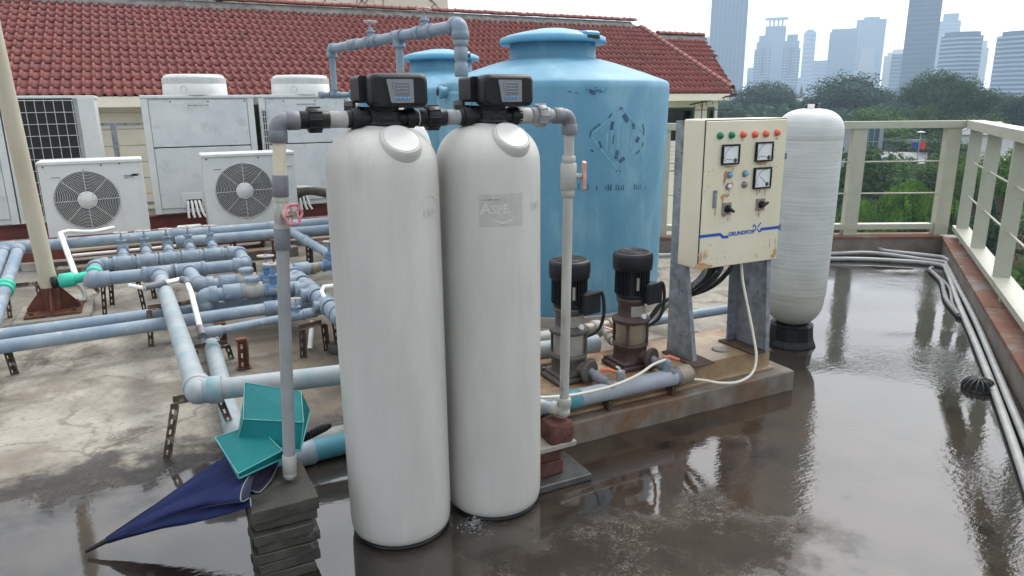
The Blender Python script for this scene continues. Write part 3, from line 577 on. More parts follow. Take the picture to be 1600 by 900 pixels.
tower('skyscraper', 'tallest glass tower with vertical ribs running out of the top of the view', (746.4, 808), 47.8, 40, 230, 'glass', None, fins=9, fin='mid')
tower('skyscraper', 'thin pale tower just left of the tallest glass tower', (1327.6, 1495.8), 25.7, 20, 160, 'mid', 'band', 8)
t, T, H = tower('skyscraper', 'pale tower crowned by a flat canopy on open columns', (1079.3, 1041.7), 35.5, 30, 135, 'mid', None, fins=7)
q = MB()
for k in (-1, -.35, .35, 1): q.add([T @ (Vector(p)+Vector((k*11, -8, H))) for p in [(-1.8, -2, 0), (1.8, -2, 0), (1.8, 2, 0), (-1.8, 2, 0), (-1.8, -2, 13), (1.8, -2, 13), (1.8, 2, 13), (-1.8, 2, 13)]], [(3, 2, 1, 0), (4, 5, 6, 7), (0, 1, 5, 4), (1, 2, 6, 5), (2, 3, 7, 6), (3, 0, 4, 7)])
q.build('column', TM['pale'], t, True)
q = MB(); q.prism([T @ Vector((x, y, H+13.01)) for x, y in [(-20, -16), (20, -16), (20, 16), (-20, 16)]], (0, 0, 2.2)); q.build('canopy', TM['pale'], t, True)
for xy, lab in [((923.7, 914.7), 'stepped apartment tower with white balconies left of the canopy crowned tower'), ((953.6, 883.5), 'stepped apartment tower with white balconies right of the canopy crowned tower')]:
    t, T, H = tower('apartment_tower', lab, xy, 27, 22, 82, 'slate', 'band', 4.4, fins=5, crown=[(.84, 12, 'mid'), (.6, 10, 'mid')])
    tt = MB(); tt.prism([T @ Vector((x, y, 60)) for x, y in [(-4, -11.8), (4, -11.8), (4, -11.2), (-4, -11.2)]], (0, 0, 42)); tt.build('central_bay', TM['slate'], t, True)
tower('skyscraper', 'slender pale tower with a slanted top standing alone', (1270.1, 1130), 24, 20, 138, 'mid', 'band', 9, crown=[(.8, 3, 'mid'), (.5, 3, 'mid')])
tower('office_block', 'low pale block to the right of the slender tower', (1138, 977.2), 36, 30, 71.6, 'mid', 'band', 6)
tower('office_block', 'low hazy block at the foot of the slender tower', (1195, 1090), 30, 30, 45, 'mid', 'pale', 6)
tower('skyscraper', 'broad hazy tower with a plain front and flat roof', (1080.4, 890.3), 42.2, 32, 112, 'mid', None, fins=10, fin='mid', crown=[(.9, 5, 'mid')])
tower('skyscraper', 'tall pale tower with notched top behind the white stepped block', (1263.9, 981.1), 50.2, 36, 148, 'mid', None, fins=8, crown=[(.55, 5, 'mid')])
t, T, H = tower('office_block', 'white stepped block with open frames near its top', (947.4, 736.5), 29.4, 22, 42, 'pale', 'band', 5, crown=[(.7, 16, 'pale'), (.62, 16, 'pale')])
q = MB()
for x in (-8, 3): q.prism([T @ Vector((x, -11.4, 30)), T @ Vector((x+5, -11.4, 30)), T @ Vector((x+5, -11.4, 46)), T @ Vector((x, -11.4, 46))], T @ Vector((0, .3, 0)))
q.build('opening', TM['slate'], t, True)
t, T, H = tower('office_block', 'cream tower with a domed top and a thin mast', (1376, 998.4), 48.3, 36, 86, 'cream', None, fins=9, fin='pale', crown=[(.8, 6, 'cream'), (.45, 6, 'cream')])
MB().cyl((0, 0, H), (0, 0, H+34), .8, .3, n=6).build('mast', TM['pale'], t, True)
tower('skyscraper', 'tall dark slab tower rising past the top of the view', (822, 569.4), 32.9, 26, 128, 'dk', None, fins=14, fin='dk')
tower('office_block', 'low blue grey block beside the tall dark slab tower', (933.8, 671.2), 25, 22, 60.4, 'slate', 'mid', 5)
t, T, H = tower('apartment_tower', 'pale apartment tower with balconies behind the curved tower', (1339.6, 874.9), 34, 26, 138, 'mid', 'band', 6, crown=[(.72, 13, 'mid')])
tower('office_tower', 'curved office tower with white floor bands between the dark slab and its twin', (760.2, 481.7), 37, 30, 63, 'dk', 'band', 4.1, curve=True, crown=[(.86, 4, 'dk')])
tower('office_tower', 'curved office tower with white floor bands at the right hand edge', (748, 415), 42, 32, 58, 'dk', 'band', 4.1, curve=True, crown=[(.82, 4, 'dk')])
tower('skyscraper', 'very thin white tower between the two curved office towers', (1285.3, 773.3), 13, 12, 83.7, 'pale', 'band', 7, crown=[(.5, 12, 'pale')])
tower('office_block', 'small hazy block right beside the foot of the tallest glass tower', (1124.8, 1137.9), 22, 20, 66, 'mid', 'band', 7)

# trees
def leaf_mat(name, c, c2):
    m = bpy.data.materials.new(name); m.use_nodes = True; n = m.node_tree; K = n.links.new; b = n.nodes['Principled BSDF']; o = n.nodes['Material Output']
    t = n.nodes.new('ShaderNodeTexCoord'); oi = n.nodes.new('ShaderNodeObjectInfo'); z = n.nodes.new('ShaderNodeTexNoise'); z.inputs['Scale'].default_value = 3.2; z.inputs['Detail'].default_value = 4
    r = n.nodes.new('ShaderNodeValToRGB'); r.color_ramp.elements[0].position = .35; r.color_ramp.elements[1].position = .66; r.color_ramp.elements[0].color = (*c, 1); r.color_ramp.elements[1].color = (*c2, 1)
    K(t.outputs['Object'], z.inputs[0]); K(z.outputs[0], r.inputs[0]); hv = n.nodes.new('ShaderNodeHueSaturation'); mr = n.nodes.new('ShaderNodeMapRange'); mr.inputs[3].default_value = .8; mr.inputs[4].default_value = 1.2
    K(oi.outputs['Random'], mr.inputs[0]); K(mr.outputs[0], hv.inputs['Value']); K(r.outputs[0], hv.inputs['Color']); K(hv.outputs[0], b.inputs['Base Color'])
    b.inputs['Roughness'].default_value = .7; b.inputs['Specular IOR Level'].default_value = .08
    tr = n.nodes.new('ShaderNodeBsdfTranslucent'); K(hv.outputs[0], tr.inputs[0]); ms = n.nodes.new('ShaderNodeMixShader'); ms.inputs[0].default_value = .3; K(b.outputs[0], ms.inputs[1]); K(tr.outputs[0], ms.inputs[2]); K(ms.outputs[0], o.inputs[0]); return m
LM = {'dark': leaf_mat('foliage_dark', (.026, .056, .018), (.055, .105, .030)), 'mid': leaf_mat('foliage_mid', (.038, .082, .018), (.082, .15, .032)), 'bright': leaf_mat('foliage_bright', (.036, .095, .011), (.115, .22, .03)), 'blue': leaf_mat('foliage_bluish', (.024, .054, .032), (.046, .088, .048))}
def crown_mesh(seed, weep=False, nc=64, nl=80, leaf=.062):
    r = random.Random(seed); vs = []; fs = []
    def quad(c, nrm, s, dn=None):
        n = Vector(nrm).normalized(); u = n.orthogonal().normalized(); u.rotate(Matrix.Rotation(r.uniform(0, 6.28), 3, n))
        if dn is not None: v = dn; u = n.cross(v).normalized()
        else: v = n.cross(u)
        k = len(vs); vs.extend([c-u*s*.5, c+v*s*.55-u*s*.1, c+u*s*.5, c-v*s*.55+u*s*.1]); fs.append((k, k+1, k+2, k+3))
    cl = []
    for i in range(nc):
        for _ in range(40):
            p = Vector((r.gauss(0, 1), r.gauss(0, 1), r.gauss(0, 1))).normalized(); q = r.uniform(.55, .86) if i % 5 else r.uniform(.1, .5)
            p = Vector((p.x*q, p.y*q, p.z*q*.9)); p += Vector((.12*math.sin(3*p.z+seed), .12*math.cos(4*p.x+seed), 0))
            if p.z > -.55 and all((p-c).length > .17 for c, _ in cl): break
        cl.append((p, r.uniform(.16, .30)))
    for p, cr in cl:
        for _ in range(nl):
            d = Vector((r.gauss(0, 1), r.gauss(0, 1), r.gauss(0, 1))).normalized()
            if weep:
                if d.z < -.1: d.z = -d.z
                c = p+d*cr*r.uniform(.8, 1.05); L = r.randint(2, 5); out_ = Vector((d.x, d.y, .15))
                for k in range(L): quad(c+Vector((d.x*.02*k, d.y*.02*k, -k*leaf*.75))+Vector((r.uniform(-1, 1), r.uniform(-1, 1), 0))*leaf*.15, out_+Vector((r.uniform(-.5, .5), r.uniform(-.5, .5), 0)), leaf*r.uniform(.6, 1.0), Vector((0, 0, -1)))
            else:
                c = p+d*cr*r.uniform(.55, 1.08); n = d*.8+p*.4+Vector((r.uniform(-.8, .8), r.uniform(-.8, .8), r.uniform(-.2, .9))); quad(c, n, leaf*r.uniform(.6, 1.35))
    me = bpy.data.meshes.new('crown'); me.from_pydata([tuple(v) for v in vs], [], fs); return me
CM = {('n', i): crown_mesh(20+i) for i in range(4)}
CM.update({('w', i): crown_mesh(40+i, True, 40, 62, .07) for i in range(2)}); CM.update({('f', i): crown_mesh(60+i, False, 100, 140, .048) for i in range(3)})
def tree(label, u, v, ztop, wd, hr, kind='n', i=0, lm='dark', group='trees in the park beyond the roof', name='broadleaf_tree'):
    t = thing(name, label, 'tree', (u, v, GZ), group); rx = wd/2; rz_ = rx*hr; cz = ztop-rz_*1.02-GZ
    me = CM[(kind, i)].copy(); me.materials.clear(); me.materials.append(LM[lm]); c = bpy.data.objects.new('crown', me); col.objects.link(c); c.parent = t; c.location = (0, 0, cz); c.scale = (rx*1.06, rx*1.06, rz_*1.12); c.rotation_euler = (0, 0, (u*7+v*3) % 6.28)
    b = MB(); k = wd*.028+.08; b.tube([(0, 0, -.2), (.05*wd*.2, 0, cz*.45), (0, .04*wd*.2, cz*.8), (0, 0, cz)], [k*1.5, k*1.1, k*.9, k*.5], 8)
    for q in range(5):
        a_ = q*1.257+u; b.tube([(0, 0, cz*(.55+.05*q)), (math.cos(a_)*rx*.3, math.sin(a_)*rx*.3, cz*.9), (math.cos(a_)*rx*.62, math.sin(a_)*rx*.62, cz+rz_*.25)], [k*.6, k*.4, k*.15], 6)
    b.build('trunk', 'bark', t, True); return t
TR = [  # label, u, v, top, width, height ratio, mesh, variant, leaf
 ('dark domed tree below the pale stepped apartment towers', 218, 214, 9.4, 25, .62, 'f', 0, 'blue'),
 ('largest dark domed tree in the middle of the skyline', 211, 169, 10.1, 31, .62, 'f', 1, 'blue'),
 ('flat dark tree in the gap between the two tallest dark trees', 241, 173, 4.7, 22, .6, 'f', 2, 'blue'),
 ('tall dark tree standing against the tall dark slab tower', 203, 133, 10, 18, .85, 'f', 0, 'dark'),
 ('dark tree right below the first curved office tower', 184, 113, 6.7, 13.5, 1.0, 'f', 1, 'dark'),
 ('hazy tree left of the last curved office tower', 218, 126, 3.9, 16, .8, 'f', 2, 'blue'),
 ('dark tree cut by the right hand edge below the last office tower', 198, 107, 3, 12, .9, 'f', 0, 'blue'),
 ('low mid green tree at the corner of the tiled house', 136, 144, 0.1, 13, .8, 'n', 0, 'blue'),
 ('low dark tree just left of the top of the white vessel', 155, 138, 0.5, 16, .7, 'n', 1, 'blue'),
 ('feathery grey green tree above the corner of the railing', 156, 106, 1.1, 12, .85, 'n', 2, 'mid'),
 ('bushy tree directly right of the top of the white vessel', 118, 98, -1.4, 12, .8, 'n', 3, 'blue'),
 ('broad pale green tree above the far top rail', 137, 103, 0.5, 14, .7, 'n', 0, 'mid'),
 ('pale green tree below the faded pink roofs', 155, 91, -0.9, 12, .8, 'n', 1, 'mid'),
 ('dense dark tree above the corner post of the railing', 136, 87, -0.1, 10, 1.0, 'n', 2, 'dark'),
 ('wide glossy dark tree between the vessel and the first railing post', 77, 60.5, -2.6, 17, .8, 'n', 3, 'dark'),
 ('bright green weeping tree low in the far railing bay', 63.6, 43.2, -5.6, 10.5, 1.0, 'w', 0, 'bright'),
 ('second bright weeping tree half hidden by the corner post', 73, 48, -6.8, 7, 1.0, 'w', 1, 'mid'),
 ('yellow green tree seen between the flat posts of the right railing', 75, 43.5, -3.4, 5.6, 1.0, 'n', 0, 'bright'),
 ('light green tree in the last gap of the right railing', 69.5, 38, -2.6, 5.2, 1.0, 'n', 1, 'bright'),
 ('dark tree left of the corner post behind the thin rods', 92, 57, -5.8, 7, .9, 'n', 2, 'mid'),
 ('dark green tree below the red roof beside the right railing', 54, 27, -10.2, 6, .8, 'n', 3, 'mid'),
 ('dark tree low behind the white vessel', 84, 69, -7.2, 9, .9, 'n', 0, 'dark'),
 ('dark tree under the bottom rail near the corner', 73, 46, -9.5, 7, .9, 'n', 1, 'dark'),
 ('dark tree behind the bottom of the flat railing posts', 66, 37, -7.8, 6, 1.1, 'n', 2, 'dark'),
 ('small round tree in front of the grey modern building', 100, 70, -6.3, 7, .8, 'n', 3, 'mid'),
 ('small tree beside the white building in the park', 96, 66, -8.3, 6, .8, 'n', 1, 'dark'),
 ('hedge like tree above the roof of the grey modern building', 118, 86, -2.7, 14, .42, 'n', 2, 'mid'),
 ('tree rising behind the long white wall in the park', 128, 78, -3.1, 10, .7, 'n', 0, 'mid'),
 ('leafy tree behind the signal pole in the park', 112, 72, -3.2, 9, .7, 'n', 3, 'dark'),
 ('tree beside the dark hipped roof in the park', 126, 74, -2.5, 8, .9, 'n', 1, 'blue'),
 ('dark tree at the foot of the tall glass tower', 170, 190, 2, 22, .6, 'f', 1, 'blue'),
 ('low green tree peeping over the control panel', 120, 121, -3.1, 10, .8, 'n', 2, 'mid'),
 ('dark tree between the bright weeping tree and the white vessel', 68, 52, -9, 7, .9, 'n', 0, 'dark'),
 ('mid green tree between the white building and the corner post', 98.5, 62, -5.2, 9, .9, 'n', 0, 'mid'),
 ('dense green tree left of the white building in the park', 88, 65, -4.6, 10, .85, 'n', 2, 'mid'),
 ('dense dark tree under the signs of the signal pole', 90, 59, -6.2, 8, .9, 'n', 1, 'dark'),
 ('bright tree below the pale wall in the last railing gap', 78, 45, -5.0, 7, 1.0, 'n', 3, 'mid'),
]
for a_ in TR: tree(*a_)
# far-off wood: one mass of foliage closing the ground up to the horizon
r8 = random.Random(5); vs = []; fs = []
for k in range(900):
    az = R(r8.uniform(36, 68)); d = r8.uniform(235, 620); c0 = Vector((d*math.sin(az), d*math.cos(az), 0)); rad = r8.uniform(4, 8); top = r8.uniform(-4, 1.0)+(d-235)*.004
    for j in range(26):
        n = Vector((r8.gauss(0, 1), r8.gauss(0, 1), r8.gauss(0, 1))).normalized(); n.z = abs(n.z)*.8; c = c0+Vector((n.x*rad, n.y*rad, top-rad*.8+n.z*rad)); s = r8.uniform(.8, 1.7); u = (n+Vector((r8.uniform(-.6, .6), r8.uniform(-.6, .6), r8.uniform(-.2, .6)))).normalized().orthogonal().normalized(); v = n.cross(u).normalized()
        q = len(vs); vs += [tuple(c-u*s), tuple(c+v*s), tuple(c+u*s), tuple(c-v*s)]; fs.append((q, q+1, q+2, q+3))
me = bpy.data.meshes.new('distant_wood'); me.from_pydata(vs, [], fs); me.materials.append(LM['blue']); o = bpy.data.objects.new('distant_wood', me); col.objects.link(o); struct(o, 'stuff')
r8 = random.Random(6); vs = []; fs = []     # scrub between the park trees
for k in range(1500):
    az = R(r8.uniform(36, 72)); d = r8.uniform(28, 240); c0 = Vector((d*math.sin(az), d*math.cos(az), 0)); rad = r8.uniform(1.2, 3.2)*(.6+d/160); h = r8.uniform(1.5, 6)
    for j in range(22):
        n = Vector((r8.gauss(0, 1), r8.gauss(0, 1), r8.gauss(0, 1))).normalized(); n.z = abs(n.z); c = c0+Vector((n.x*rad, n.y*rad, GZ+h*.4+n.z*h*.6)); s = r8.uniform(.3, .7)*(.5+d/150); u = (n+Vector((r8.uniform(-.6, .6), r8.uniform(-.6, .6), r8.uniform(-.2, .6)))).normalized().orthogonal().normalized(); v = n.cross(u).normalized()
        q = len(vs); vs += [tuple(c-u*s), tuple(c+v*s), tuple(c+u*s), tuple(c-v*s)]; fs.append((q, q+1, q+2, q+3))
me = bpy.data.meshes.new('undergrowth'); me.from_pydata(vs, [], fs); me.materials.append(LM['mid']); o = bpy.data.objects.new('undergrowth', me); col.objects.link(o); struct(o, 'stuff')

# park buildings (all face the roof): local frame x = across the view, y = away
def fr(u, v): return Matrix.Translation((u, v, GZ-1.9-(1.5 if u > 200 else 0))) @ Matrix.Rotation(-math.atan2(u, v), 4, 'Z')
PM = {'grey': mat('park_grey_wall', (.26, .29, .33), (.32, .34, .37), .5, .6), 'white': mat('park_white_wall', (.62, .62, .60), (.7, .7, .68), .8, .6), 'roof': mat('park_roof_slate', (.16, .17, .19), (.21, .21, .22), 1, .7), 'red': mat('park_red_roof', (.26, .09, .07), (.33, .14, .11), 1.5, .8), 'win': mat('park_window', (.06, .10, .12), rough=.15), 'mull': mat('park_mullion', (.3, .33, .36), rough=.5), 'redsig': mat('red_sign', (.6, .03, .03), rough=.4), 'bluesig': mat('blue_sign', (.02, .05, .3), rough=.4)}
def lb(T, x0, x1, y0, y1, z0, z1): return MB().add([T @ Vector(p) for p in [(x0, y0, z0), (x1, y0, z0), (x1, y1, z0), (x0, y1, z0), (x0, y0, z1), (x1, y0, z1), (x1, y1, z1), (x0, y1, z1)]], [(3, 2, 1, 0), (4, 5, 6, 7), (0, 1, 5, 4), (1, 2, 6, 5), (2, 3, 7, 6), (3, 0, 4, 7)])
u, v = 107, 82.5; T = fr(u, v); b = thing('modern_building', 'grey modern building with a glazed corner seen through the far railing', 'building', (u, v, GZ))
lb(T, -3.4, 3.2, 0, 6, 0, 17.3).build('wall', PM['grey'], b); lb(T, -3.7, 3.5, -.4, 6.4, 17.32, 17.8).build('roof', PM['white'], b)
w_ = lb(T, -.6, 2.6, -.12, .0, 12.6, 16.9).build('window', PM['win'], b); q = MB()
for k in range(5):
    for o_ in [lb(T, -.62+k*.8, -.54+k*.8, -.2, -.125, 12.6, 16.9)]: q.add(o_.v, o_.f)
q.add(lb(T, -.6, 2.6, -.21, -.126, 14.7, 14.8).v, lb(T, 0, 1, 0, 1, 0, 1).f); q.build('mullion', PM['mull'], w_)
u, v = 119, 79; T = fr(u, v); b = thing('boundary_wall', 'long pale wall running across the park behind the signal pole', 'wall', (u, v, GZ))
lb(T, -7, 7.5, 0, .6, 0, 14.3).build('wall', PM['grey'], b); lb(T, -7, 7.5, -.3, .9, 14.32, 14.8).build('coping', PM['grey'], b)
u, v = 104.5, 71.2; T = fr(u, v); b = thing('white_building', 'small white building with grey roof among the trees below the signal pole', 'building', (u, v, GZ))
lb(T, -1.6, 1.5, 0, 4, 0, 11.6).build('wall', PM['white'], b); q = MB(); q.prism([T @ Vector(p) for p in [(-4.5, -.4, 11.7), (1.9, -.4, 11.7), (1.9, 4.4, 13.1), (-4.5, 4.4, 13.1)]], (0, 0, .3)); q.build('roof', PM['roof'], b)
for k in range(4): lb(T, -1.3+k*.72, -.95+k*.72, -.06, -.002, 10.2, 10.9).build('window', PM['win'], b)
lb(T, -4.3, -1.62, .4, 4, 0, 11.3).build('wing', PM['white'], b)
for (u, v, x, z, dz, m_, lab, nm) in [(117, 68, 4.2, 16.0, 1.8, 'roof', 'dark hipped roof of a low house behind the right railing', 'low_house'), (218, 127, 4.6, 15.6, 4.0, 'red', 'faded pink tiled roof among trees below the last office tower', 'low_house'), (235, 132, 6.5, 15.3, 4.6, 'red', 'wider faded pink tiled roof right of the first pink roof', 'low_house'), (79.5, 42, 2.6, 3.9, 3.6, 'red', 'red tiled roof close below the right railing', 'low_house'), (98, 53, 1.6, 13.2, 1.4, 'red', 'small red roof peeping between the flat railing posts', 'low_house')]:
    T = fr(u, v); b = thing(nm, lab, 'house', (u, v, GZ)); lb(T, -x*.85, x*.85, 1, 1+x*1.4, 0, z).build('wall', PM['white'], b); q = MB()
    q.add([T @ Vector(p) for p in [(-x, .4, z), (x, .4, z), (x, 1.6+x*1.4, z), (-x, 1.6+x*1.4, z), (-x*.35, 1+x*.7, z+dz), (x*.35, 1+x*.7, z+dz)]], [(0, 1, 5, 4), (1, 2, 5), (2, 3, 4, 5), (3, 0, 4), (3, 2, 1, 0)]); rf = q.build('roof', PM[m_], b)
    MB().tube([T @ Vector(p) for p in [(x, .38, z+.05), (x*.35, 1+x*.7, z+dz+.05), (-x*.35, 1+x*.7, z+dz+.05), (-x, .38, z+.05)]], .09+x*.012, 6).build('ridge', PM['white'], rf)
u, v = 104.4, 70.4; b = thing('signal_pole', 'tall park pole carrying a red and a blue sign under a white lamp', 'pole', (u, v, GZ)); T = fr(u, v)
MB().cyl((u, v, GZ), (u, v, -3.2), .07, n=8).build('pole', PM['mull'], b)
MB().add(lb(T, -1.0, -.15, -.2, -.1, 14.3, 15.2).v, lb(T, 0, 1, 0, 1, 0, 1).f).build('blue_sign', PM['bluesig'], b); MB().add(lb(T, .1, .85, -.2, -.1, 14.2, 15.3).v, lb(T, 0, 1, 0, 1, 0, 1).f).build('red_sign', PM['redsig'], b)
MB().lathe([(.05, 0), (.62, .02), (.5, .12), (.05, .2)], (u, v, -3.25), 14).build('lamp', PM['white'], b)
u, v = 308, 276.5; b = thing('spire', 'small dark pointed spire standing up behind the top of the white vessel', 'spire', (u, v, GZ))
MB().lathe([(1.7, 0), (1.0, 1.2), (.75, 2.6), (.05, 6.2)], (u, v, 3.4), 8, smooth=False).build('roof', PM['roof'], b); MB().cyl((u, v, GZ), (u, v, 3.42), 1.3, n=8).build('tower', PM['white'], b)
# slanted modern roof behind the house
T = fr(118, 160); b = thing('slanted_building', 'grey building with a slanted flat roof behind the tiled house', 'building', (118, 160, GZ))
q = MB(); q.prism([T @ Vector(p) for p in [(-5, 0, 0), (5, 0, 0), (5, 0, 36.2), (-5, 0, 33.2)]], T.to_3x3() @ Vector((0, 10, 0))); q.build('wall', PM['grey'], b)
q = MB(); q.prism([T @ Vector(p) for p in [(-7, -.4, 32.9), (5.6, -.4, 36.5), (5.6, -.4, 37.2), (-7, -.4, 33.6)]], T.to_3x3() @ Vector((0, 11, 0))); q.build('roof', PM['roof'], b)

# air between the roof and the skyline
f = MB(); f.box((0, 0, 124), (5000, 5000, 286)); hz = f.build('haze', 'white'); hz.data.materials.clear(); struct(hz, 'stuff')
m = bpy.data.materials.new('haze_air'); m.use_nodes = True; n = m.node_tree; n.nodes.clear(); o_ = n.nodes.new('ShaderNodeOutputMaterial'); pv = n.nodes.new('ShaderNodeVolumePrincipled')
pv.inputs['Color'].default_value = (.64, .81, 1.0, 1); pv.inputs['Density'].default_value = .00035; pv.inputs['Anisotropy'].default_value = .2; n.links.new(pv.outputs[0], o_.inputs['Volume']); hz.data.materials.append(m)

# ------------------------------------------------------------------ blue storage tanks
def blue_tank(label, c, Rt, full=True):
    t = thing('water_tank', label, 'water tank', (c[0], c[1], 0), 'blue storage tanks'); C_ = (c[0], c[1], 0)
    b = MB(); k = Rt/.97
    b.lathe([(Rt*.955, .07), (Rt*.965, .10), (Rt*.972, .6), (Rt*.99, 1.3), (Rt*1.0, 1.80), (Rt*.995, 1.842), (Rt*.975, 1.862), (Rt*.8, 1.925), (Rt*.55, 2.005), (Rt*.40, 2.045), (Rt*.372, 2.055), (Rt*.365, 2.19)], C_, 72); b.build('tank_body', 'blue', t)
    b = MB(); b.lathe([(Rt*.36, 2.175), (Rt*.455, 2.165), (Rt*.46, 2.185), (Rt*.452, 2.215), (Rt*.40, 2.235), (Rt*.28, 2.262), (Rt*.12, 2.29), (0, 2.295)], C_, 48); ld = b.build('lid', 'bluelid', t)
    q = MB(); q.box((c[0]+.12*k, c[1]-.36*k, 2.222), (.17, .12, .055), .2, bev=.015); q.build('lid_catch', 'bluelid', ld); q = MB(); q.box((c[0]+.13*k, c[1]-.424*k, 2.20), (.13, .006, .03), .2); q.build('catch_slot', 'dark', ld)
    MB().lathe([(Rt*1.0, 0), (Rt*1.0, .07)], C_, 48).build('tank_pad', 'concpad', t); return t
BC = (3.116, 5.441); BR = .972
bt = blue_tank('big blue plastic water tank with a faded diamond mark behind the pumps', BC, BR)
blue_tank('second blue water tank further back, mostly hidden by the first tank', (3.064, 7.896), .95)
cam_az = math.atan2(-BC[0], -BC[1])       # direction from tank to viewer side, for placing the marks
def onblue(s, z, h=.004):      # s metres along the girth from the front, z height
    rr = BR*(.972+.028*(z-.6)/1.2)+h; a_ = s/BR; d = Vector((-BC[0], -BC[1], 0)).normalized(); d.rotate(Matrix.Rotation(a_, 3, 'Z')); return Vector((BC[0]+d.x*rr, BC[1]+d.y*rr, z))
def stroke(mb, pts, wd, n=5, h=.004):
    for (a0, a1) in zip(pts[:-1], pts[1:]):
        ps = [Vector((a0[0]+(a1[0]-a0[0])*i/n, a0[1]+(a1[1]-a0[1])*i/n, 0)) for i in range(n+1)]; d = (ps[-1]-ps[0]).normalized(); e = Vector((-d.y, d.x, 0))*wd/2
        vs = []
        for p in ps: vs += [onblue(p.x+e.x, p.y+e.y, h), onblue(p.x-e.x, p.y-e.y, h)]
        mb.add(vs, [(2*i, 2*i+1, 2*i+3, 2*i+2) for i in range(n)])
mk = MB(); cT, cL, cR, cB_ = (.535, 1.659), (.285, 1.465), (.785, 1.455), (.53, 1.185)
for p in [[(.515, 1.648), (.535, 1.66), (.548, 1.648)], [(.29, 1.50), (.283, 1.455)], [(.29, 1.36), (.312, 1.345)], [(.43, 1.585), (.455, 1.62)], [(.765, 1.535), (.785, 1.49), (.785, 1.45)], [(.77, 1.36), (.785, 1.40)], [(.51, 1.20), (.517, 1.192)], [(.538, 1.192), (.55, 1.20)], [(.70, 1.31), (.745, 1.34)], [(.30, 1.505), (.36, 1.545)]]: stroke(mk, p, .012)
for p, wd in [([(.455, 1.50), (.465, 1.56)], .024), ([(.56, 1.61), (.60, 1.555)], .034), ([(.655, 1.545), (.67, 1.50)], .022), ([(.355, 1.42), (.375, 1.37)], .018), ([(.70, 1.405), (.725, 1.44)], .034), ([(.505, 1.285), (.515, 1.35)], .03), ([(.535, 1.265), (.585, 1.29)], .028), ([(.47, 1.40), (.478, 1.46)], .010)]: stroke(mk, p, wd)
r6 = random.Random(2)
for k in range(30):
    s = .18+k*.024; hh = r6.uniform(.006, .03)
    if r6.random() < .35: continue
    stroke(mk, [(s, 1.088-k*.0014+hh), (s+r6.uniform(-.004, .004), 1.07-k*.0014)], r6.uniform(.004, .012), 2)
for k in range(26): s = .28+r6.gauss(0, .06); z_ = 1.775+r6.gauss(0, .012); stroke(mk, [(s, z_), (s+r6.uniform(.01, .03), z_+r6.gauss(0, .004))], r6.uniform(.003, .012), 2)
o = mk.build('faded_marking', 'bluemark', bt); o['kind'] = 'stuff'
mk = MB()
for x in (.42, .46, .515, .56, .60, .645): stroke(mk, [(x, 1.54-abs(x-.535)*.5), (x, 1.28+abs(x-.535)*.6)], .016, 3, .0025)
for a_, b_ in ((cT, cL), (cL, cB_), (cB_, cR), (cR, cT)): stroke(mk, [a_, b_], .012, 8, .0025)
mk.build('faded_emblem', 'bluepale', bt)
q = MB(); d = Vector((-.9995, -.03, 0)); p = Vector((BC[0], BC[1], 1.785))+d*.955; q.cyl(p, p+d*.085, .042, n=16); q.cyl(p+d*.06, p+d*.095, .05, n=16, ch=.004); nz_ = q.build('outlet', 'blue', bt); MB().cyl(p+d*.0955, p+d*.097, .03, n=14).build('bore', 'dark', nz_)
pn = MB(); n = 16; vs = []; fs = []
for i in range(n+1):
    s_ = -.66-.68*i/n; vs += [onblue(s_, .22, .001), onblue(s_, .24, .011), onblue(s_, 1.775, .011), onblue(s_, 1.795, .001)]
for i in range(n): fs += [(4*i+k, 4*i+4+k, 4*i+5+k, 4*i+1+k) for k in range(3)]
fs += [(0, 1, 2, 3), (4*n+3, 4*n+2, 4*n+1, 4*n)]; pn.add(vs, fs, False); pn.build('moulded_panel', 'bluepanel', bt)
# overhead pipe joining the two tanks
op = thing('overhead_pipe', 'grey blue overhead pipe with two gate valves bridging the blue tanks', 'pipe', (2, 6.2, 0))
P0 = Vector((1.77, 7.6, 2.25)); P1 = Vector((2.12, 5.05, 2.25)); D = (P1-P0).normalized(); r = .043; LL = (P1-P0).length
elbow(MB(), P0, D, (0, 0, -1), r).build('elbow', 'pvc', op); elbow(MB(), P1, -D, (0, 0, -1), .052).build('elbow', 'pvcd', op)
MB().cyl(P0+D*.05, P1-D*.05, r, n=14).build('pipe', 'pvc', op); MB().cyl(P0, P0-Z*.42, .033, n=12).build('pipe', 'pvc', op); MB().cyl(P1, P1-Z*.36, r, n=12).build('pipe', 'pvc', op)
for t_ in (.2, .245, .36, .43, .74, .82): coupling(MB(), P0+D*LL*t_, D, r*1.2, .09 if t_ != .245 else .12).build('coupling', 'pvcd', op)
gate_valve(op, P0+D*LL*.385, D, r*.98, .165, 'pvcd', 'wheel', .055); gate_valve(op, P0+D*LL*.785, D, r*.98, .165, 'pvcd', 'salmon', .055)
tee(MB(), P0+D*LL*.605, D, (0, 0, -1), r).build('tee', 'pvc', op); MB().cyl(P0+D*LL*.605-Z*.03, P0+D*LL*.605-Z*2.2, .034, n=12).build('pipe', 'pvc', op)
coupling(MB(), P1-Z*.115, Z, .055, .05).build('union', 'pvct', op); coupling(MB(), P1-Z*.2, Z, .05, .09).build('coupling', 'pvcd', op); coupling(MB(), P1-Z*.31, Z, .05, .09).build('coupling', 'pvcd', op)
q = P0-Z*.45; MB().cyl(q-Vector((.16, -.02, 0)), q+Vector((.30, .03, 0)), .026, n=12).build('pipe', 'pvc', op); tee(MB(), q, (1, .05, 0), Z, .028).build('tee', 'pvcd', op); coupling(MB(), q+Vector((.24, .02, 0)), (1, 0.05, 0), .045, .16).build('coupling', 'bluelid', op); coupling(MB(), q-Vector((.13, 0, 0)), (1, 0, 0), .036, .05).build('plug', 'pvcd', op)

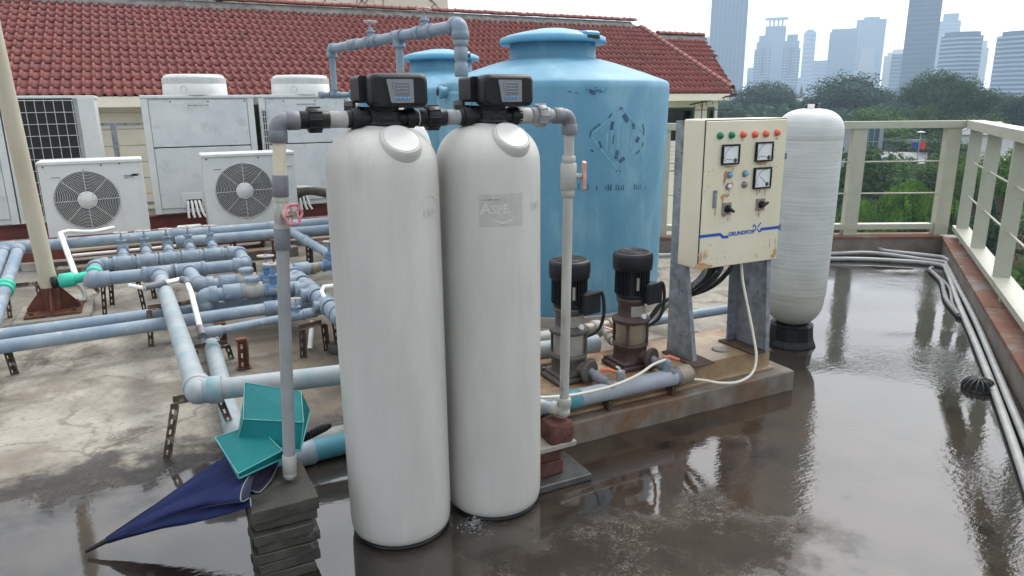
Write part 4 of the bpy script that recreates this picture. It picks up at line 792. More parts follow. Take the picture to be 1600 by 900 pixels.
# ------------------------------------------------------------------ softener vessels
TR_ = .2055
def on_tank(c, az, z, h=.0012):
    d = Vector((math.sin(az), -math.cos(az), 0)); return Vector((c[0], c[1], 0))+d*(TR_+h)+Vector((0, 0, z))
def softener(c, label, lean=0.):
    t = thing('softener_vessel', label, 'water softener', (c[0], c[1], 0), 'off white softener vessels with black control heads'); C_ = (c[0], c[1], 0)
    T = Matrix.Translation(C_)
    MB().lathe([(.172, 0), (.195, .002), (.197, .010), (.19, .015)], C_, 48).build('base_ring', 'black', t)
    prof = [(.165, .013), (.188, .016), (.199, .027), (.2035, .05), (TR_, .1), (TR_*1.002, .8), (TR_, 1.40), (.2045, 1.462)]
    for k in range(1, 13):
        q = PI/2*k/13; prof.append((.062+.142*math.cos(q)**1.0, 1.478+.142*math.sin(q)))
    prof += [(.066, 1.622), (.062, 1.626)]
    MB().lathe(prof, C_, 72, M4=None).build('shell', 'tank', t)
    # round badge boss on the shoulder
    n_ = Vector((.055, -.64, .768)).normalized(); bp = Vector((c[0]+.026, c[1]-.156, 1.577))+n_*.0105; b = MB()
    b.lathe([(.082, -.055), (.079, -.030), (.075, -.012), (.0715, -.004), (.0690, -.001), (.0672, .0005), (.0655, -.0005), (.0645, -.0025), (.0630, -.0025)], bp, 48, n_, cap=False); b.build('badge_boss', 'tank', t); b = MB(); b.lathe([(.0627, -.003), (.0622, -.0004), (.060, .0002), (0, .0002)], bp, 48, n_, smooth=False); b.build('badge', 'badge', t)
    # control head
    h = MB(); x, y = c[0]+.012, c[1]
    h.lathe([(.064, 1.622), (.070, 1.626), (.070, 1.636), (.060, 1.642), (.056, 1.66), (.060, 1.685), (.066, 1.692)], (x, y, 0), 28)
    h.box((x, y-.005, 1.655), (.10, .10, .06), bev=.012); h.cyl((x-.13, y, 1.65), (x+.13, y, 1.65), .031, n=18); h.cyl((x-.115, y, 1.65), (x-.085, y, 1.65), .037, n=18); h.cyl((x+.085, y, 1.65), (x+.115, y, 1.65), .037, n=18)
    h.cyl((x+.045, y+.06, 1.65), (x-.075, y+.06, 1.665), .03, n=14); h.lathe([(.044, 0), (.047, .01), (.047, .03), (.044, .04)], (x-.078, y+.07, 1.668), 10, (-1, .3, 0), smooth=False)
    vb = h.build('valve_body', 'black', t)
    g = MB(); w_, hh = .208, .118; zc = 1.746; yf = y-.095; yb = y+.01
    def rr(wx, hz, cx, cz, yy, rd, n=5):
        o = []
        for (sx, sz, a0) in ((1, 1, 0), (-1, 1, PI/2), (-1, -1, PI), (1, -1, 3*PI/2)):
            for k in range(n+1): q = a0+PI/2*k/n; o.append(Vector((cx+sx*(wx/2-rd)+rd*math.cos(q), yy, cz+sz*(hz/2-rd)+rd*math.sin(q))))
        return o
    hx = x+.042
    g.loft([rr(w_-.03, hh-.03, hx, zc, yf-.002, .016), rr(w_-.012, hh-.012, hx, zc, yf+.004, .022), rr(w_, hh, hx, zc, yf+.016, .026), rr(w_, hh, hx, zc, yf+.07, .026), rr(w_-.01, hh-.008, hx, zc+.002, yb, .02)], True, True)
    cov = g.build('head_cover', 'black', t)
    g = MB(); g.loft([rr(.10, .094, hx-.075, zc+.006, yb-.015, .012), rr(.10, .094, hx-.075, zc+.006, yb+.10, .012)], True, True); g.loft([rr(.13, .09, hx+.02, zc, yb-.01, .02), rr(.12, .08, hx+.02, zc, yb+.06, .02)], True, True); g.build('rear_cover', 'black', t)
    f = MB(); yy = yf-.0035     # sloping left cheek and bezel on the front
    f.prism([(hx-.097, yy, zc+.040), (hx-.072, yy, zc+.047), (hx-.050, yy, zc-.047), (hx-.074, yy, zc-.047), (hx-.097, yy, zc-.034)], (0, .003, 0)); f.build('front_cheek', 'black', cov)
    f = MB(); hx -= .020; bx = [(hx-.030, zc+.038), (hx+.062, zc+.038), (hx+.065, zc+.035), (hx+.065, zc-.039), (hx+.062, zc-.042), (hx-.014, zc-.042), (hx-.018, zc-.039), (hx-.032, zc+.035)]
    f.prism([(a_, yf-.0075, b_) for a_, b_ in bx], (0, .0055, 0)); f.build('bezel', 'bezel', cov)
    f = MB(); f.prism([(hx-.013, yf-.009, zc+.025), (hx+.049, yf-.009, zc+.025), (hx+.049, yf-.009, zc-.016), (hx-.007, yf-.009, zc-.016)], (0, .0012, 0)); f.build('display', 'lcd', cov)
    f = MB()
    for k in range(5): f.box((hx-.008+k*.0006, yf-.0095, zc+.019-k*.0075), (.006, .0012, .0016))
    for k in range(6):
        for j in range(3): f.box((hx+.004+k*.0075, yf-.0095, zc+.017-j*.011), (.0042, .0008, .0012))
    f.build('display_text', 'wire', cov)
    for k in range(4): MB().box((hx+.000+k*.0148, yf-.0095, zc-.027), (.0095, .004, .0085), bev=.0015).build('button', 'btn', cov)
    return t
S1 = (.754, 2.57); S2 = (1.184, 2.574)
s1 = softener(S1, 'nearer softener vessel with its black head piped from the left riser'); s2 = softener(S2, 'softener vessel with a worn rectangular sticker and piped to the right hand riser')
# worn stickers
def tank_patch(c, a0, a1, z0, z1, h=.0012, n=14):
    vs = []; fs = []
    for i in range(n+1):
        q = a0+(a1-a0)*i/n; vs += [on_tank(c, q, z0, h), on_tank(c, q, z1, h)]
    return MB().add(vs, [(2*i, 2*i+2, 2*i+3, 2*i+1) for i in range(n)], True)
tank_patch(S2, -.605, .225, 1.255, 1.374).build('sticker', 'stick', s2)
pt = lambda c, a0, z0: (lambda x, y: on_tank(c, a0+x/TR_, z0+y, .0024))
q = text_on('A', .060, pt(S2, -.49, 1.318), .001); q2 = text_on('SPE', .046, pt(S2, -.235, 1.316), .001)
q.add(q2.v, q2.f); q.build('lettering', 'sticklt', s2)
q = MB(); n = 16; vs = []
for k in range(n+1):
    u = -.42+.50*k/n; z = 1.288-.022*math.sin(PI*k/n); w2 = .0045*math.sin(PI*k/n)+.0004; vs += [on_tank(S2, u, z-w2, .0024), on_tank(S2, u, z+w2, .0024)]
q.add(vs, [(2*i, 2*i+2, 2*i+3, 2*i+1) for i in range(n)]); q.build('swoosh', 'sticklt', s2)
q = text_on('EIO', .040, pt(S2, .62, 1.318), .0); q.build('lettering', 'badge', s2)
q = text_on('EIO', .045, pt(S1, .60, 1.322), .0); q.build('lettering', 'sticklt', s1)
q = MB(); n = 14; vs = []
for k in range(n+1):
    u = .36+.46*k/n; z = 1.35+.035*math.sin(PI*k/n*.9); w2 = .003; vs += [on_tank(S1, u, z-w2, .0016), on_tank(S1, u, z+w2, .0016)]
q.add(vs, [(2*i, 2*i+2, 2*i+3, 2*i+1) for i in range(n)]); q.build('swoosh', 'sticklt', s1)
q = MB()
for k in range(16): u = -.56+.36*k/16; h_ = r6.uniform(.001, .004); q.add([on_tank(S2, u, 1.352, .0022), on_tank(S2, u+.013, 1.352, .0022), on_tank(S2, u+.013, 1.352+h_, .0022), on_tank(S2, u, 1.352+h_, .0022)], [(0, 1, 2, 3)])
o = q.build('sticker_flecks', 'ink', s2); o['kind'] = 'stuff'

# link pipe between the two heads
lk = thing('link_pipe', 'short dark link pipe with a black union nut between the two softener heads', 'pipe', (.97, 2.57, 1.65))
MB().cyl((S1[0]+.13, 2.57, 1.65), (S2[0]-.105, 2.574, 1.65), .0265, n=16).build('pipe', 'mgrey', lk)
def union(parent, c, d, r, m='black', name='union_nut', Lw=.055):
    c = Vector(c); d = Vector(d).normalized(); u, v, _ = basis(d); b = MB(); b.cyl(c-d*Lw, c+d*Lw, r*1.22, n=18, ch=.003)
    b.cyl(c-d*Lw*.45, c+d*Lw*.45, r*1.72, n=20, ch=.004)
    for k in range(10): e = u*math.cos(2*PI*k/10)+v*math.sin(2*PI*k/10); b.cyl(c+e*r*1.70-d*Lw*.4, c+e*r*1.70+d*Lw*.4, r*.14, n=6)
    return b.build(name, m, parent)
union(lk, (.955, 2.571, 1.65), (1, 0, 0), .0265, 'black'); MB().cyl((S1[0]+.128, 2.57, 1.65), (S1[0]+.165, 2.57, 1.65), .030, n=16, ch=.002).build('coupling', 'mgrey', lk); MB().cyl((1.01, 2.572, 1.65), (1.05, 2.572, 1.65), .0285, n=16, ch=.002).build('coupling', 'mgrey', lk)
# left riser
lr = thing('riser_pipe', 'leaning grey riser pipe with a cream section and pink handwheel at the left', 'pipe', (.325, 2.57, .31))
b0 = Vector((.325, 2.57, .318)); b1 = Vector((.402, 2.57, 1.655)); up = (b1-b0).normalized(); PA = lambda z: b0+(b1-b0)*((z-.318)/(1.655-.318))
MB().cyl(PA(.34), PA(1.24), .0225, n=18).build('pipe', 'mgrey', lr); MB().cyl(PA(1.42), PA(1.58), .0222, n=18).build('clear_tube', 'cream', lr)
q = MB(); q.cyl(PA(.345), PA(.42), .0265, n=16, ch=.003); q.sphere(PA(.342), .0265); q.build('end_cap', 'oldpvc', lr)
elbow(MB(), b1-Vector((.004, 0, .006)), (1, 0, 0), -up, .0262, .058).build('elbow', 'dgrey', lr)
coupling(MB(), PA(1.43), up, .0275, .075).build('coupling', 'dgrey', lr); coupling(MB(), PA(1.245), up, .0285, .075).build('coupling', 'dgrey', lr)
q = MB(); c = PA(1.337); q.cyl(c-up*.055, c+up*.055, .026, n=16, ch=.003); ad = Vector((.42, -.90, 0)).normalized(); q.cyl(c, c+ad*.055, .018, .013, n=12); q.cyl(c+up*.04, c+up*.055, .029, n=10); q.cyl(c-up*.055, c-up*.04, .029, n=10); gv = q.build('gate_valve', 'oldpvc', lr)
q = MB(); q.cyl(c+ad*.05, c+ad*.075, .006, n=8); q.cyl(c+ad*.068, c+ad*.078, .012, n=6); q.build('stem', 'brass', gv); handwheel(gv, c+ad*.068, ad, .034, 'pink', spokes=5, lobes=6)
MB().cyl(b1+Vector((.02, 0, -.004)), (S1[0]-.125, 2.57, 1.65), .0245, n=18).build('pipe', 'mgrey', lr); MB().cyl((S1[0]-.185, 2.57, 1.65), (S1[0]-.118, 2.57, 1.65), .0295, n=18, ch=.002).build('coupling', 'oldpvc', lr)
q = MB(); q.cyl((S1[0]-.1885, 2.57, 1.65), (S1[0]-.1855, 2.57, 1.65), .030, n=18); q.cyl((S1[0]-.1175, 2.57, 1.65), (S1[0]-.114, 2.57, 1.65), .030, n=18); q.build('solvent_ring', 'white', lr)
union(lr, (.522, 2.57, 1.6505), (1, 0, 0), .0255, 'black', Lw=.052)
# right riser
rr2 = thing('riser_pipe', 'weathered grey riser pipe with a salmon ball valve handle by the right softener', 'pipe', (1.53, 2.57, .33))
tz = Vector((1.556, 2.575, 1.648)); bz = Vector((1.536, 2.565, .345)); dn = (bz-tz).normalized(); PB = lambda z: tz+(bz-tz)*((1.648-z)/(1.648-.345))
MB().cyl((S2[0]+.115, 2.574, 1.65), (1.50, 2.575, 1.65), .0245, n=18).build('pipe', 'oldpvc', rr2); coupling(MB(), (1.335, 2.574, 1.65), (1, 0, 0), .031, .07).build('coupling', 'oldpvc', rr2)
union(rr2, (1.418, 2.575, 1.65), (1, 0, 0), .0265, 'mgrey', Lw=.042); elbow(MB(), tz, (-1, 0, 0), dn, .0265, .062).build('elbow', 'dgrey', rr2)
MB().cyl(PB(1.60), PB(.36), .0212, n=18).build('pipe', 'oldpvc', rr2); q = MB(); elbow(q, bz, -dn, (-.5, .8, .05), .0255, .05); q.sphere(bz+Vector((0, 0, -.004)), .029); q.build('elbow', 'oldpvc', rr2)
MB().cyl(bz+Vector((-.02, .03, 0)), bz+Vector((-.17, .26, .02)), .024, n=16).build('pipe', 'pvc', rr2)
q = MB(); c = PB(1.40); q.cyl(c-dn*.055, c+dn*.055, .034, n=16, ch=.004); q.cyl(c-dn*.085, c-dn*.055, .0285, n=16, ch=.002); q.cyl(c+dn*.055, c+dn*.085, .0285, n=16, ch=.002); q.cyl(c, c+Vector((.055, -.02, 0)), .011, n=10); bv = q.build('ball_valve', 'oldpvc', rr2)
q = MB(); hc = c+Vector((.056, -.022, .0)); pr = [(-.012, .055), (.012, .062), (.017, .03), (.009, .0), (.014, -.045), (.006, -.062), (-.008, -.055), (-.012, -.01), (-.008, .02)]
q.prism([hc+Vector((a_*.3, a_*.95-.0, b_)) for a_, b_ in pr], (.014, -.004, 0)); q.build('handle', 'salmon', bv)

# slab stack under the left riser
r7 = random.Random(8)
words = ['lowest', 'second lowest', 'third lowest', 'middle', 'third from the top', 'second from the top', 'topmost']
z = 0.0
for k in range(7):
    h = .0425 if k < 6 else .054; wx, wy = (.222+r7.uniform(-.012, .012), .292+r7.uniform(-.014, .014)); cx, cy_ = .278+r7.uniform(-.012, .012), 2.565+r7.uniform(-.012, .012)
    if k == 6: wx, wy, cx, cy_ = .236, .305, .279, 2.565
    q = MB(); ang = r7.uniform(-.05, .05); nseg = 5
    # chipped outline
    out = []
    for (sx, sy, ex, ey) in ((-1, -1, 1, -1), (1, -1, 1, 1), (1, 1, -1, 1), (-1, 1, -1, -1)):
        for i in range(nseg): f_ = i/nseg; out.append((((sx+(ex-sx)*f_)*wx/2)+r7.uniform(-.0018, .0018)-sx*(.012 if r7.random() < .10 else 0), ((sy+(ey-sy)*f_)*wy/2)+r7.uniform(-.0018, .0018)))
    ca, sa = math.cos(ang), math.sin(ang); pl = [(cx+x*ca-y*sa, cy_+x*sa+y*ca) for x, y in out]; cen = (cx, cy_)
    shr = lambda s_: [(cen[0]+(x-cen[0])*s_, cen[1]+(y-cen[1])*s_) for x, y in pl]
    q.loft([[Vector((x, y, z+.0005)) for x, y in shr(.985)], [Vector((x, y, z+.003)) for x, y in pl], [Vector((x, y, z+h-.006)) for x, y in pl], [Vector((x, y, z+h-.003)) for x, y in shr(.985)]], True, False)
    o = q.build('concrete_paver', 'slab'); tag(o, f'mossy grey slab under the left riser, {words[k]} of its stack', 'paving slab', 'slabs stacked under the left riser'); z += h
# brick pier under the right riser
o = MB().box((1.505, 2.62, .0185), (.29, .25, .037), .0, bev=.006).build('concrete_paver', 'slabwet'); tag(o, 'dark wet slab lying on the floor under the brick pier', 'paving slab')
q = MB().box((1.45, 2.61, .074), (.16, .115, .07), .05, bev=.006).build('brick', 'brick'); tag(q, 'dark wet red brick lying on the wet slab, lowest of the pier', 'brick', 'bricks of the pier under the right riser')
q = MB().box((1.445, 2.612, .147), (.155, .11, .07), -.04, bev=.006).build('brick', 'brick'); tag(q, 'dark red brick in the middle of the pier under the grey tile', 'brick', 'bricks of the pier under the right riser')
o = MB().box((1.468, 2.60, .197), (.215, .17, .026), .03, bev=.004).build('paving_piece', 'concpad'); tag(o, 'broken pale grey tile laid on the bricks under the right riser', 'tile')
b = MB(); rs = []; r7 = random.Random(4)
for zz, s_ in ((.2105, .96), (.222, 1), (.25, 1.02), (.285, 1), (.302, .93)):
    rg = []
    for i in range(28):
        a_ = 2*PI*i/28; ca, sa = math.cos(a_), math.sin(a_); m_ = max(abs(ca)/.060, abs(sa)/.058); rg.append(Vector((1.505+ca/m_*s_+r7.uniform(-.003, .003), 2.575+sa/m_*s_+r7.uniform(-.003, .003), zz+r7.uniform(-.002, .002))))
    rs.append(rg)
b.loft(rs, True, False); o = b.build('brick', 'brick'); tag(o, 'broken rough red brick right under the riser elbow, topmost of the pier', 'brick', 'bricks of the pier under the right riser')

# umbrella
um = thing('umbrella', 'navy blue folded umbrella lying with its tip on the wet floor', 'umbrella', (-.4, 2.92, .03))
T0 = Vector((-.41, 2.925, .022)); T1 = Vector((.535, 2.772, .415)); ax = (T1-T0).normalized(); wv = Vector((-.12, -.98, .03)); wv = (wv-ax*wv.dot(ax)).normalized(); hv_ = ax.cross(wv).normalized()
if hv_.z < 0: hv_ = -hv_
L_ = (T1-T0).length
MB().tube([T0+ax*(-.005), T0+ax*.09], [.008, .011], 12).build('tip', 'black', um); MB().cyl(T0+ax*.08, T0+ax*(L_*.86), .006, n=8).build('shaft', 'black', um)
q = MB(); q.tube([T0+ax*L_*.86, T0+ax*L_*.88, T0+ax*L_*.97, T0+ax*L_*.995, T0+ax*L_], [.012, .016, .018, .014, .004], 14)
for k in range(5): q.torus(T0+ax*L_*(.90+.012*k), ax, .0172, .0022, 14, 4)
q.build('handle', 'black', um)
rs = []; NS = 26; NA = 64
for i in range(NS):
    t_ = i/(NS-1); s_ = .075+t_*.655; c = T0+ax*(s_*L_) + wv*(.165*t_**1.1)+Z*(.052*t_**1.2); W = .012+.222*t_**.95; Hh = .010+.034*math.sin(min(1, t_*1.15)*PI*.62); rg = []
    for k in range(NA):
        a_ = 2*PI*k/NA; fold = 1+(.17*math.sin(3*a_+.6)+.17*math.sin(7*a_+3.5*t_)+(.06*math.sin(13*a_-4*t_)+.035*math.sin(19*a_+9*t_))*(1-.6*t_))*min(1, t_*1.8); x = math.cos(a_)*W*fold; y = math.sin(a_)*Hh*fold
        p = c+wv*x+hv_*y+ax*(.02*math.cos(4*a_)*t_**4 - .07*math.cos(a_)*t_**2)
        p.z = max(p.z, .004+.002*math.sin(9*a_)); rg.append(p)
    rs.append(rg)
q = MB(); q.loft(rs, False, True); q.build('canopy', 'navy', um)
q = MB(); ins = [[c0+(c_-c0)*1.0 for c_ in rs[-1]] for c0 in [sum(rs[-1], Vector())/NA]][0]; c0 = sum(rs[-1], Vector())/NA
q.loft([[p+ax*.001 for p in rs[-1]], [c0+(p-c0)*.93-ax*.012 for p in rs[-1]], [c0+(p-c0)*.35-ax*.16 for p in rs[-1]]], True, True); q.build('lining', 'silver', um)
q = MB()
for k in (5, 20, 36, 52): q.tube([rs[i][k]+(rs[i][k]-T0-ax*(rs[i][k]-T0).dot(ax)).normalized()*.0012 for i in range(0, NS)], .0022, 5)
q.build('seam_crease_shade', 'black', um); q = MB(); q.tube([p for p in rs[-1]]+[rs[-1][0]], .0024, 5); q.build('hem', 'bezel', um)  # seam lines coloured black to stand in for shade in the canopy creases
# two teal plastic bins
def shell(parent, quad, depth, th, m='tealbox', name='body'):   # open box: quad = 4 floor corners, depth vectors per corner
    q = MB(); a_ = [Vector(p) for p in quad]; b_ = [p+Vector(d) for p, d in zip(a_, depth)]; c0 = sum(a_+b_, Vector())/8
    ia = [p+(c0-p).normalized()*th for p in a_]; ib = [p+(sum(b_, Vector())/4-p).normalized()*th for p in b_]
    vs = a_+b_+ia+ib
    fs = [(0, 1, 2, 3)]+[(i, (i+1) % 4, 4+(i+1) % 4, 4+i) for i in range(4)]+[(8, 9, 10, 11)]+[(8+i, 8+(i+1) % 4, 12+(i+1) % 4, 12+i) for i in range(4)]+[(4+i, 4+(i+1) % 4, 12+(i+1) % 4, 12+i) for i in range(4)]
    q.add(vs, fs); o = q.build(name, m, parent)
    bmx = bmesh.new(); bmx.from_mesh(o.data); bmesh.ops.bevel(bmx, geom=list(bmx.edges), offset=.004, segments=2, affect='EDGES'); bmx.to_mesh(o.data); bmx.free()
    e = MB()
    for i in range(4): e.tube([b_[i], b_[(i+1) % 4]], .0038, 6)
    e.build('rim', 'tealedge', o); e = MB()
    for i in range(4): e.tube([a_[i], a_[(i+1) % 4]], .0026, 6); e.tube([a_[i], b_[i]], .0022, 6)
    k = e.build('scuffed_edges', 'tealedge', o); k['kind'] = 'stuff'; return o
tb1 = thing('plastic_bin', 'upper teal plastic bin turned over on the lower bin beside the left riser', 'bin', (.3, 3, .4), 'teal plastic bins on the umbrella')
A_, B_, C_, D_ = Vector((.239, 3.038, .56)), Vector((.445, 2.899, .53)), Vector((.410, 2.677, .49)), Vector((.200, 2.796, .50))
shell(tb1, [A_, B_, C_, D_], [Vector((-.01, .05, -.11)), Vector((.035, .03, -.11)), Vector((-.03, -.055, -.09)), Vector((-.036, -.037, -.08))], .006)
tb2 = thing('plastic_bin', 'lower teal plastic bin tilted on the navy umbrella canopy', 'bin', (.2, 2.9, .35), 'teal plastic bins on the umbrella')
A_, B_, C_, D_ = Vector((.091, 2.808, .44)), Vector((.246, 2.830, .455)), Vector((.312, 2.605, .425)), Vector((.144, 2.546, .40))
shell(tb2, [A_, B_, C_, D_], [Vector((.01, .05, -.035)), Vector((.03, .05, -.035)), Vector((.015, .012, -.035)), Vector((.002, .0, -.02))], .005)

vt = thing('pressure_vessel', 'white vessel half hidden behind the two softener heads', 'pressure vessel', (1.105, 3.40, 0)); C_ = (1.105, 3.40, 0)
MB().lathe([(.14, 0), (.15, .02), (.15, 1.40)]+[(.15*math.cos(PI/2*k/8)**.8, 1.41+.25*math.sin(PI/2*k/8)) for k in range(8)]+[(.03, 1.663), (.03, 1.69), (0, 1.691)], C_, 40).build('shell', 'frp', vt)

# ------------------------------------------------------------------ pump set
pl = MB(); r7 = random.Random(9)
def chip_prism(x0, x1, y0, y1, z0, z1, n=26, j=.004):
    out = []
    for (a_, b_, c_, d_) in ((x0, y0, x1, y0), (x1, y0, x1, y1), (x1, y1, x0, y1), (x0, y1, x0, y0)):
        for i in range(n): out.append((a_+(c_-a_)*i/n+r7.uniform(-j, j), b_+(d_-b_)*i/n+r7.uniform(-j, j)))
    cx, cy_ = (x0+x1)/2, (y0+y1)/2
    ins = lambda s_, z: [Vector((x-(.006*s_ if x > cx else -.006*s_), y-(.006*s_ if y > cy_ else -.006*s_), z+r7.uniform(-.001, .001))) for x, y in out]
    return MB().loft([ins(0, z0), ins(0, z1-.008), ins(1, z1)], True, False)
o = chip_prism(1.28, 3.31, 2.835, 3.72, 0, .125).build('equipment_plinth', 'conc'); tag(o, 'low stained concrete plinth standing in water under the pumps and control panel', 'plinth'); o['kind'] = 'thing'
bd = thing('bedplate', 'rust stained raised bedplate carrying the two pumps and the control panel', 'bedplate', (2.3, 3.2, .125))
q = MB(); prof = [(1.4, 2.935, 3.40)]
q.prism([(1.36, 2.94, .126), (3.205, 2.94, .126), (3.205, 2.94, .246), (1.36, 2.94, .246)], (0, .44, 0)); q.build('deck', 'bed', bd)
q = MB(); q.box((2.285, 2.925, .135), (1.85, .04, .018), bev=.003); q.build('flange', 'bed', bd); q = MB(); q.box((2.285, 3.395, .135), (1.85, .04, .018), bev=.003); q.build('flange', 'bed', bd)
q = MB(); q.lathe([(.045, 0), (.05, .003), (.03, .004), (.0, .002)], (2.93, 3.07, .2462), 20); q.build('hole_cover', 'concpad', bd)
def pump(u, v, label, cast, sleeve):
    t = thing('booster_pump', label, 'pump', (u, v, .247), 'vertical booster pumps on the bedplate'); z0 = .247; C_ = (u, v, 0)
    q = MB(); q.box((u, v, z0+.014), (.25, .215, .028), bev=.008); q.box((u, v, z0+.035), (.21, .185, .03), bev=.01)
    q.lathe([(.098, z0+.045), (.094, z0+.06), (.094, z0+.12), (.10, z0+.125), (.10, z0+.142), (.085, z0+.146)], C_, 28)
    for s_ in (-1, 1):
        for s2_ in (-1, 1): q.cyl((u+s_*.105, v+s2_*.09, z0+.028), (u+s_*.105, v+s2_*.09, z0+.045), .011, n=6)
    q.cyl((u+.02, v-.07, z0+.075), (u+.045, v-.135, z0+.07), .036, n=16); q.lathe([(.062, 0), (.064, .004), (.064, .018), (.058, .022)], (u+.042, v-.13, z0+.07), 16, (.35, -.94, 0)); q.build('pump_foot', cast, t)
    MB().lathe([(.082, z0+.143), (.083, z0+.15), (.083, z0+.262), (.082, z0+.266)], C_, 28).build('sleeve', sleeve, t)
    for k in range(4): a_ = PI/4+k*PI/2; MB().cyl((u+.093*math.cos(a_), v+.093*math.sin(a_), z0+.13), (u+.093*math.cos(a_), v+.093*math.sin(a_), z0+.285), .0085, n=8).build('tie_rod', cast, t)
    q = MB(); q.lathe([(.098, z0+.262), (.106, z0+.266), (.108, z0+.282), (.102, z0+.287), (.078, z0+.295), (.074, z0+.305), (.074, z0+.37), (.082, z0+.38), (.084, z0+.402), (.07, z0+.406)], C_, 28); st = q.build('motor_stool', cast, t)
    q = MB(); e = Vector((.12, -1, 0)).normalized(); q.lathe([(.0795, z0+.30), (.0795, z0+.366)], C_, 28, cap=False)
    MB().add([(u+.0785*math.cos(a_), v+.0785*math.sin(a_), z) for z in (z0+.305, z0+.365) for a_ in [-2.2+k*.2 for k in range(9)]], [(k, k+1, 10+k, 9+k) for k in range(8)], True).build('coupling_guard', 'steel', st)
    q = MB(); d = Vector((.34, -.94, 0)); p = Vector((u, v, z0+.302))+d*.073; q.cyl(p, p+d*.02, .016, n=14, ch=.003); q.build('vent_plug', 'white', st)
    q = MB(); q.lathe([(.082, z0+.405), (.086, z0+.409), (.086, z0+.425), (.078, z0+.43), (.078, z0+.57)], C_, 28)
    q.build('motor_body', 'pumpmotor', t); q = MB()
    for k in range(36):
        a_ = 2*PI*k/36; q.box((u+.086*math.cos(a_), v+.086*math.sin(a_), z0+.50), (.020, .005, .145), a_)
    o = q.build('cooling_fins', 'pumpmotor', t); o['kind'] = 'stuff'
    q = MB(); q.lathe([(.101, z0+.56), (.107, z0+.563), (.110, z0+.60), (.110, z0+.636), (.106, z0+.652), (.094, z0+.658), (.0, z0+.658)], C_, 32); fc = q.build('fan_cover', 'pumpmotor', t)
    q = MB()
    for rr in (.026, .038, .05, .062, .074, .086): q.torus((u, v, z0+.659), (0, 0, 1), rr, .0028, 28, 4)
    for k in range(10): a_ = PI*k/5; q.cyl((u+.015*math.cos(a_), v+.015*math.sin(a_), z0+.66), (u+.088*math.cos(a_), v+.088*math.sin(a_), z0+.66), .0022, n=5)
    o = q.build('fan_grille', 'black', fc)
    MB().lathe([(.090, z0+.6586), (0, z0+.6587)], C_, 24).build('grille_well', 'dark', fc)
    q = MB(); T = Matrix.Translation((u+.065, v-.078, z0+.435)) @ Matrix.Rotation(.18, 4, 'Z'); q.box(None, (.112, .075, .108), M4=T, bev=.010); q.box(None, (.118, .012, .114), M4=T @ Matrix.Translation((0, -.036, 0)), bev=.005)
    tbx = q.build('terminal_box', 'pumpmotor', t); q = MB()
    for sx in (-1, 1):
        for sz in (-1, 1): p = T @ Vector((sx*.049, -.043, sz*.046)); q.cyl(p, p+Vector((0, -.003, 0)), .004, n=8)
    q.build('screw', 'steel', tbx) if False else None
    MB().add([(u+.0995*math.cos(a_), v+.0995*math.sin(a_), z) for z in (z0+.46, z0+.53) for a_ in (-1.95, -1.8)], [(0, 1, 3, 2)]).build('name_plate', 'steel', t)
    g0 = T @ Vector((.056, 0, .03)); cb_ = smooth([g0, g0+Vector((.035, .0, .012)), g0+Vector((.062, .012, -.05)), g0+Vector((.072, .03, -.15)), g0+Vector((.05, .06, -.23)), g0+Vector((-.02, .14, -.29))], 8)
    MB().tube(cb_, .0095, 8).build('power_cable', 'cableblack', t); MB().cyl(g0-Vector((.004, 0, 0)), g0+Vector((.03, 0, .01)), .014, n=10).build('cable_gland', 'black', t)
    # delivery stub with ball valve
    p0 = Vector((u+.05, v-.15, z0+.068)); p1 = Vector((u+.115, v-.265, z0+.012)); d = (p1-p0).normalized()
    MB().cyl(p0-d*.01, p1, .023, n=14).build('delivery_stub', 'dgrey', t); q = MB(); c = p0+(p1-p0)*.42; q.cyl(c-d*.042, c+d*.042, .0305, n=14, ch=.004); b_ = q.build('ball_valve', 'dgrey', t)
    q = MB(); q.cyl(c, c+Vector((.012, .004, .04)), .007, n=8); h0 = c+Vector((.012, .01, .042)); q.tube([h0, h0+Vector((.03, -.012, .004)), h0+Vector((.075, -.045, -.012))], [.010, .012, .008], 8); q.build('handle', 'orange', b_)
    return t
p1_ = pump(1.895, 3.12, 'grey based booster pump partly behind the right riser', 'castgrey', 'steel')
p2_ = pump(2.30, 3.12, 'brown rusty booster pump standing next to the control panel', 'castbrown', 'steelbrown')
# discharge manifold
dm = thing('discharge_manifold', 'thick grey discharge pipe along the front of the plinth with a brass coloured cap', 'pipe', (2, 2.875, .235)); r = .047
Y_ = 2.882; zz = .232
MB().cyl((1.80, Y_, zz), (2.47, Y_, zz), r, n=24).build('pipe', 'mpipe', dm); MB().cyl((1.30, Y_, zz), (1.80, Y_, zz), r*.97, n=24).build('pipe', 'pvcd', dm)
coupling(MB(), (1.765, Y_, zz), (1, 0, 0), r*1.09, .10).build('coupling', 'teal', dm); q = MB(); q.torus((1.83, Y_, zz), (1, 0, 0), r*1.06, .006, 24, 6); q.torus((1.71, Y_, zz), (1, 0, 0), r*1.05, .006, 24, 6); q.build('ring', 'oldpvc', dm) if False else None
q = MB(); coupling(q, (2.49, Y_, zz), (1, 0, 0), r*1.16, .085); q.lathe([(r*1.1, 0), (r*.9, .012), (r*.3, .018), (0, .019)], (2.532, Y_, zz), 20, (1, 0, 0)); q.build('end_cap', 'brass', dm); coupling(MB(), (2.437, Y_, zz), (1, 0, 0), r*1.08, .018).build('ring', 'dgrey', dm)
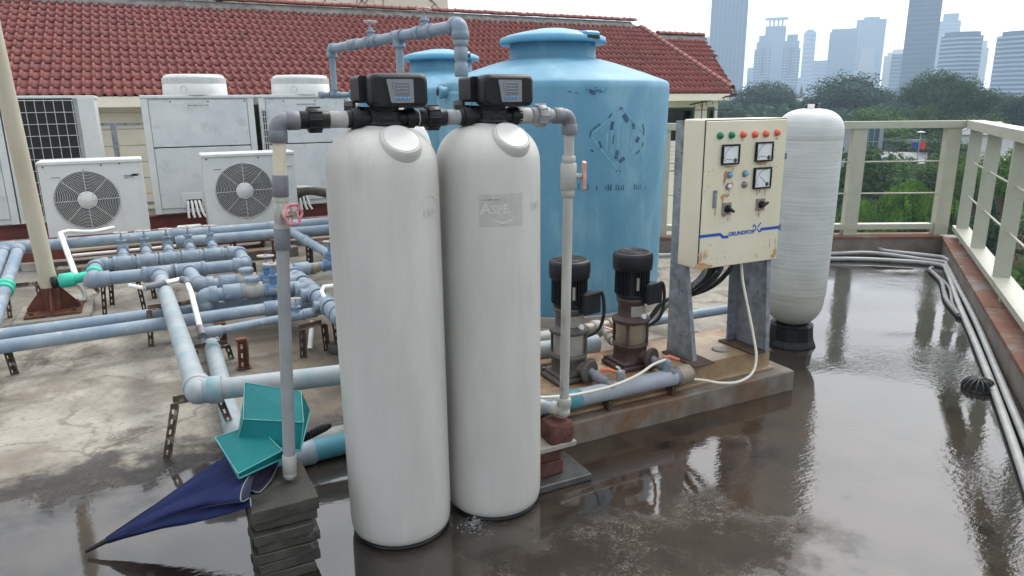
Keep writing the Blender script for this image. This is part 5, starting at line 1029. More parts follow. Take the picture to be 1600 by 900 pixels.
for u in (2.07, 2.375):
    q = MB(); q.cyl((u, Y_, zz+.03), (u, Y_, zz+.075), .021, n=14); q.cyl((u, Y_, zz+.07), (u, Y_, zz+.098), .024, n=8 if u > 2.2 else 14); o = q.build('socket', 'pvcd' if u > 2.2 else 'mgrey', dm)
    if u > 2.2: MB().lathe([(.02, 0), (.014, .012), (.010, .014), (0, .02)], (u, Y_, zz+.098), 12).build('plug', 'pvcd', o)
    else: MB().tube([(u, Y_, zz+.09), (u-.012, Y_, zz+.118), (u-.028, Y_-.004, zz+.128)], .006, 8).build('nipple', 'white', o)
for u in (1.62, 2.0, 2.42): MB().box((u, Y_+.01, .155), (.03, .06, .058), bev=.004).build('saddle', 'rustd', dm)
cb_ = MB().tube(smooth([(1.36, 2.80, .40), (1.50, 2.79, .335), (1.66, 2.81, .297), (1.80, 2.815, .285), (1.98, 2.82, .288), (2.15, 2.84, .308), (2.27, 2.868, .335), (2.36, 2.876, .345)], 10), .0075, 8).build('control_cable', 'cablewhite'); tag(cb_, 'cream cable sagging along the discharge pipe to its end plug', 'cable')
# suction side behind the pumps
sm_ = thing('suction_pipe', 'grey suction pipe running behind the pumps with salmon valve handles', 'pipe', (2.4, 3.5, .33))
MB().cyl((1.3, 3.56, .325), (2.20, 3.56, .325), .045, n=18).build('pipe', 'oldpvc', sm_); MB().cyl((2.5, 3.56, .315), (3.7, 3.56, .30), .032, n=16).build('pipe', 'pvc', sm_); MB().cyl((2.18, 3.56, .325), (2.45, 3.56, .325), .047, n=18).build('pipe', 'brass', sm_)
for u, m_ in ((2.20, 'oldpvc'), (2.36, 'oldpvc'), (2.47, 'brass')): coupling(MB(), (u, 3.56, .325), (1, 0, 0), .056, .05).build('coupling', m_, sm_)
for u in (1.98, 2.34):
    q = MB(); d = Vector((-.08, -.30, -.015)); p = Vector((u+.06, 3.53, .32)); q.cyl(p, p+d, .026, n=14); q.build('branch', 'oldpvc', sm_); q = MB(); c = p+d*.45; q.cyl(c-d.normalized()*.04, c+d.normalized()*.04, .036, n=12, ch=.004); b_ = q.build('ball_valve', 'brass', sm_); q = MB(); q.cyl(c, c+Z*.05, .007, n=8); q.box(c+Z*.052+Vector((.0, .03, 0)), (.02, .085, .010), .2, bev=.003); q.build('handle', 'salmon', b_)
q = MB(); q.cyl((1.56, 3.25, .30), (1.75, 3.20, .30), .03, n=14); q.cyl((1.60, 3.25, .30), (1.60, 3.25, .42), .025, n=12); o = q.build('suction_branch', 'oldpvc', sm_)
q = MB(); q.lathe([(.04, 0), (.062, .005), (.066, .02), (.062, .035), (.066, .05), (.062, .065), (.04, .07)], (1.66, 3.22, .49), 20, (.6, -.7, 0)); q.build('bellows', 'rust', sm_); MB().tube(smooth([(1.67, 3.2, .46), (1.69, 3.17, .38), (1.66, 3.16, .34), (1.62, 3.2, .36)], 6), .012, 8).build('hose', 'cableblack', sm_)
o = MB().tube(smooth([(1.95, 3.34, .56), (2.03, 3.36, .44), (2.05, 3.36, .34), (2.02, 3.40, .27), (2.12, 3.42, .262)], 8), .012, 8).build('power_cable', 'cableblack'); tag(o, 'black cable drooping onto the bedplate between the two pumps', 'cable')

# ------------------------------------------------------------------ control panel and its stand
st = thing('panel_stand', 'galvanised steel stand with two flared legs under the control panel', 'stand', (2.88, 3.1, .247))
def leg(u, s_):
    q = MB(); q.prism([(u, 3.085, 1.598), (u, 3.21, 1.596), (u, 3.20, .2475), (u, 2.962, .2475), (u, 3.085, .86)], (.006, 0, 0)); q.prism([(u+.0062, 3.21, 1.596), (u+.0062+s_*.07, 3.21, 1.596), (u+.0062+s_*.07, 3.2, .2475), (u+.0062, 3.2, .2475)], (0, -.005, 0)); q.prism([(u+.0062, 2.962, .2475), (u+.0062+s_*.022, 2.962, .2475), (u+.0062+s_*.022, 3.084, .86), (u+.0062, 3.084, .86)], (0, .004, 0))
    return q.build('leg', 'galv', st)
leg(2.63, 1)
q = MB(); q.prism([(3.134, 3.085, 1.598), (3.134, 3.21, 1.596), (3.134, 3.165, .2475), (3.134, 2.885, .2475), (3.134, 2.93, .81), (3.134, 3.085, .92)], (.006, 0, 0)); q.prism([(3.1338, 3.165, .2475), (3.1338, 3.21, 1.596), (3.065, 3.21, 1.596), (3.065, 3.165, .2475)], (0, -.005, 0)); q.prism([(3.1338, 2.885, .2475), (3.1338, 2.93, .81), (3.110, 2.93, .81), (3.110, 2.885, .2475)], (0, .004, 0)); q.build('leg', 'galv', st)
for u in (2.66, 3.10): MB().box((u, 3.045, .2525), (.15, .30, .009), bev=.003).build('foot_plate', 'rustd', st)
for z in (1.5, .95): MB().box((2.885, 3.135, z), (.498, .02, .05), bev=.002).build('crossbar', 'galv', st)
cp = thing('control_cabinet', 'cream control panel box with meters, coloured lamps and rust spots', 'control panel', (2.86, 2.99, .81))
X0, X1, Z0_, Z1_, VD = 2.575, 3.15, .812, 1.607, 2.90
q = MB(); q.box(((X0+X1)/2, 2.995, (Z0_+Z1_)/2), (X1-X0, .168, Z1_-Z0_), bev=.006); q.build('cabinet', 'panel', cp)
q = MB(); q.box(((X0+X1)/2, 2.9035, (Z0_+Z1_)/2-.002), (X1-X0-.004, .011, Z1_-Z0_-.012), bev=.003); dr = q.build('door', 'panel', cp); MB().box(((X0+X1)/2, 2.9105, (Z0_+Z1_)/2), (X1-X0+.0012, .003, Z1_-Z0_-.006)).build('door_gap_shade', 'dark', cp)  # dark strip stands in for the shaded groove between door and cabinet
S = VD/2.85; yf = 2.8975; DU_ = lambda u, z: (u*S, yf, 1.7+(z-1.7)*S)
q = MB()
for u, z, m_ in [(2.618, 1.527, 'lampgreen'), (2.696, 1.528, 'lampgreen'), (2.775, 1.529, 'lampred'), (2.858, 1.527, 'lampred'), (2.935, 1.528, 'lampred'), (3.016, 1.531, 'lampred')]:
    p = Vector(DU_(u, z)); MB().lathe([(.0185, 0), (.0185, .004), (.0165, .006), (.0165, .014), (.010, .019), (0, .0205)], p, 20, (0, -1, 0)).build('indicator_lamp', m_, dr)
for (u0, z0, u1, z1, ang) in [(2.635, 1.481, 2.753, 1.378, 3.0), (2.868, 1.486, 2.99, 1.384, 3.0), (2.868, 1.352, 2.992, 1.239, 2.45)]:
    a_, b_ = Vector(DU_(u0, z0)), Vector(DU_(u1, z1)); c = (a_+b_)/2; w2, h2 = (b_.x-a_.x), (a_.z-b_.z); fr_ = MB()
    for (dx, dz, sx, sz) in ((0, h2/2-.004, w2, .009), (0, -h2/2+.004, w2, .009), (-w2/2+.004, 0, .009, h2-.0185), (w2/2-.004, 0, .009, h2-.0185)): fr_.box((c.x+dx, yf-.008, c.z+dz), (sx, .016, sz), bev=.002)
    fo = fr_.build('meter_frame', 'black', dr); MB().box((c.x, yf-.0045, c.z), (w2-.012, .009, h2-.012)).build('meter_face', 'meter', fo)
    nd = MB(); pv_ = Vector((c.x+w2*.28, yf-.0098, c.z-h2*.30)); nd.tube([pv_, pv_+Vector((math.cos(ang), 0, math.sin(ang)))*w2*.56], .0012, 4); nd.lathe([(.012, 0), (.010, .003), (0, .004)], pv_+Vector((0, .0005, 0)), 12, (0, -1, 0))
    for k in range(9): t_ = 1.65+1.45*k/8; e = Vector((math.cos(t_), 0, math.sin(t_))); nd.tube([pv_+e*w2*.62, pv_+e*w2*.70], .0009, 4)
    nd.build('needle', 'ink', fo); s_ = MB(); s_.tube([pv_+Vector((math.cos(1.6+1.5*k/12), 0, math.sin(1.6+1.5*k/12)))*w2*.66 for k in range(13)], .0006, 4); tx = text_on('V' if u0 < 2.8 else 'A', .014, lambda x, y: Vector((c.x-w2*.28+x, yf-.0093, c.z-h2*.30+y))); s_.add(tx.v, tx.f); s_.build('scale', 'ink', fo)
for u, z, m_ in [(2.70, 1.324, 'lampblue'), (2.807, 1.325, 'lampblue'), (2.697, 1.264, 'white'), (2.808, 1.267, 'brass')]:
    p = Vector(DU_(u, z)); b_ = MB().lathe([(.0185, 0), (.0185, .006), (.016, .009), (.016, .012)], p, 18, (0, -1, 0)).build('push_button', 'bezel', dr); MB().lathe([(.0125, .0121), (.0125, .017), (.010, .019), (0, .019)], p, 16, (0, -1, 0)).build('button_cap', m_, b_)
for u, z, ang in [(2.694, 1.146, -.45), (2.935, 1.152, .3)]:
    p = Vector(DU_(u, z)); b_ = MB().box(p+Vector((0, -.004, 0)), (.062, .009, .066), bev=.002).build('switch_plate', 'brass', dr); q = MB(); q.lathe([(.021, .008), (.021, .014), (.017, .018), (.017, .022)], p, 18, (0, -1, 0)); d = Vector((math.cos(ang), 0, math.sin(ang))); q.tube([p+Vector((0, -.026, 0))-d*.016, p+Vector((0, -.028, 0)), p+Vector((0, -.026, 0))+d*.036], [.008, .011, .007], 8); q.build('rotary_knob', 'black', b_)
p = Vector(DU_(2.61, 1.202)); q = MB(); q.box(p+Vector((0, -.003, 0)), (.026, .006, .094), bev=.002); lk_ = q.build('lock_plate', 'galv', dr); q = MB(); q.box(p+Vector((0, -.0075, .006)), (.012, .003, .05), bev=.001); q.lathe([(.005, .006), (.004, .009), (0, .0095)], p+Vector((0, 0, -.03)), 10, (0, -1, 0)); q.build('latch', 'steel', lk_)
for z in (1.40, 1.0): MB().box((X1+.004, 2.906, .0+z), (.016, .02, .036), bev=.002).build('hinge', 'dgrey', dr)
q = MB(); pts = [(2.515, 1.0185), (2.665, 1.0185), (2.69, 1.000), (2.722, 1.000), (2.722, .985), (2.683, .985), (2.66, 1.0025), (2.515, 1.0025)]
q.prism([Vector(DU_(u, z)) for u, z in pts], (0, -.001, 0)); q.build('blue_stripe', 'print', dr); q = MB(); q.prism([Vector(DU_(u, z)) for u, z in [(2.955, 1.0205), (3.092, 1.0205), (3.092, 1.0045), (2.955, 1.0045)]], (0, -.001, 0)); q.build('blue_stripe', 'print', dr)
c = Vector(DU_(2.812, 1.0045)); text_on('GRUNDFOS', .031, lambda x, y: Vector((c.x+x, yf-.0012, c.z+y)), .0011, 1.12).build('lettering', 'print', dr)
q = MB(); c = Vector(DU_(2.925, 1.020)); e1 = Vector((.6, 0, .8)).normalized(); e2 = Vector((-.8, 0, .6)).normalized()
def bar(a_, b_, w2): d = (b_-a_).normalized(); n_ = Vector((-d.z, 0, d.x)); q.prism([a_+n_*w2, b_+n_*w2, b_-n_*w2, a_-n_*w2], (0, -.001, 0))
c.y = yf-.0002
for (x0, z0, x1, z1) in [(-.026, -.018, -.004, .0), (.004, .004, .028, .030), (-.022, .024, -.006, .006), (.004, -.004, .024, -.024), (-.027, .024, -.027, .008), (.029, -.006, .029, -.024)]: bar(c+Vector((x0, 0, z0)), c+Vector((x1, 0, z1)), .0036)
q.build('emblem', 'print', dr)
# rust bleeding round the fittings (irregular flat blots)
def blot(mb, u, z, ru, rz, rr_=r6, n=18, yy=yf-.0006):
    c = Vector(DU_(u, z)); c.y = yy; mb.add([c]+[c+Vector((math.cos(2*PI*k/n)*ru*rr_.uniform(.45, 1.1), 0, math.sin(2*PI*k/n)*rz*rr_.uniform(.45, 1.1))) for k in range(n)], [(0, 1+k, 1+(k+1) % n) for k in range(n)])
q = MB()
for (u, z, a_, b_) in [(2.665, 1.20, .012, .035), (2.69, 1.215, .025, .012), (2.675, 1.32, .016, .03), (2.668, 1.295, .01, .02), (2.72, 1.27, .014, .02), (2.93, 1.372, .05, .012), (3.00, 1.40, .012, .022), (2.925, 1.225, .006, .018), (2.678, 1.108, .016, .008), (2.93, 1.104, .005, .022), (2.545, .848, .05, .026), (2.60, .842, .04, .012), (2.535, .89, .014, .03), (3.075, .875, .018, .034), (3.06, .85, .02, .014), (2.755, 1.43, .006, .03), (3.0, 1.30, .012, .016), (2.69, 1.365, .03, .006), (2.775, 1.50, .004, .012), (3.02, 1.50, .012, .006), (2.93, .87, .004, .02), (2.945, .86, .004, .012), (2.60, .96, .008, .004), (2.58, .90, .006, .012)]: blot(q, u, z, a_, b_)
for k in range(46): blot(q, r6.choice([2.53, 2.56, 2.66, 2.69, 2.72, 3.0, 3.01])+r6.gauss(0, .02), r6.choice([.86, .9, 1.22, 1.3, 1.38])+r6.gauss(0, .03), r6.uniform(.002, .006), r6.uniform(.002, .007), n=8)
for k in range(34):
    u, z = r6.choice([(2.66, 1.375), (2.72, 1.375), (2.90, 1.375), (2.97, 1.375), (2.90, 1.235), (2.95, 1.235), (2.69, 1.25), (2.70, 1.11), (2.93, 1.115), (2.60, 1.15), (3.05, .95), (2.55, .93)]); u += r6.gauss(0, .014); blot(q, u, z-r6.uniform(.005, .03), r6.uniform(.0012, .003), r6.uniform(.012, .035), n=10)
o = q.build('rust_stain', 'ruststain', dr); o['kind'] = 'stuff'
# cables under the panel
cg = thing('panel_cables', 'bundle of black and grey cables hanging from the bottom of the control panel', 'cable', (2.8, 3.0, .8))
for k, (u, v, dx, m_, rr_) in enumerate([(2.72, 3.0, .0, 'flex', .015), (2.77, 3.01, .02, 'cableblack', .014), (2.81, 2.98, .03, 'cableblack', .016), (2.86, 3.02, .05, 'cableblack', .012), (2.90, 2.99, .04, 'cableblack', .013), (2.93, 3.02, .06, 'cableblack', .010), (2.84, 3.05, .03, 'cableblack', .014)]):
    MB().tube(smooth([(u, v, .815), (u-.01, v+.02, .74), (u-.03-dx*.3, v+.14, .62), (2.69+dx, 3.30+k*.012, .49), (2.66+dx*.6, 3.40+k*.01, .36), (2.52, 3.47, .27)], 9), rr_, 8).build('cable', m_, cg); MB().cyl((u, v, .80), (u, v, .824), rr_*1.5, n=8).build('cable_gland', 'dgrey', cg)
o = MB().tube(smooth([(2.93, 2.95, .81), (2.925, 2.92, .70), (2.94, 2.88, .55), (2.955, 2.84, .40), (2.95, 2.80, .28), (2.90, 2.775, .20), (2.80, 2.78, .165), (2.70, 2.82, .165), (2.62, 2.87, .18), (2.50, 2.93, .19)], 10), .0078, 8).build('hanging_cable', 'cablewhite'); tag(o, 'cream cable hanging from the control panel in a loop over the plinth edge', 'cable')

# ------------------------------------------------------------------ fibreglass pressure vessel
fv = thing('pressure_vessel', 'white fibreglass wrapped pressure vessel on a black foot behind the control panel', 'pressure vessel', (3.965, 3.46, 0)); C_ = (3.965, 3.46, 0); Rv = .213
MB().lathe([(.165, .0), (.176, .003), (.172, .016), (.155, .05), (.146, .14), (.150, .15), (.13, .165)], C_, 12, smooth=False).build('foot_skirt', 'black', fv)
prof = [(.06, .13)]+[(Rv*.93*math.sin(PI/2*k/9)**.8,   .345-.195*math.cos(PI/2*k/9)) for k in range(1, 10)]+[(Rv*.968, .40)]
MB().lathe(prof, C_, 56).build('vessel_base', 'frp', fv)
prof = [(Rv*.967, .40)]; n = 150
for k in range(n+1): z = .403+k/n*(1.44-.403); prof.append((Rv*(.97+.03*min(1, (z-.5)/.5))+(.0007 if k % 2 else -.0004)+r6.uniform(-.0004, .0004), z))
MB().lathe(prof, C_, 64).build('wrapped_shell', 'frp', fv)
MB().lathe([(Rv*1.0, 1.4405), (Rv*1.008, 1.446), (Rv*1.006, 1.49)]+[(Rv*1.0*math.cos(PI/2*k/10)**.7, 1.50+.145*math.sin(PI/2*k/10)) for k in range(0, 9)]+[(.03, 1.648), (.0, 1.649)], C_, 56).build('vessel_dome', 'frp', fv)
q = MB(); q.lathe([(.045, 1.64), (.045, 1.665), (.038, 1.668)], C_, 20); q.box((3.99, 3.44, 1.668), (.07, .03, .02), .4, bev=.004); q.build('top_port', 'black', fv); MB().lathe([(.022, 1.64), (.022, 1.672), (0, 1.673)], (3.935, 3.44, 0), 12).build('port_plug', 'white', fv)
# conduits along the floor by the curb
cn = lambda i, m_, pts, rr_, lab: tag(MB().tube([q_ for q_ in smooth(pts, 7)], rr_, 10).build('conduit', m_), lab, 'conduit', 'conduits lying along the parapet curb')
lift = lambda pts, z: [(x, y, z) for x, y in pts]
cn(0, 'conduit', lift([(4.6, 6.62), (6.10, 6.05), (6.876, 5.66), (7.296, 5.357), (7.25, 5.10), (7.45, 4.66), (7.41, 4.53), (7.2, 4.30), (6.25, 3.50), (5.40, 2.90), (4.2, 1.97), (2.4, .60)], .05), .022, 'outer pale grey conduit bending round the roof corner beside the right curb')
cn(1, 'conduit', lift([(4.6, 6.40), (6.0, 5.75), (6.575, 5.405), (7.08, 5.19), (7.25, 4.72), (7.32, 4.50), (7.17, 4.36), (6.4, 3.76), (5.5, 3.06), (4.10, 2.02), (2.3, .68)], .032), .021, 'pale conduit lying just inside the outer one at the roof corner')
cn(2, 'conduit', lift([(5.2, 5.85), (6.5, 5.2), (7.0, 4.80), (7.20, 4.46), (6.95, 4.22), (5.95, 3.48), (4.9, 2.68), (3.75, 1.83), (2.2, .72)], .024), .022, 'innermost pale grey conduit next to the domed drain strainer')
cn(3, 'conduitd', lift([(7.02, 4.42), (6.9, 4.36), (6.55, 4.02), (6.0, 3.62), (5.62, 3.27)], .022), .019, 'dark conduit ending open in the water near the roof corner')
cn(4, 'conduitd', lift([(6.85, 4.30), (6.4, 3.85), (5.9, 3.50), (5.6, 3.24)], .020), .014, 'thin dark conduit beside the open ended dark conduit')
cn(5, 'conduit', lift([(7.42, 4.40), (6.75, 3.86), (6.1, 3.30), (5.5, 2.84), (4.5, 2.10), (3.1, 1.03), (2.4, .50)], .026), .024, 'thick pale conduit pressed against the right hand curb')
dr_ = thing('drain_strainer', 'black domed drain strainer standing in the water near the right curb', 'drain', (4.30, 2.32, 0)); q = MB(); c = Vector((4.30, 2.32, -.012)); q.lathe([(.085, 0), (.085, .014), (.075, .018)], c, 24); q.build('rim', 'drain', dr_); q = MB()
for k in range(16): a_ = 2*PI*k/16; e = Vector((math.cos(a_), math.sin(a_), 0)); q.tube([c+e*.088+Z*.01, c+e*.086+Z*.04, c+e*.065+Z*.066, c+e*.02+Z*.075], .0065, 6)
q.lathe([(.03, .07), (.028, .082), (0, .084)], c, 12); o = q.build('ribs', 'drain', dr_); MB().lathe([(.075, .012), (.07, .045), (.04, .062), (0, .064)], c, 16).build('core', 'dark', dr_)

# ------------------------------------------------------------------ condensers
def holed(x0, x1, z0, z1, cx, cz, r, y, n=48):     # rectangular sheet with a round hole, in the plane y
    vs = []; fs = []
    for k in range(n):
        a_ = 2*PI*k/n; c, s_ = math.cos(a_), math.sin(a_); vs.append((cx+r*c, y, cz+r*s_))
        t_ = min([((x1-cx)/c) if c > 1e-9 else ((x0-cx)/c) if c < -1e-9 else 1e9, ((z1-cz)/s_) if s_ > 1e-9 else ((z0-cz)/s_) if s_ < -1e-9 else 1e9]); vs.append((cx+t_*c, y, cz+t_*s_))
    for k in range(n): j = (k+1) % n; fs.append((2*k, 2*k+1, 2*j+1, 2*j))
    m_ = MB().add(vs, fs)
    for (x, z) in ((x0, z0), (x1, z0), (x1, z1), (x0, z1)):     # corner fillers
        best = min(range(n), key=lambda k: abs(math.atan2(z-cz, x-cx)-math.atan2(vs[2*k][2]-cz, vs[2*k][0]-cx))); k2 = [(best-1) % n, (best+1) % n]
        for j in k2:
            A_, B_ = vs[2*best+1], vs[2*j+1]
            if abs(A_[0]-B_[0]) > 1e-6 and abs(A_[2]-B_[2]) > 1e-6: m_.add([A_, B_, (x, y, z)], [(0, 1, 2)])
    return m_
def small_ac(u0, u1, z0, z1, yF, label, plate=True):
    w_, h_ = u1-u0, z1-z0; t = thing('condenser_unit', label, 'air conditioner', (u0, yF, z0), 'small one fan condensers before the large ones'); D_ = .36
    r_ = h_*.385; cx, cz = u0+w_*.42, z0+h_*.475
    q = MB(); q.box(((u0+u1)/2, yF+D_-.006, (z0+z1)/2), (w_, .012, h_)); q.box((u0+.006, yF+D_/2, (z0+z1)/2), (.012, D_-.026, h_-.002)); q.box((u1-.006, yF+D_/2, (z0+z1)/2), (.012, D_-.026, h_-.002)); q.box(((u0+u1)/2, yF+D_/2, z0+.01), (w_-.026, D_-.026, .02))
    f = holed(u0, u1, z0, z1-.03, cx, cz, r_, yF); q.add(f.v, f.f); q.build('casing', 'acwhite', t)
    q = MB(); q.box(((u0+u1)/2, yF+D_/2-.006, z1-.012), (w_+.012, D_+.018, .045), bev=.010); q.build('top_cover', 'acwhite', t)
    q = MB(); q.lathe([(r_, 0), (r_*.985, .012), (r_*.97, .10), (r_*.9, .105), (0, .106)], (cx, yF+.001, cz), 48, (0, 1, 0)); q.build('fan_recess', 'dark', t)
    q = MB()
    for k in range(3):
        a_ = 2*PI*k/3+.4; pts = []
        for j in range(6): b_ = a_+j*.16; pts.append((b_, .05-.012*j))
        vs = []
        for b_, y in pts: vs += [(cx+.09*math.cos(b_), yF+.02+y, cz+.09*math.sin(b_)), (cx+r_*.94*math.cos(b_*1.0-.1), yF+.02+y, cz+r_*.94*math.sin(b_-.1))]
        q.add(vs, [(2*i, 2*i+1, 2*i+3, 2*i+2) for i in range(5)], True)
    q.build('fan_blade', 'dgrey', t) if False else None
    q.cyl((cx, yF+.03, cz), (cx, yF+.09, cz), .09, n=20); o = q.build('fan', 'dgrey', t)
    q = MB(); nR = 15
    for k in range(nR+1):
        rr = r_*.26+(r_*1.02-r_*.26)*k/nR; q.torus((cx, yF-.006-.012*math.sin(PI*k/nR), cz), (0, 1, 0), rr, .003 if k < nR else .007, 48, 4)
    for k in range(8):
        a_ = PI/4*k+.02; c, s_ = math.cos(a_), math.sin(a_); q.tube([(cx+c*r_*f_, yF-.009-.012*math.sin(PI*f_), cz+s_*r_*f_) for f_ in (.22, .4, .6, .8, 1.02)], .0042, 5)
    o = q.build('fan_guard', 'wire', t)
    q = MB(); q.lathe([(r_*.31, 0), (r_*.30, .010), (0, .012)], (cx, yF-.008, cz), 32, (0, -1, 0)); q.build('guard_hub', 'acwhite', t)
    q = MB(); x = u0+w_*.735; q.box((x, yF-.0015, (z0+z1)/2-.015), (.0035, .003, h_-.05)); q.build('panel_seam', 'acframe', t)
    for x in (u0+w_*.15, u0+w_*.93): q = MB(); q.box((x, yF-.002, z1-h_*.215), (.10 if x < cx else .085, .004, .026)); o = q.build('grip', 'acframe', t); q = MB(); q.box((x+.004, yF-.0045, z1-h_*.205), (.085 if x < cx else .07, .002, .006)); q.build('grip_slot', 'dark', o)
    for x, z in ((u0+.05, z1-.05), (u0+w_*.6, z1-.05), (u0+w_*.78, z1-.04), (cx, cz+r_*1.04), (cx, cz-r_*1.04)): MB().cyl((x, yF-.006, z), (x, yF+.002, z), .009, n=8).build('screw', 'rustd', t)
    if plate:
        q = MB(); q.box((u0+w_*.87, yF-.002, z1-h_*.17), (.155, .004, h_*.205)); pl_ = q.build('name_plate', 'acframe', t)
        for s_, dz in (('MITSUBISHI', -.042), ('ELECTRIC', -.062)): text_on(s_, .022, lambda x, y: Vector((u0+w_*.862+x, yF-.0045, z1-h_*.17+y+dz)), .0008).build('lettering', 'ink', pl_)
    for x in (u0+.12, u1-.12): MB().box((x, yF+D_/2, z0-.018), (.09, D_+.04, .034), bev=.004).build('foot', 'acframe', t)
    return t
small_ac(-1.085, -.105, .345, 1.14, 9.0, 'white single fan condenser behind the cream flag pole with a maker plate'); small_ac(.515, 1.55, .33, 1.155, 9.0, 'white single fan condenser behind the leaning left riser', False)

def big_ac(u0, u1, label, coil=False, front=True, yF=10.5, fan=True):
    t = thing('large_condenser', label, 'air conditioner', ((u0+u1)/2, yF, .30), 'large grey condensers along the house wall'); z0, z1, D_ = .31, 1.835, .76; w_ = u1-u0
    q = MB(); q.box(((u0+u1)/2, yF+D_/2+.012, (z0+z1)/2-.01), (w_-.02, D_-.02, z1-z0-.03)); q.build('casing', 'acgrey', t)
    for x in (u0+.04, u1-.04): q = MB(); q.box((x, yF+.03, (z0+z1)/2-.012), (.08, .06, z1-z0-.025), bev=.004); q.build('corner_post', 'acframe', t)
    if front:
        for (a_, b_) in ((z0+.07, z0+.86), (z0+.875, z1-.055)): q = MB(); q.box(((u0+u1)/2, yF+.012, (a_+b_)/2), (w_-.175, .016, b_-a_), bev=.004); q.build('front_panel', 'acgrey', t)
        q = MB(); q.box(((u0+u1)/2, yF+.017, z0+.8675), (w_-.165, .006, .014)); q.build('panel_gap', 'dark', t)
        for k in range(6): MB().cyl((u0+.115+k*(w_-.23)/5, yF-.002, z1-.075 if k % 2 else z0+.868), (u0+.115+k*(w_-.23)/5, yF+.006, z1-.075 if k % 2 else z0+.868), .010, n=8).build('screw', 'rustd', t)
        q = MB(); q.box(((u0+u1)/2-.01, yF+.003, z1-.125), (.36, .003, .034)); pl_ = q.build('name_plate', 'acframe', t); text_on('MITSUBISHI ELECTRIC', .027, lambda x, y: Vector(((u0+u1)/2-.01+x, yF+.0008, z1-.125+y)), .0006).build('lettering', 'ink', pl_)
        cx = u0+w_*.34; q = MB(); q.box((cx, yF-.001, z0+.165), (.27, .012, .20), bev=.003); ac_ = q.build('access_plate', 'acframe', t); q = MB(); q.box((cx+.02, yF-.008, z0+.115), (.19, .004, .12)); q.build('opening', 'dark', ac_)
        for k in range(4): MB().tube(smooth([(cx-.06+k*.045, yF+.05, z0+.16), (cx-.06+k*.048, yF-.04, z0+.13), (cx-.07+k*.06, yF-.09, z0+.0), (cx-.07+k*.07, yF-.10, z0-.06)], 5), .017, 8).build('refrigerant_pipe', 'white' if k else 'acwhite', t)
    else:
        x1 = u1-.22; q = MB(); q.box(((u0+x1)/2+.02, yF-.004, (z0+z1)/2+.02), (x1-u0-.06, .02, z1-z0-.1)); cl = q.build('coil', 'coil', t); q = MB()
        n1, n2 = 8, 11
        for k in range(n1): x = u0+.06+(x1-u0-.08)*k/(n1-1); q.cyl((x, yF-.024, z0+.06), (x, yF-.024, z1-.04), .0042, n=5)
        for k in range(n2): z = z0+.08+(z1-z0-.13)*k/(n2-1); q.cyl((u0+.05, yF-.03, z), (x1+.01, yF-.03, z), .0042, n=5)
        o = q.build('coil_guard', 'wire', cl); q = MB()
        for k in range(34): q.box(((u0+x1)/2+.02, yF-.0155, z0+.09+k*.0425), (x1-u0-.07, .004, .018))
        o = q.build('coil_fins', 'coil', cl); o['kind'] = 'stuff'; q = MB(); q.box(((x1+u1)/2+.015, yF-.002, (z0+z1)/2), (u1-x1-.04, .03, z1-z0-.04), bev=.004); q.build('side_panel', 'acframe', t)
    if coil:
        q = MB(); q.box((u0-.006, yF+D_/2+.02, z1-.62), (.012, D_-.22, 1.0)); q.build('side_coil', 'coil', t)
        q = MB(); q.box((u0+.055, yF-.004, z1-.55), (.06, .01, .72)); cl = q.build('coil', 'coil', t); q = MB()
        for k in range(9): q.cyl((u0+.022, yF-.013, z1-.9+k*.0875), (u0+.09, yF-.013, z1-.9+k*.0875), .005, n=5)
        for x in (.03, .056, .082): q.cyl((u0+x, yF-.012, z1-.91), (u0+x, yF-.012, z1-.19), .005, n=5)
        q.build('coil_guard', 'wire', cl)
    q = MB(); q.box(((u0+u1)/2, yF+D_/2, z1-.012), (w_+.012, D_+.02, .04), bev=.006); q.build('top_plate', 'acframe', t)
    if fan:
        c = ((u0+u1)/2, yF+D_/2, 0); rr = .395
        MB().lathe([(rr*1.03, z1+.008), (rr*1.02, z1+.15), (rr*1.0, z1+.155)], c, 48, cap=False).build('fan_shroud', 'acwhite', t)
        q = MB(); q.lathe([(rr*1.0, z1+.155), (rr*.985, z1+.23), (rr*.94, z1+.262), (rr*.86, z1+.275), (0, z1+.278)], c, 48); gd = q.build('shroud_cap', 'acframe', t)
        q = MB()
        for k in range(90): a_ = 2*PI*k/90; q.box((c[0]+rr*1.0*math.cos(a_), c[1]+rr*1.0*math.sin(a_), z1+.195), (.014, .011, .075), a_)
        o = q.build('guard_bars', 'acwhite', gd); o['kind'] = 'stuff'
        a_ = -PI/2-.42; e = Vector((math.cos(a_), math.sin(a_), 0)); q = MB(); p = Vector(c)+e*rr*1.02+Z*(z1+.085); q.torus(p, e, .042, .006, 20, 5, 5.4); q.build('emblem', 'acframe', gd)
    return t
big_ac(-2.95, -1.545, 'large pale condenser cut off by the left hand edge behind the cream pole'); big_ac(-1.53, -.545, 'large condenser showing its black coil behind a white wire grid', front=False, fan=False)
big_ac(-.035, 1.335, 'large weathered condenser in the middle with a round white fan shroud'); big_ac(1.405, 2.70, 'large weathered condenser behind the left riser with a narrow black coil strip', coil=True)
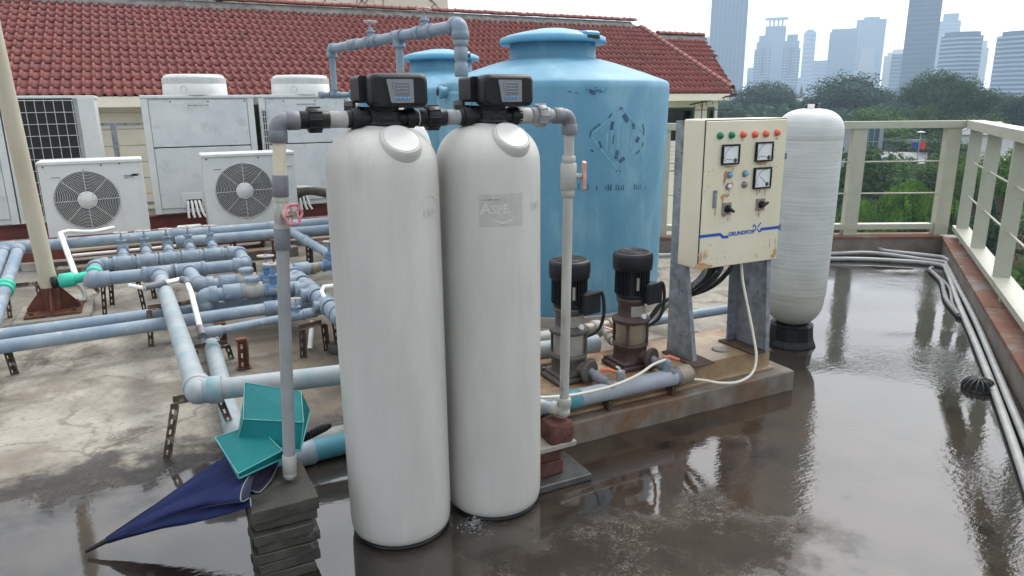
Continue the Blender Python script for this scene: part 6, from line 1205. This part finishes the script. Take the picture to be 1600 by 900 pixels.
# oxide beams carrying the condensers
for (u0, u1, v, z, h_, lab) in [(-3, 3.0, 10.62, .20, .17, 'dark red oxide steel beam under the large condensers'), (-1.6, 2.6, 9.10, .19, .20, 'dark red oxide steel beam right under the small condensers'), (-1.6, 2.6, 9.36, .19, .18, 'rear red oxide steel beam under the small condensers')]:
    q = MB(); q.box(((u0+u1)/2, v, z), (u1-u0, .012, h_-.02)); q.box(((u0+u1)/2, v, z+h_/2-.005), (u1-u0, .11, .011)); q.box(((u0+u1)/2, v, z-h_/2+.005), (u1-u0, .11, .011)); o = q.build('steel_beam', 'oxide'); tag(o, lab, 'steel beam', 'oxide steel beams under the condensers')
q = MB()
for k, u in enumerate((-1.3, -.2, .42, 1.2, 2.2)): tag(MB().box((u, 9.22, .044), (.16, .5, .088), bev=.006).build('concrete_block', 'concpad'), ['concrete block under the beam ends behind the flag pole', 'concrete block under the right end of the first small condenser', 'concrete block under the left end of the second small condenser', 'concrete block under the right end of the second small condenser', 'concrete block under the beam ends behind the left riser'][k], 'block', 'blocks under the condenser beams')
q = MB(); q.tube(smooth([(.2, 8.9, .42), (.62, 8.86, .36), (.95, 8.9, .33)], 5), .035, 8)
tag(MB().box((.30, 8.96, .335), (.26, .06, .075), .05, bev=.012).build('foam_block', 'white'), 'peeling white insulation wrap lying on the red beam between small condensers', 'insulation')
wp = thing('wrapped_pipe', 'thick black wrapped refrigerant pipes running along the small condenser', 'pipe', (2.0, 8.9, .5))
for k in range(4): MB().tube(smooth([(1.72, 10.3, .52-k*.02), (1.85, 9.6, .60), (2.1+k*.05, 9.0, .60-k*.03), (2.7, 8.75, .53-k*.05), (3.4, 8.6, .50-k*.05)], 8), .055, 10).build('pipe', 'acpipewrap', wp)
for k in range(3): MB().tube(smooth([(1.70+k*.05, 10.45, .56), (1.74+k*.06, 10.2, .60), (1.86+k*.07, 9.8, .58)], 5), .022, 8).build('pipe_end', 'acwhite', wp)

# ------------------------------------------------------------------ pole with rusty base
po = thing('flag_pole', 'tall cream painted steel pole on a rusty gusseted base plate', 'pole', (-.875, 6.75, 0)); px, py = -.872, 6.80
o = chip_prism(-1.14, -.60, 6.55, 7.12, 0, .055, 14, .004).build('pole_pad', 'concpad'); tag(o, 'square concrete pad under the rusty pole base', 'pad')
q = MB(); q.box((px, py+.02, .0655), (.40, .40, .02), .02, bev=.003); q.build('base_plate', 'rust', po)
e_ = Vector((-.03, .0, 1)).normalized()
MB().cyl((px, py, .075), (px-.155, py, 4.6), .0635, .058, n=24).build('shaft', 'pole', po); MB().cyl((px, py, .0757), (px-.006, py, .27), .0645, .0642, n=24, cap=False).build('rust_collar', 'rust', po)
for d in ((1, 0), (-1, 0), (0, -1), (0, 1)):
    v = Vector((*d, 0)); n_ = Vector((-d[1], d[0], 0))*.006; b0 = Vector((px, py, .0757)); q = MB(); q.prism([b0+v*.058-n_, b0+v*.19-n_, b0+v*.19+Z*.03-n_, b0+v*.058+Z*.20-n_], n_*2); q.build('gusset', 'rust', po)
for d in ((1, 1), (-1, 1), (1, -1), (-1, -1)): MB().cyl((px+d[0]*.15, py+.02+d[1]*.15, .0757), (px+d[0]*.15, py+.02+d[1]*.15, .10), .016, n=6).build('anchor_bolt', 'rustd', po)

# ------------------------------------------------------------------ grey pipework
r = .054
mf = thing('pipe_manifold', 'blue grey pipe loop with five valves and a long branch coming forward', 'pipework', (0, 6.6, 0))
zH = .335; yH1, yH2, zH2 = 6.575, 7.04, .362
P_ = lambda a_, b_, rr=r, m_='pvc', n_='pipe', par=mf: MB().cyl(a_, b_, rr, n=18).build(n_, m_, par)
P_((-.50, yH1, zH), (.60, yH1, zH)); P_((-.50, yH2, zH2), (.62, yH2, zH2)); P_((-.545, yH1, zH), (-.545, yH2, zH2)); P_((.635, yH1, zH), (.635, yH2, zH2))
MB().sphere((-.545, yH1, zH), r*1.32, 18, 10).build('elbow', 'pvcd', mf)
q = MB(); coupling(q, (-.50, yH1, zH), (1, 0, 0), r*1.24, .16); q.build('coupling', 'pvcd', mf)
for c, d1, d2 in (((-.545, yH2, zH2), (1, 0, 0), (0, -1, -.04)), ((.635, yH2, zH2), (-1, 0, 0), (0, -1, -.04)), ((.635, yH1, zH), (-1, 0, 0), (0, 1, .04))): elbow(MB(), c, d1, d2, r).build('elbow', 'pvcd', mf)
coupling(MB(), (-.545, 6.76, .348), (0, 1, .05), r*1.22, .09).build('union', 'green', mf)
MB().tube([(-.55, 6.74, .345), (-.66, 6.71, .335), (-.80, 6.70, .325)], .042, 14).build('pipe', 'green', mf); coupling(MB(), (-.735, 6.705, .33), (-1, -.03, -.05), .06, .11).build('coupling', 'green', mf); MB().cyl((-.80, 6.70, .325), (-.85, 6.70, .32), .048, n=14, ch=.006).build('end_cap', 'black', mf)
for k, u in enumerate((-.325, -.139, .043, .227, .417)):
    tee(MB(), (u, yH2, zH2), (1, 0, 0), (0, .75, .66), r*1.0, .085, .038).build('tee', 'pvcd', mf)
    a_ = Vector((u, yH2+.06, zH2+.055)); b_ = Vector((u-.005, yH2+.20, zH2+.085)); P_(a_, b_, .036); gate_valve(mf, b_+Vector((0, .02, 0)), (0, 1, 0), .040, .155, 'pvcd', 'wheel', .055); P_(b_, b_+Vector((-.01, .42, -.09 if k % 2 else -.05)), .034)
for u in (-.055, .178): tee(MB(), (u, yH1, zH), (1, 0, 0), (0, -1, 0), r*1.03, .13).build('tee', 'pvcd', mf)
bA = thing('branch_pipe', 'thick grey pipe with worn teal paint running forward to a big corner elbow', 'pipe', (.068, 3.62, zH))
P_((-.052, 6.46, zH), (.066, 3.66, zH), .0545, 'pvct', 'pipe', bA); coupling(MB(), (-.05, 6.36, zH), (.0, 1, 0), r*1.17, .14).build('coupling', 'pvcd', bA)
elbow(MB(), (.068, 3.622, zH), (0, 1, 0), (1, -.15, 0), .0555, .088).build('elbow', 'pvct', bA); MB().sphere((.068, 3.622, zH), .063, 18, 10).build('elbow_heel', 'pvct', bA)
P_((.10, 3.617, zH), (2.2, 3.30, zH), .0535, 'pvct', 'pipe', bA)
# outlet branches P1, P2 with check valves and gate valves into the cross header
vh = thing('valve_header', 'cross header with tees, blue gate valves and two white topped check valves', 'pipework', (.95, 5.5, .28))
hp = [Vector((1.05, 4.45, .28)), Vector((.955, 6.72, .28))]; P_(hp[0], hp[1], .058, 'pvc', 'pipe', vh); dh = (hp[1]-hp[0]).normalized(); HP = lambda y: hp[0]+(hp[1]-hp[0])*((y-4.45)/(6.72-4.45))
for y, rb in ((5.93, r), (5.62, r), (5.44, .046), (5.08, .034), (6.25, .04)): tee(MB(), HP(y), dh, (-1 if y < 6.2 else 1, 0, .0), .058, .095, rb).build('tee', 'pvcd', vh)
for y in (4.72, 4.86, 6.55): coupling(MB(), HP(y), dh, .070, .10).build('coupling', 'pvcd', vh)
elbow(MB(), HP(6.72), -dh, (0, 0, -1), .058).build('elbow', 'pvcd', vh); MB().cyl(HP(6.72), HP(6.72)-Z*.27, .056, n=16).build('pipe', 'pvc', vh); MB().cyl(HP(4.45), HP(4.45)+Vector((.02, -.3, 0)), .058, n=16).build('pipe', 'pvc', vh)
for (v, x0, zz, b_) in ((5.955, .222, .33, 1), (5.63, .222, .325, 2)):
    if b_ == 1: P_((.178, yH1-.1, zH), (.215, 6.0, .332), r, 'pvc', 'pipe', vh); elbow(MB(), (.222, v, zz), (1, .03, 0), (-.06, 1, 0), r).build('elbow', 'pvcd', vh)
    else: elbow(MB(), (.222, v, zz), (1, .02, 0), (0, 0, -1), r).build('elbow', 'pvcd', vh); P_((.222, v, zz), (.222, v, .08), r, 'pvc', 'pipe', vh)
    P_((x0+.03, v, zz), (.93, v+.03, .30), r*.92, 'pvc', 'pipe', vh); coupling(MB(), (.43, v+.005, zz), (1, 0, 0), r*1.22, .13).build('union', 'pvcd', vh); coupling(MB(), (.505, v+.005, zz), (1, 0, 0), r*1.1, .03).build('ring', 'mgrey', vh)
    q = MB(); c = Vector((.575, v+.01, zz)); q.cyl(c-Vector((.075, 0, 0)), c+Vector((.075, 0, 0)), r*1.12, n=16, ch=.004); q.sphere(c, r*1.3, 18, 10, (1.1, 1, 1)); q.cyl(c, c+Z*.075, r*.98, n=16); cv = q.build('check_valve', 'oldpvc', vh); MB().lathe([(r*1.05, .070), (r*1.1, .078), (r*1.1, .098), (r*.95, .104), (0, .106)], c, 20).build('valve_cap', 'pvcd', cv)
    gate_valve(vh, Vector((.735, v+.015, zz-.005)), (1, 0, 0), .036, .19, 'valveblue', 'wheel', .062)
gate_valve(vh, Vector((.80, 5.70, .225)), (1, 0, 0), .034, .18, 'valveblue', 'wheel', .05)
q = Vector((1.0, 6.24, .31)); P_(q, q+Vector((.75, .1, .02)), .04, 'pvc', 'pipe', vh); coupling(MB(), q+Vector((.06, .01, 0)), (1, .1, 0), .062, .13).build('coupling', 'pvc', vh); coupling(MB(), q+Vector((.18, .02, 0)), (1, .1, 0), .046, .07).build('coupling', 'brass', vh); gate_valve(vh, q+Vector((.325, .045, .005)), (1, .1, 0), .045, .21, 'valveblue', 'wheel', .055)
# long pipes
def long_pipe(label, pts, rr, m_='pvc', cps=(), grp='long grey pipes over the deck'):
    t = thing('long_pipe', label, 'pipe', pts[0], grp)
    for a_, b_ in zip(pts[:-1], pts[1:]): P_(a_, b_, rr, m_, 'pipe', t)
    for p in pts[1:-1]: MB().sphere(p, rr*1.22, 14, 8).build('elbow', 'pvcd', t)
    for c, d, L_, k in cps: coupling(MB(), c, d, rr*k, L_).build('coupling', 'pvcd', t)
    return t
long_pipe('rear one of the two long pipes crossing the deck left of the valves', [(-1.9, 5.60, .215), (.98, 5.745, .215)], .045, 'pvc', [((.62, 5.727, .215), (1, .05, 0), .16, 1.22), ((.70, 5.731, .215), (1, .05, 0), .06, 1.34)])
long_pipe('front one of the two long pipes crossing the deck left of the valves', [(-1.9, 5.30, .215), (1.0, 5.46, .215)], .046, 'pvc', [((.69, 5.44, .215), (1, .05, 0), .13, 1.25), ((.86, 5.45, .215), (1, .05, 0), .12, 1.25)])
t = long_pipe('slim blue grey pipe with a small white topped valve right of the crossing', [(.19, 4.99, .225), (1.02, 5.105, .24)], .029, 'pvc', [((.23, 4.995, .226), (1, .1, 0), .12, 1.35), ((.90, 5.09, .238), (1, .1, 0), .09, 1.3)]); gate_valve(t, Vector((.80, 5.075, .235)), (1, .1, 0), .033, .13, 'pvc', 'wheel', .032)
long_pipe('upper rear header pipe passing in front of the small condensers', [(-1.45, 8.15, .40), (3.4, 8.15, .405)], .055, 'pvc', [((.14, 8.15, .401), (1, 0, 0), .12, 1.2), ((-1.33, 8.15, .40), (1, 0, 0), .13, 1.25), ((-1.16, 8.15, .40), (1, 0, 0), .26, 1.2), ((1.1, 8.15, .4), (1, 0, 0), .1, 1.2)], 'long rear pipes before the condensers')
long_pipe('lower rear header pipe below the upper one before the condensers', [(.12, 7.96, .355), (3.4, 7.90, .36)], .053, 'pvc', [((.2, 7.96, .355), (1, 0, 0), .13, 1.22)], 'long rear pipes before the condensers')
for u, l_ in ((-1.355, 'leftmost sloping pipe dropping forward from the rear header'), (-1.24, 'sloping pipe with a green coupling left of the flag pole')):
    t = long_pipe(l_, [(u, 8.10, .40), (u+.10, 5.4, .13), (u+.12, 4.6, .11)], .05, 'pvc', [((u+.003, 8.02, .392), (.03, -1, -.1), .12, 1.2)], 'sloping pipes at the left edge')
    if u > -1.3: q = Vector((u+.044, 6.93, .283)); coupling(MB(), q, (.037, -1, -.1), .066, .075).build('coupling', 'green', t); coupling(MB(), q+Vector((.003, -.10, -.01)), (.037, -1, -.1), .066, .07).build('coupling', 'green', t)
long_pipe('pale pipe sloping down behind the leaning left riser', [(1.22, 7.95, .40), (1.42, 6.3, .33), (1.6, 5.6, .30)], .043, 'pvc', [((1.30, 7.3, .372), (.12, -1, -.04), .08, 1.2)], 'long grey pipes over the deck')
long_pipe('pale worn pipe under the crossing running towards the teal bins', [(.222, 5.64, .09), (.21, 3.30, .09)], .052, 'pvct', [((.219, 5.2, .09), (0, 1, 0), .12, 1.18)])
long_pipe('teal painted pipe lying on the floor behind the nearer softener', [(.30, 3.26, .06), (1.9, 3.36, .06)], .054, 'teal', [((.48, 3.27, .06), (1, .06, 0), .12, 1.15)], 'low pipes behind the softeners'); long_pipe('thin grey pipe lying behind the teal painted one', [(.32, 3.36, .075), (1.9, 3.46, .075)], .036, 'oldpvc', [], 'low pipes behind the softeners')
def white_tube(label, pts, rr, m_='white', joints=()):
    t = thing('white_pipe', label, 'pipe', pts[0], 'thin white pipes among the grey pipework'); MB().tube(pts, rr, 10).build('pipe', m_, t)
    for a_, b_, rj, mj in joints: MB().tube([a_, b_], rj, 10).build('joint', mj, t)
    return t
white_tube('long thin white pipe on the floor before the condensers', [(-.86, 8.58, .20), (2.4, 8.66, .205)], .017); white_tube('beige pipe running behind the long thin white pipe', [(-.95, 8.82, .22), (1.0, 8.78, .26)], .028, 'cream')
white_tube('white foam covered pipe leaning from the condenser to the deck', [(-.875, 8.05, .52), (-.715, 7.22, .20)], .025, 'white', [((-.712, 7.20, .195), (-.70, 7.16, .17), .022, 'flex')]); MB().tube(smooth([(-.70, 7.16, .17), (-.665, 7.10, .10), (-.66, 7.04, .06), (-.71, 7.0, .07)], 6), .02, 8); 
tag(MB().tube(smooth([(-.703, 7.17, .18), (-.67, 7.10, .11), (-.675, 7.02, .07), (-.74, 6.95, .085)], 6), .019, 8).build('hose_end', 'flex'), 'short grey flexible hose curling down at the end of the foam covered pipe', 'hose')
tag(MB().tube(smooth([(-.875, 8.05, .525), (-.80, 8.09, .53), (-.70, 8.12, .51), (-.60, 8.3, .48), (-.45, 8.6, .46)], 6), [.018]*9+[.02]*16, 8).build('drain_tube', 'white'), 'white drain tube joining the foam covered pipe to the condenser', 'hose')
white_tube('white drain pipe bent over the branch pipe at the crossing', [(-.16, 5.80, .40), (.08, 5.92, .405), (.125, 5.90, .40), (.145, 5.62, .36), (.155, 5.0, .26), (.16, 4.96, .235)], .020, 'white', [((-.16, 5.80, .40), (-.02, 5.875, .402), .026, 'dgrey'), ((.09, 5.92, .405), (.13, 5.90, .40), .028, 'dgrey'), ((.13, 5.90, .40), (.137, 5.80, .385), .027, 'dgrey'), ((.156, 5.02, .263), (.162, 4.94, .225), .027, 'dgrey'), ((-.17, 5.79, .40), (-.26, 5.88, .41), .015, 'white')])
white_tube('short white pipe hooking over the valve header', [(1.02, 5.06, .30), (1.0, 5.15, .37), (1.03, 5.2, .39), (1.12, 5.2, .39), (1.6, 5.22, .40)], .018, 'white'); white_tube('short white pipe stub hanging under the small valve', [(.90, 5.06, .18), (.845, 4.93, .02)], .018)

# pipe supports: flaking angle iron brackets
def angle(mb, a_, b_, wv, w2=.032, th=.004):      # slotted angle leg from a to b
    a_, b_ = Vector(a_), Vector(b_); d = (b_-a_).normalized(); wv = Vector(wv); wv = (wv-d*wv.dot(d)).normalized(); nv = d.cross(wv); L_ = (b_-a_).length
    for s_ in (-1, 1): c = wv*s_*w2*.33; mb.prism([a_+c-wv*w2*.19, a_+c+wv*w2*.19, b_+c+wv*w2*.19, b_+c-wv*w2*.19], nv*th)
    n = max(2, int(L_/.055))
    for k in range(n+1): p = a_+d*(L_*k/n*.93); mb.prism([p-wv*w2*.16, p+wv*w2*.16, p+wv*w2*.16+d*.028, p-wv*w2*.16+d*.028], nv*th)
    mb.prism([a_+wv*w2*.5, b_+wv*w2*.5, b_+wv*w2*.5+nv*w2, a_+wv*w2*.5+nv*w2], wv*th)
def bracket(label, c, du, dv, top, splay=.05, m_='bracket', bar=True):   # two legs spaced along (du, dv)
    t = thing('pipe_bracket', label, 'bracket', (c[0], c[1], 0), 'angle iron pipe brackets on the deck'); d = Vector((du, dv, 0)); c = Vector((*c, 0)); n_ = d.normalized()
    for s_ in (-1, 1): q = MB(); angle(q, c+d*s_*.5+Z*top, c+d*s_*.5+n_*s_*splay, n_); q.build('leg', m_, t)
    if bar: q = MB(); angle(q, c-d*.52+Z*top, c+d*.52+Z*top, Vector((-n_.y, n_.x, 0))); q.build('crossbar', m_, t)
    return t
bracket('flaking slotted bracket holding up the big corner elbow', (.055, 3.67), .20, .01, .278, .07); bracket('slotted bracket under the branch pipe where the two long pipes cross', (.0, 5.62), .30, .02, .272, .02)
bracket('bracket under the left end of the valve loop', (-.36, 6.68), .26, .0, .272, .02, 'rustd'); bracket('bracket under the left half of the rear valve row', (-.30, 7.06), .30, .05, .30, .02, 'rustd'); bracket('bracket under the right end of the valve loop', (.66, 6.80), .12, .22, .275, .02, 'rustd')
bracket('low bracket carrying the pale pipe near the crossing', (.21, 5.05), .20, .0, .10, .02); bracket('bracket under the green coupling at the left edge', (-1.10, 7.0), .22, .0, .25, .01)
bracket('bracket under the slim pipe behind the nearer softener', (.86, 4.86), .16, .06, .20, .01, 'rustd'); bracket('bracket carrying the front long pipe at the left edge', (-1.05, 5.33), .10, .12, .168, .02)
for k, (u, v, h_, m_, lab) in enumerate([(.385, 4.80, .20, 'rust', 'rusty flat post standing alone below the slim pipe'), (1.02, 7.5, .36, 'rustd', 'dark post below the lower rear pipe beside the left riser'), (1.34, 7.4, .36, 'rustd', 'dark post right of the leaning riser under the sloping pipe'), (.66, 7.95, .38, 'rust', 'rusty post with a clip below the rear header pipes'), (.30, 5.35, .17, 'rust', 'short rusty post under the front long pipe')]):
    t = thing('support_post', lab, 'post', (u, v, 0), 'single pipe posts on the deck'); q = MB(); angle(q, (u, v, h_), (u-.01, v, 0), (1, .2, 0), .05, .006); q.build('post', m_, t); MB().box((u, v, .004), (.09, .07, .008)).build('foot_plate', 'rustd', t); MB().box((u, v, h_+.006), (.075, .05, .012)).build('clip', m_, t)
t = thing('support_post', 'dark bent post standing on a round concrete foot beside the nearer softener', 'post', (1.02, 4.85, 0), 'single pipe posts on the deck'); MB().lathe([(.07, 0), (.068, .06), (.06, .066), (0, .066)], (1.02, 4.83, 0), 14).build('foot', 'slab', t); q = MB(); angle(q, (1.01, 4.83, .225), (1.02, 4.83, .05), (1, 0, 0), .035); q.build('post', 'rustd', t); q = MB(); angle(q, (1.0, 4.83, .225), (1.12, 4.84, .225), (0, 1, 0), .035); q.build('arm', 'rustd', t)
q = MB()
tag(MB().tube([(-.60, 7.55, .02), (-.66, 7.2, .30)], .022, 4).build('angle_strip', 'bracket'), 'rusty flaking steel strip leaning behind the flag pole base', 'steel strip')
o = chip_prism(-1.0, 1.4, 8.36, 8.52, 0, .11, 20, .006).build('low_upstand', 'conc'); tag(o, 'low dark concrete upstand on the deck behind the rear pipes', 'upstand'); o['kind'] = 'thing'

# water splashing out between the two softener feet
wm = bpy.data.materials.new('splash_water'); wm.use_nodes = True; b = wm.node_tree.nodes['Principled BSDF']; b.inputs['Base Color'].default_value = (.9, .92, .94, 1); b.inputs['Roughness'].default_value = .05; b.inputs['Transmission Weight'].default_value = .85; b.inputs['IOR'].default_value = 1.33
q = MB(); r5 = random.Random(31)
for k in range(230):
    a_ = r5.uniform(0, 6.28); d = abs(r5.gauss(0, .045)); h = max(0, .055-d*.75)*r5.random()**1.4; q.sphere((1.0+d*math.cos(a_)+.01, 2.405+d*math.sin(a_)-h*.25, .003+h), r5.uniform(.0010, .0026), 6, 4)
for k in range(0):
    x = 1.0+r5.uniform(-.03, .03); q.tube(smooth([(x-.02, 2.44, .012), (x, 2.42, .03+r5.uniform(0, .03)), (x+r5.uniform(-.01, .03), 2.385, .012), (x+r5.uniform(-.01, .04), 2.36, .001)], 4), .0022, 5)
o = q.build('water_splash', wm); struct(o, 'stuff')
